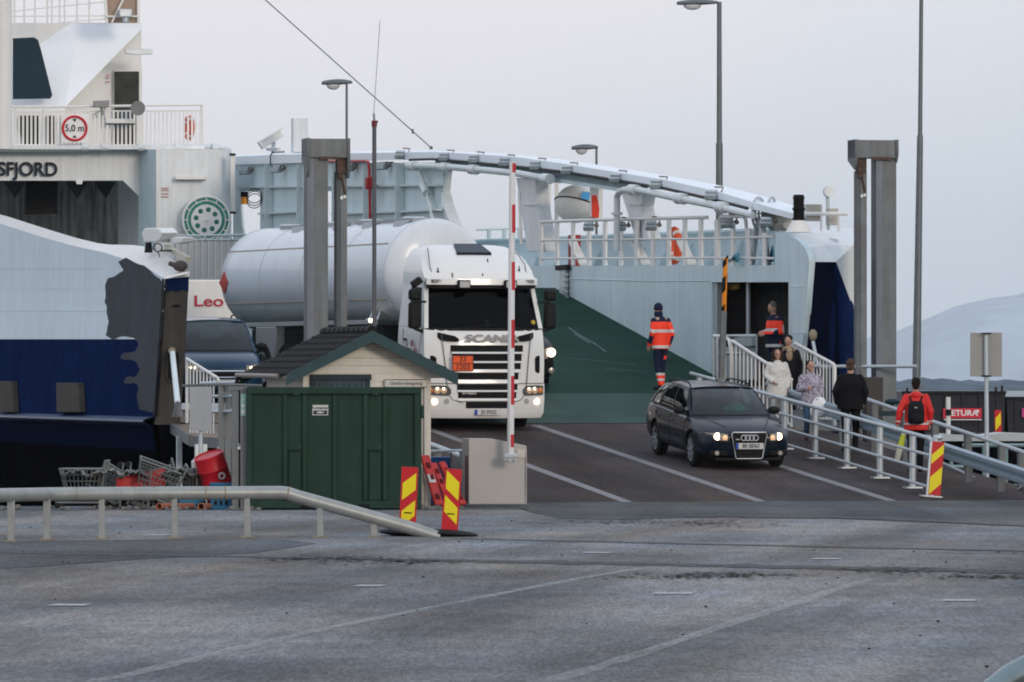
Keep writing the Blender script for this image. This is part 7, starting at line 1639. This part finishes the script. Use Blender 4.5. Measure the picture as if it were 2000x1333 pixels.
person(frame((SHIP @ onw(1514, 600, 6.1)).x, (SHIP @ onw(1514, 600, 6.1)).y+.3, 1.83, -58), 'crew member in orange and navy jacket looking down at his hands in the ferry doorway', 1.80, dict(xm=XM, elL=(-.24, .02, 1.16), elR=(.25, .0, 1.15), wrL=(-.10, -.26, 1.12), wrR=(.06, -.27, 1.10), nod=28, head=(0, -.05, 1.62), curl=1.1), [orange, hnavy, refl], hnavy, bootm, hairg, jfun=hv2, hem=.83, girth=1.06)
coatd = pm('dark coat', (.010, .010, .014), .8, var=.2, sc=8)
scarf = pm('tan scarf', (.30, .22, .14), .8, var=.5, sc=14)
t_, j_, hd_, HM_ = person(frame(W(1540, 0, 124.2).x, 124.2, 1.26, -8), 'dark haired person in dark coat and tan scarf behind the woman in white', 1.66, dict(nod=16, yaw=-10), coatd, coatd, bootm, hairk, hem=.62)
mb = MB(WM[t_.name]); mb.ring(V(0, -.01, 1.385), (0, .25, 1), .085, .045, 20, 8); mb.ell(V(.03, -.12, 1.27), (.07, .035, .13)); remesh(mb, 'scarf', [scarf], t_, .012, 2)
cream = pm('white quilted coat', (.60, .58, .54), .7, var=.07, sc=6, bump=.03, bsc=14)
pale = pm('pale trousers', (.32, .33, .34), .8, var=.1, sc=6)
person(frame(W(1518, 0, 122.0).x, 122.0, 1.08, 4), 'woman with curly shoulder length hair in a long white coat walking down beside the railing', 1.56, dict(elL=(-.25, .03, 1.16), wrL=(-.12, -.17, 1.02), wrR=(.23, -.03, .90), kneeL=(-.09, -.06, .5), yaw=6), cream, pale, bootm, hairb, hem=.66, hairlen=.17, jr=1.10, hood=True)
checkm = bpy.data.materials.new('lilac checked quilt'); checkm.use_nodes = True; t = checkm.node_tree; b = t.nodes['Principled BSDF']; b.inputs['Roughness'].default_value = .8
co = nn(t, 'ShaderNodeTexCoord'); wv = nn(t, 'ShaderNodeTexVoronoi'); wv.inputs['Scale'].default_value = 42; wv.inputs['Randomness'].default_value = .35; t.links.new(co.outputs['Object'], wv.inputs['Vector'])
cr = nn(t, 'ShaderNodeValToRGB'); sc_ = nn(t, 'ShaderNodeSeparateColor'); t.links.new(wv.outputs['Color'], sc_.inputs[0]); t.links.new(sc_.outputs[0], cr.inputs[0])
cr.color_ramp.elements[0].color = (.16, .13, .19, 1); cr.color_ramp.elements[1].color = (.40, .37, .43, 1); cr.color_ramp.elements[0].position = .30; cr.color_ramp.elements[1].position = .55; t.links.new(cr.outputs[0], b.inputs['Base Color'])
jeans = pm('blue jeans', (.03, .07, .13), .8, var=.2, sc=10)
t_, j_, hd_, HM_ = person(frame(W(1583, 0, 119.6).x, 119.6, .80, 6), 'short haired youngster in lilac checked jacket and jeans, one hand raised to the chest', 1.60, dict(elL=(-.25, .01, 1.14), wrL=(-.10, -.2, 1.16), elR=(.24, .06, 1.15), wrR=(.17, -.10, .99), kneeL=(-.09, -.10, .52), ankL=(-.07, .10, .13), kneeR=(.08, -.06, .5), yaw=10, nod=-6), checkm, jeans, pm('brown shoe', (.06, .03, .025), .6), hairk, hem=.78, jr=1.06, hood=True)
q_ = WM[t_.name] @ V(.15, -.16, .90)
bg_ = thing('carrier_bag', frame(q_.x, q_.y, q_.z-.40), 'white plastic carrier bag hanging from the youngster in the checked jacket', 'bag'); BMg = WM[bg_.name]
mb = MB(BMg); mb.loft([[(math.cos(a)*w_*(1+.05*math.sin(3*a+z*20))-.03*(1-z/.4), math.sin(a)*d_, z) for a in [2*math.pi*i/16 for i in range(16)]] for z, w_, d_ in ((.0, .10, .03), (.03, .16, .06), (.15, .17, .07), (.28, .14, .05), (.36, .10, .025), (.40, .03, .012))]); mb.build('bag_body', pm('carrier white', (.70, .71, .72), .5, var=.06, bump=.02, bsc=12), bg_, angle=80)
mb = MB(BMg); mb.tube([(-.02, 0, .39), (-.015, 0, .44), (.015, 0, .44), (.02, 0, .39)], .006, 5); mb.build('handle', MATS['carrier white'], bg_)
blackj = pm('black leather jacket', (.009, .009, .010), .7, var=.2, sc=5, bump=.03, bsc=7, spec=.05)
blackt = pm('black trousers', (.008, .008, .009), .85)
person(frame(W(1661, 0, 117.0).x, 117.0, .63, 178), 'balding man in a black jacket and black trousers walking away up the footway', 1.79, dict(elL=(-.28, .04, 1.15), elR=(.28, .04, 1.15), wrL=(-.25, -.06, .93), wrR=(.25, -.05, .93), kneeL=(-.10, -.08, .52), ankL=(-.09, -.02, .12), kneeR=(.10, .02, .50), ankR=(.10, .14, .10)), blackj, blackt, bootm, pm('cropped hair', (.07, .045, .035), .8, var=.3, sc=30), hem=.82, girth=1.18, jr=1.02)
redj = pm('red jacket', (.62, .022, .018), .6, var=.1, sc=6, bump=.025, bsc=8)
def rj(c, J): return 1 if (.90 < c.z < .935 and abs(c.x) < .24) else (1 if (abs(c.x) > .2 and .95 < c.z < .975) else 0)
t_, j_, hd_, HM_ = person(frame(W(1789, 0, 112.2).x, 112.2, .30, 176), 'man in a red jacket with a small black backpack walking away up the footway', 1.76, dict(elL=(-.26, .05, 1.15), elR=(.29, .07, 1.16), wrL=(-.25, -.02, .92), wrR=(.33, .05, .93), kneeL=(-.08, -.08, .52), ankL=(-.07, .02, .12), kneeR=(.09, -.02, .50), ankR=(.08, .13, .10)), [redj, refl], blackt, bootm, hairk, jfun=rj, hem=.80, girth=1.04, jr=1.04, hood=True)
Mb = WM[t_.name] @ Matrix.Translation((0, .205, 1.02)); bp_ = thing('backpack', Mb, 'small black backpack worn by the man in the red jacket', 'backpack')
mb = MB(Mb); mb.loft([[(math.cos(a)*w_, math.sin(a)*d_+.0, z) for a in [2*math.pi*i/18 for i in range(18)]] for z, w_, d_ in ((-.10, .10, .05), (-.08, .145, .08), (.08, .155, .095), (.24, .145, .08), (.32, .10, .05))]); mb.build('pack_body', pm('backpack black', (.010, .010, .012), .7, bump=.02, bsc=9), bp_, angle=80)
mb = MB(Mb); mb.ell(V(0, .085, .0), (.10, .03, .09)); mb.build('front_pocket', MATS['backpack black'], bp_)
for s_ in (1, -1): mb = MB(Mb); mb.tube([(s_*.09, -.05, .32), (s_*.11, -.12, .40), (s_*.12, -.22, .40), (s_*.13, -.33, .28)], .018, 6); mb.build('shoulder_strap', MATS['backpack black'], bp_)
mb = MB(Mb); mb.box((0, .095, .20), (.05, .01, .015)); mb.build('pack_badge', refl, bp_)
q_ = WM[t_.name] @ V(.35, .02, .86); tb_ = thing('tube_bundle', frame(q_.x, q_.y, q_.z-.62, 0, 0, 14), 'yellow and white rolled item carried low in the left hand of the man in red', 'rolled item'); Mt = WM[tb_.name]
mb = MB(Mt); mb.lathe((0, 0, 0), (0, 0, 1), [(0, .03), (.05, .055), (.30, .06), (.58, .035), (.62, .02)], 14); mb.build('roll', pm('roll pale', (.5, .5, .42), .6), tb_)
mb = MB(Mt); mb.lathe((0, 0, .28), (0, 0, 1), [(0, .062), (.22, .045)], 14); mb.build('yellow_band', pm('roll yellow', (.45, .50, .04), .6), tb_)
# seated people in the estate car
def seated(M, label, x, shirt, hairm_, wave=False):
    t = thing('person', M @ Matrix.Translation((x, 1.36+.95, .55)), label, 'person', None); Mp = WM[t.name]
    mb = MB(Mp); mb.ell(V(0, 0, .10), (.19, .14, .14)); mb.ell(V(0, .02, .30), (.18, .12, .2)); mb.ell(V(0, .02, .44), (.19, .10, .09)); cap(mb, V(0, 0, .48), V(0, -.01, .58), .05, .05)
    mb.ell(V(0, -.02, .68), (.075, .09, .11)); mb.ell(V(0, -.11, .665), (.012, .018, .02)); [mb.ell(V(s_*.078, -.01, .67), (.01, .02, .03)) for s_ in (1, -1)]
    for s_ in (1, -1):
        cap(mb, V(s_*.19, .01, .42), V(s_*.23, -.18, .22), .05, .042); cap(mb, V(s_*.23, -.18, .22), V(s_*.15, -.42, .33), .04, .03); hand(mb, V(s_*.15, -.42, .33), V(-s_*.2, -.8, .3), V(0, -.2, -1), s_, 1.0)
        cap(mb, V(s_*.1, .0, .06), V(s_*.12, -.45, .12), .08, .06); cap(mb, V(s_*.12, -.45, .12), V(s_*.12, -.62, -.25), .058, .045)
    remesh(mb, 'body', [skin, shirt, blackt], t, .014, 2, lambda c: 0 if c.z > .52 or (c.y < -.36 and c.z > .25) else (1 if c.z > .16 else 2))
    mb = MB(Mp); mb.ell(V(0, .01, .705), (.083, .095, .10)); mb.build('hair', hairm_, t)
seated(AM, 'driver in a green shirt behind the windscreen of the dark estate car', .36, pm('green shirt', (.06, .38, .24), .8), hairb)
seated(AM, 'front passenger in dark clothes seated in the dark estate car', -.38, pm('dark shirt', (.04, .04, .05), .8), hairb)
# ---------------------------------------------------------------- haze
hz = bpy.data.materials.new('haze'); hz.use_nodes = True; t = hz.node_tree; t.nodes.clear()
o_ = nn(t, 'ShaderNodeOutputMaterial'); pv = nn(t, 'ShaderNodeVolumePrincipled'); pv.inputs['Density'].default_value = 4e-5; pv.inputs['Color'].default_value = (.98, .99, 1, 1)
t.links.new(pv.outputs[0], o_.inputs['Volume'])
mb = MB(); mb.bb((-4200, -320, -6), (4200, 24500, 620))
hzo = tag(mb.build('haze', hz), kind='stuff'); hzo.visible_shadow = True
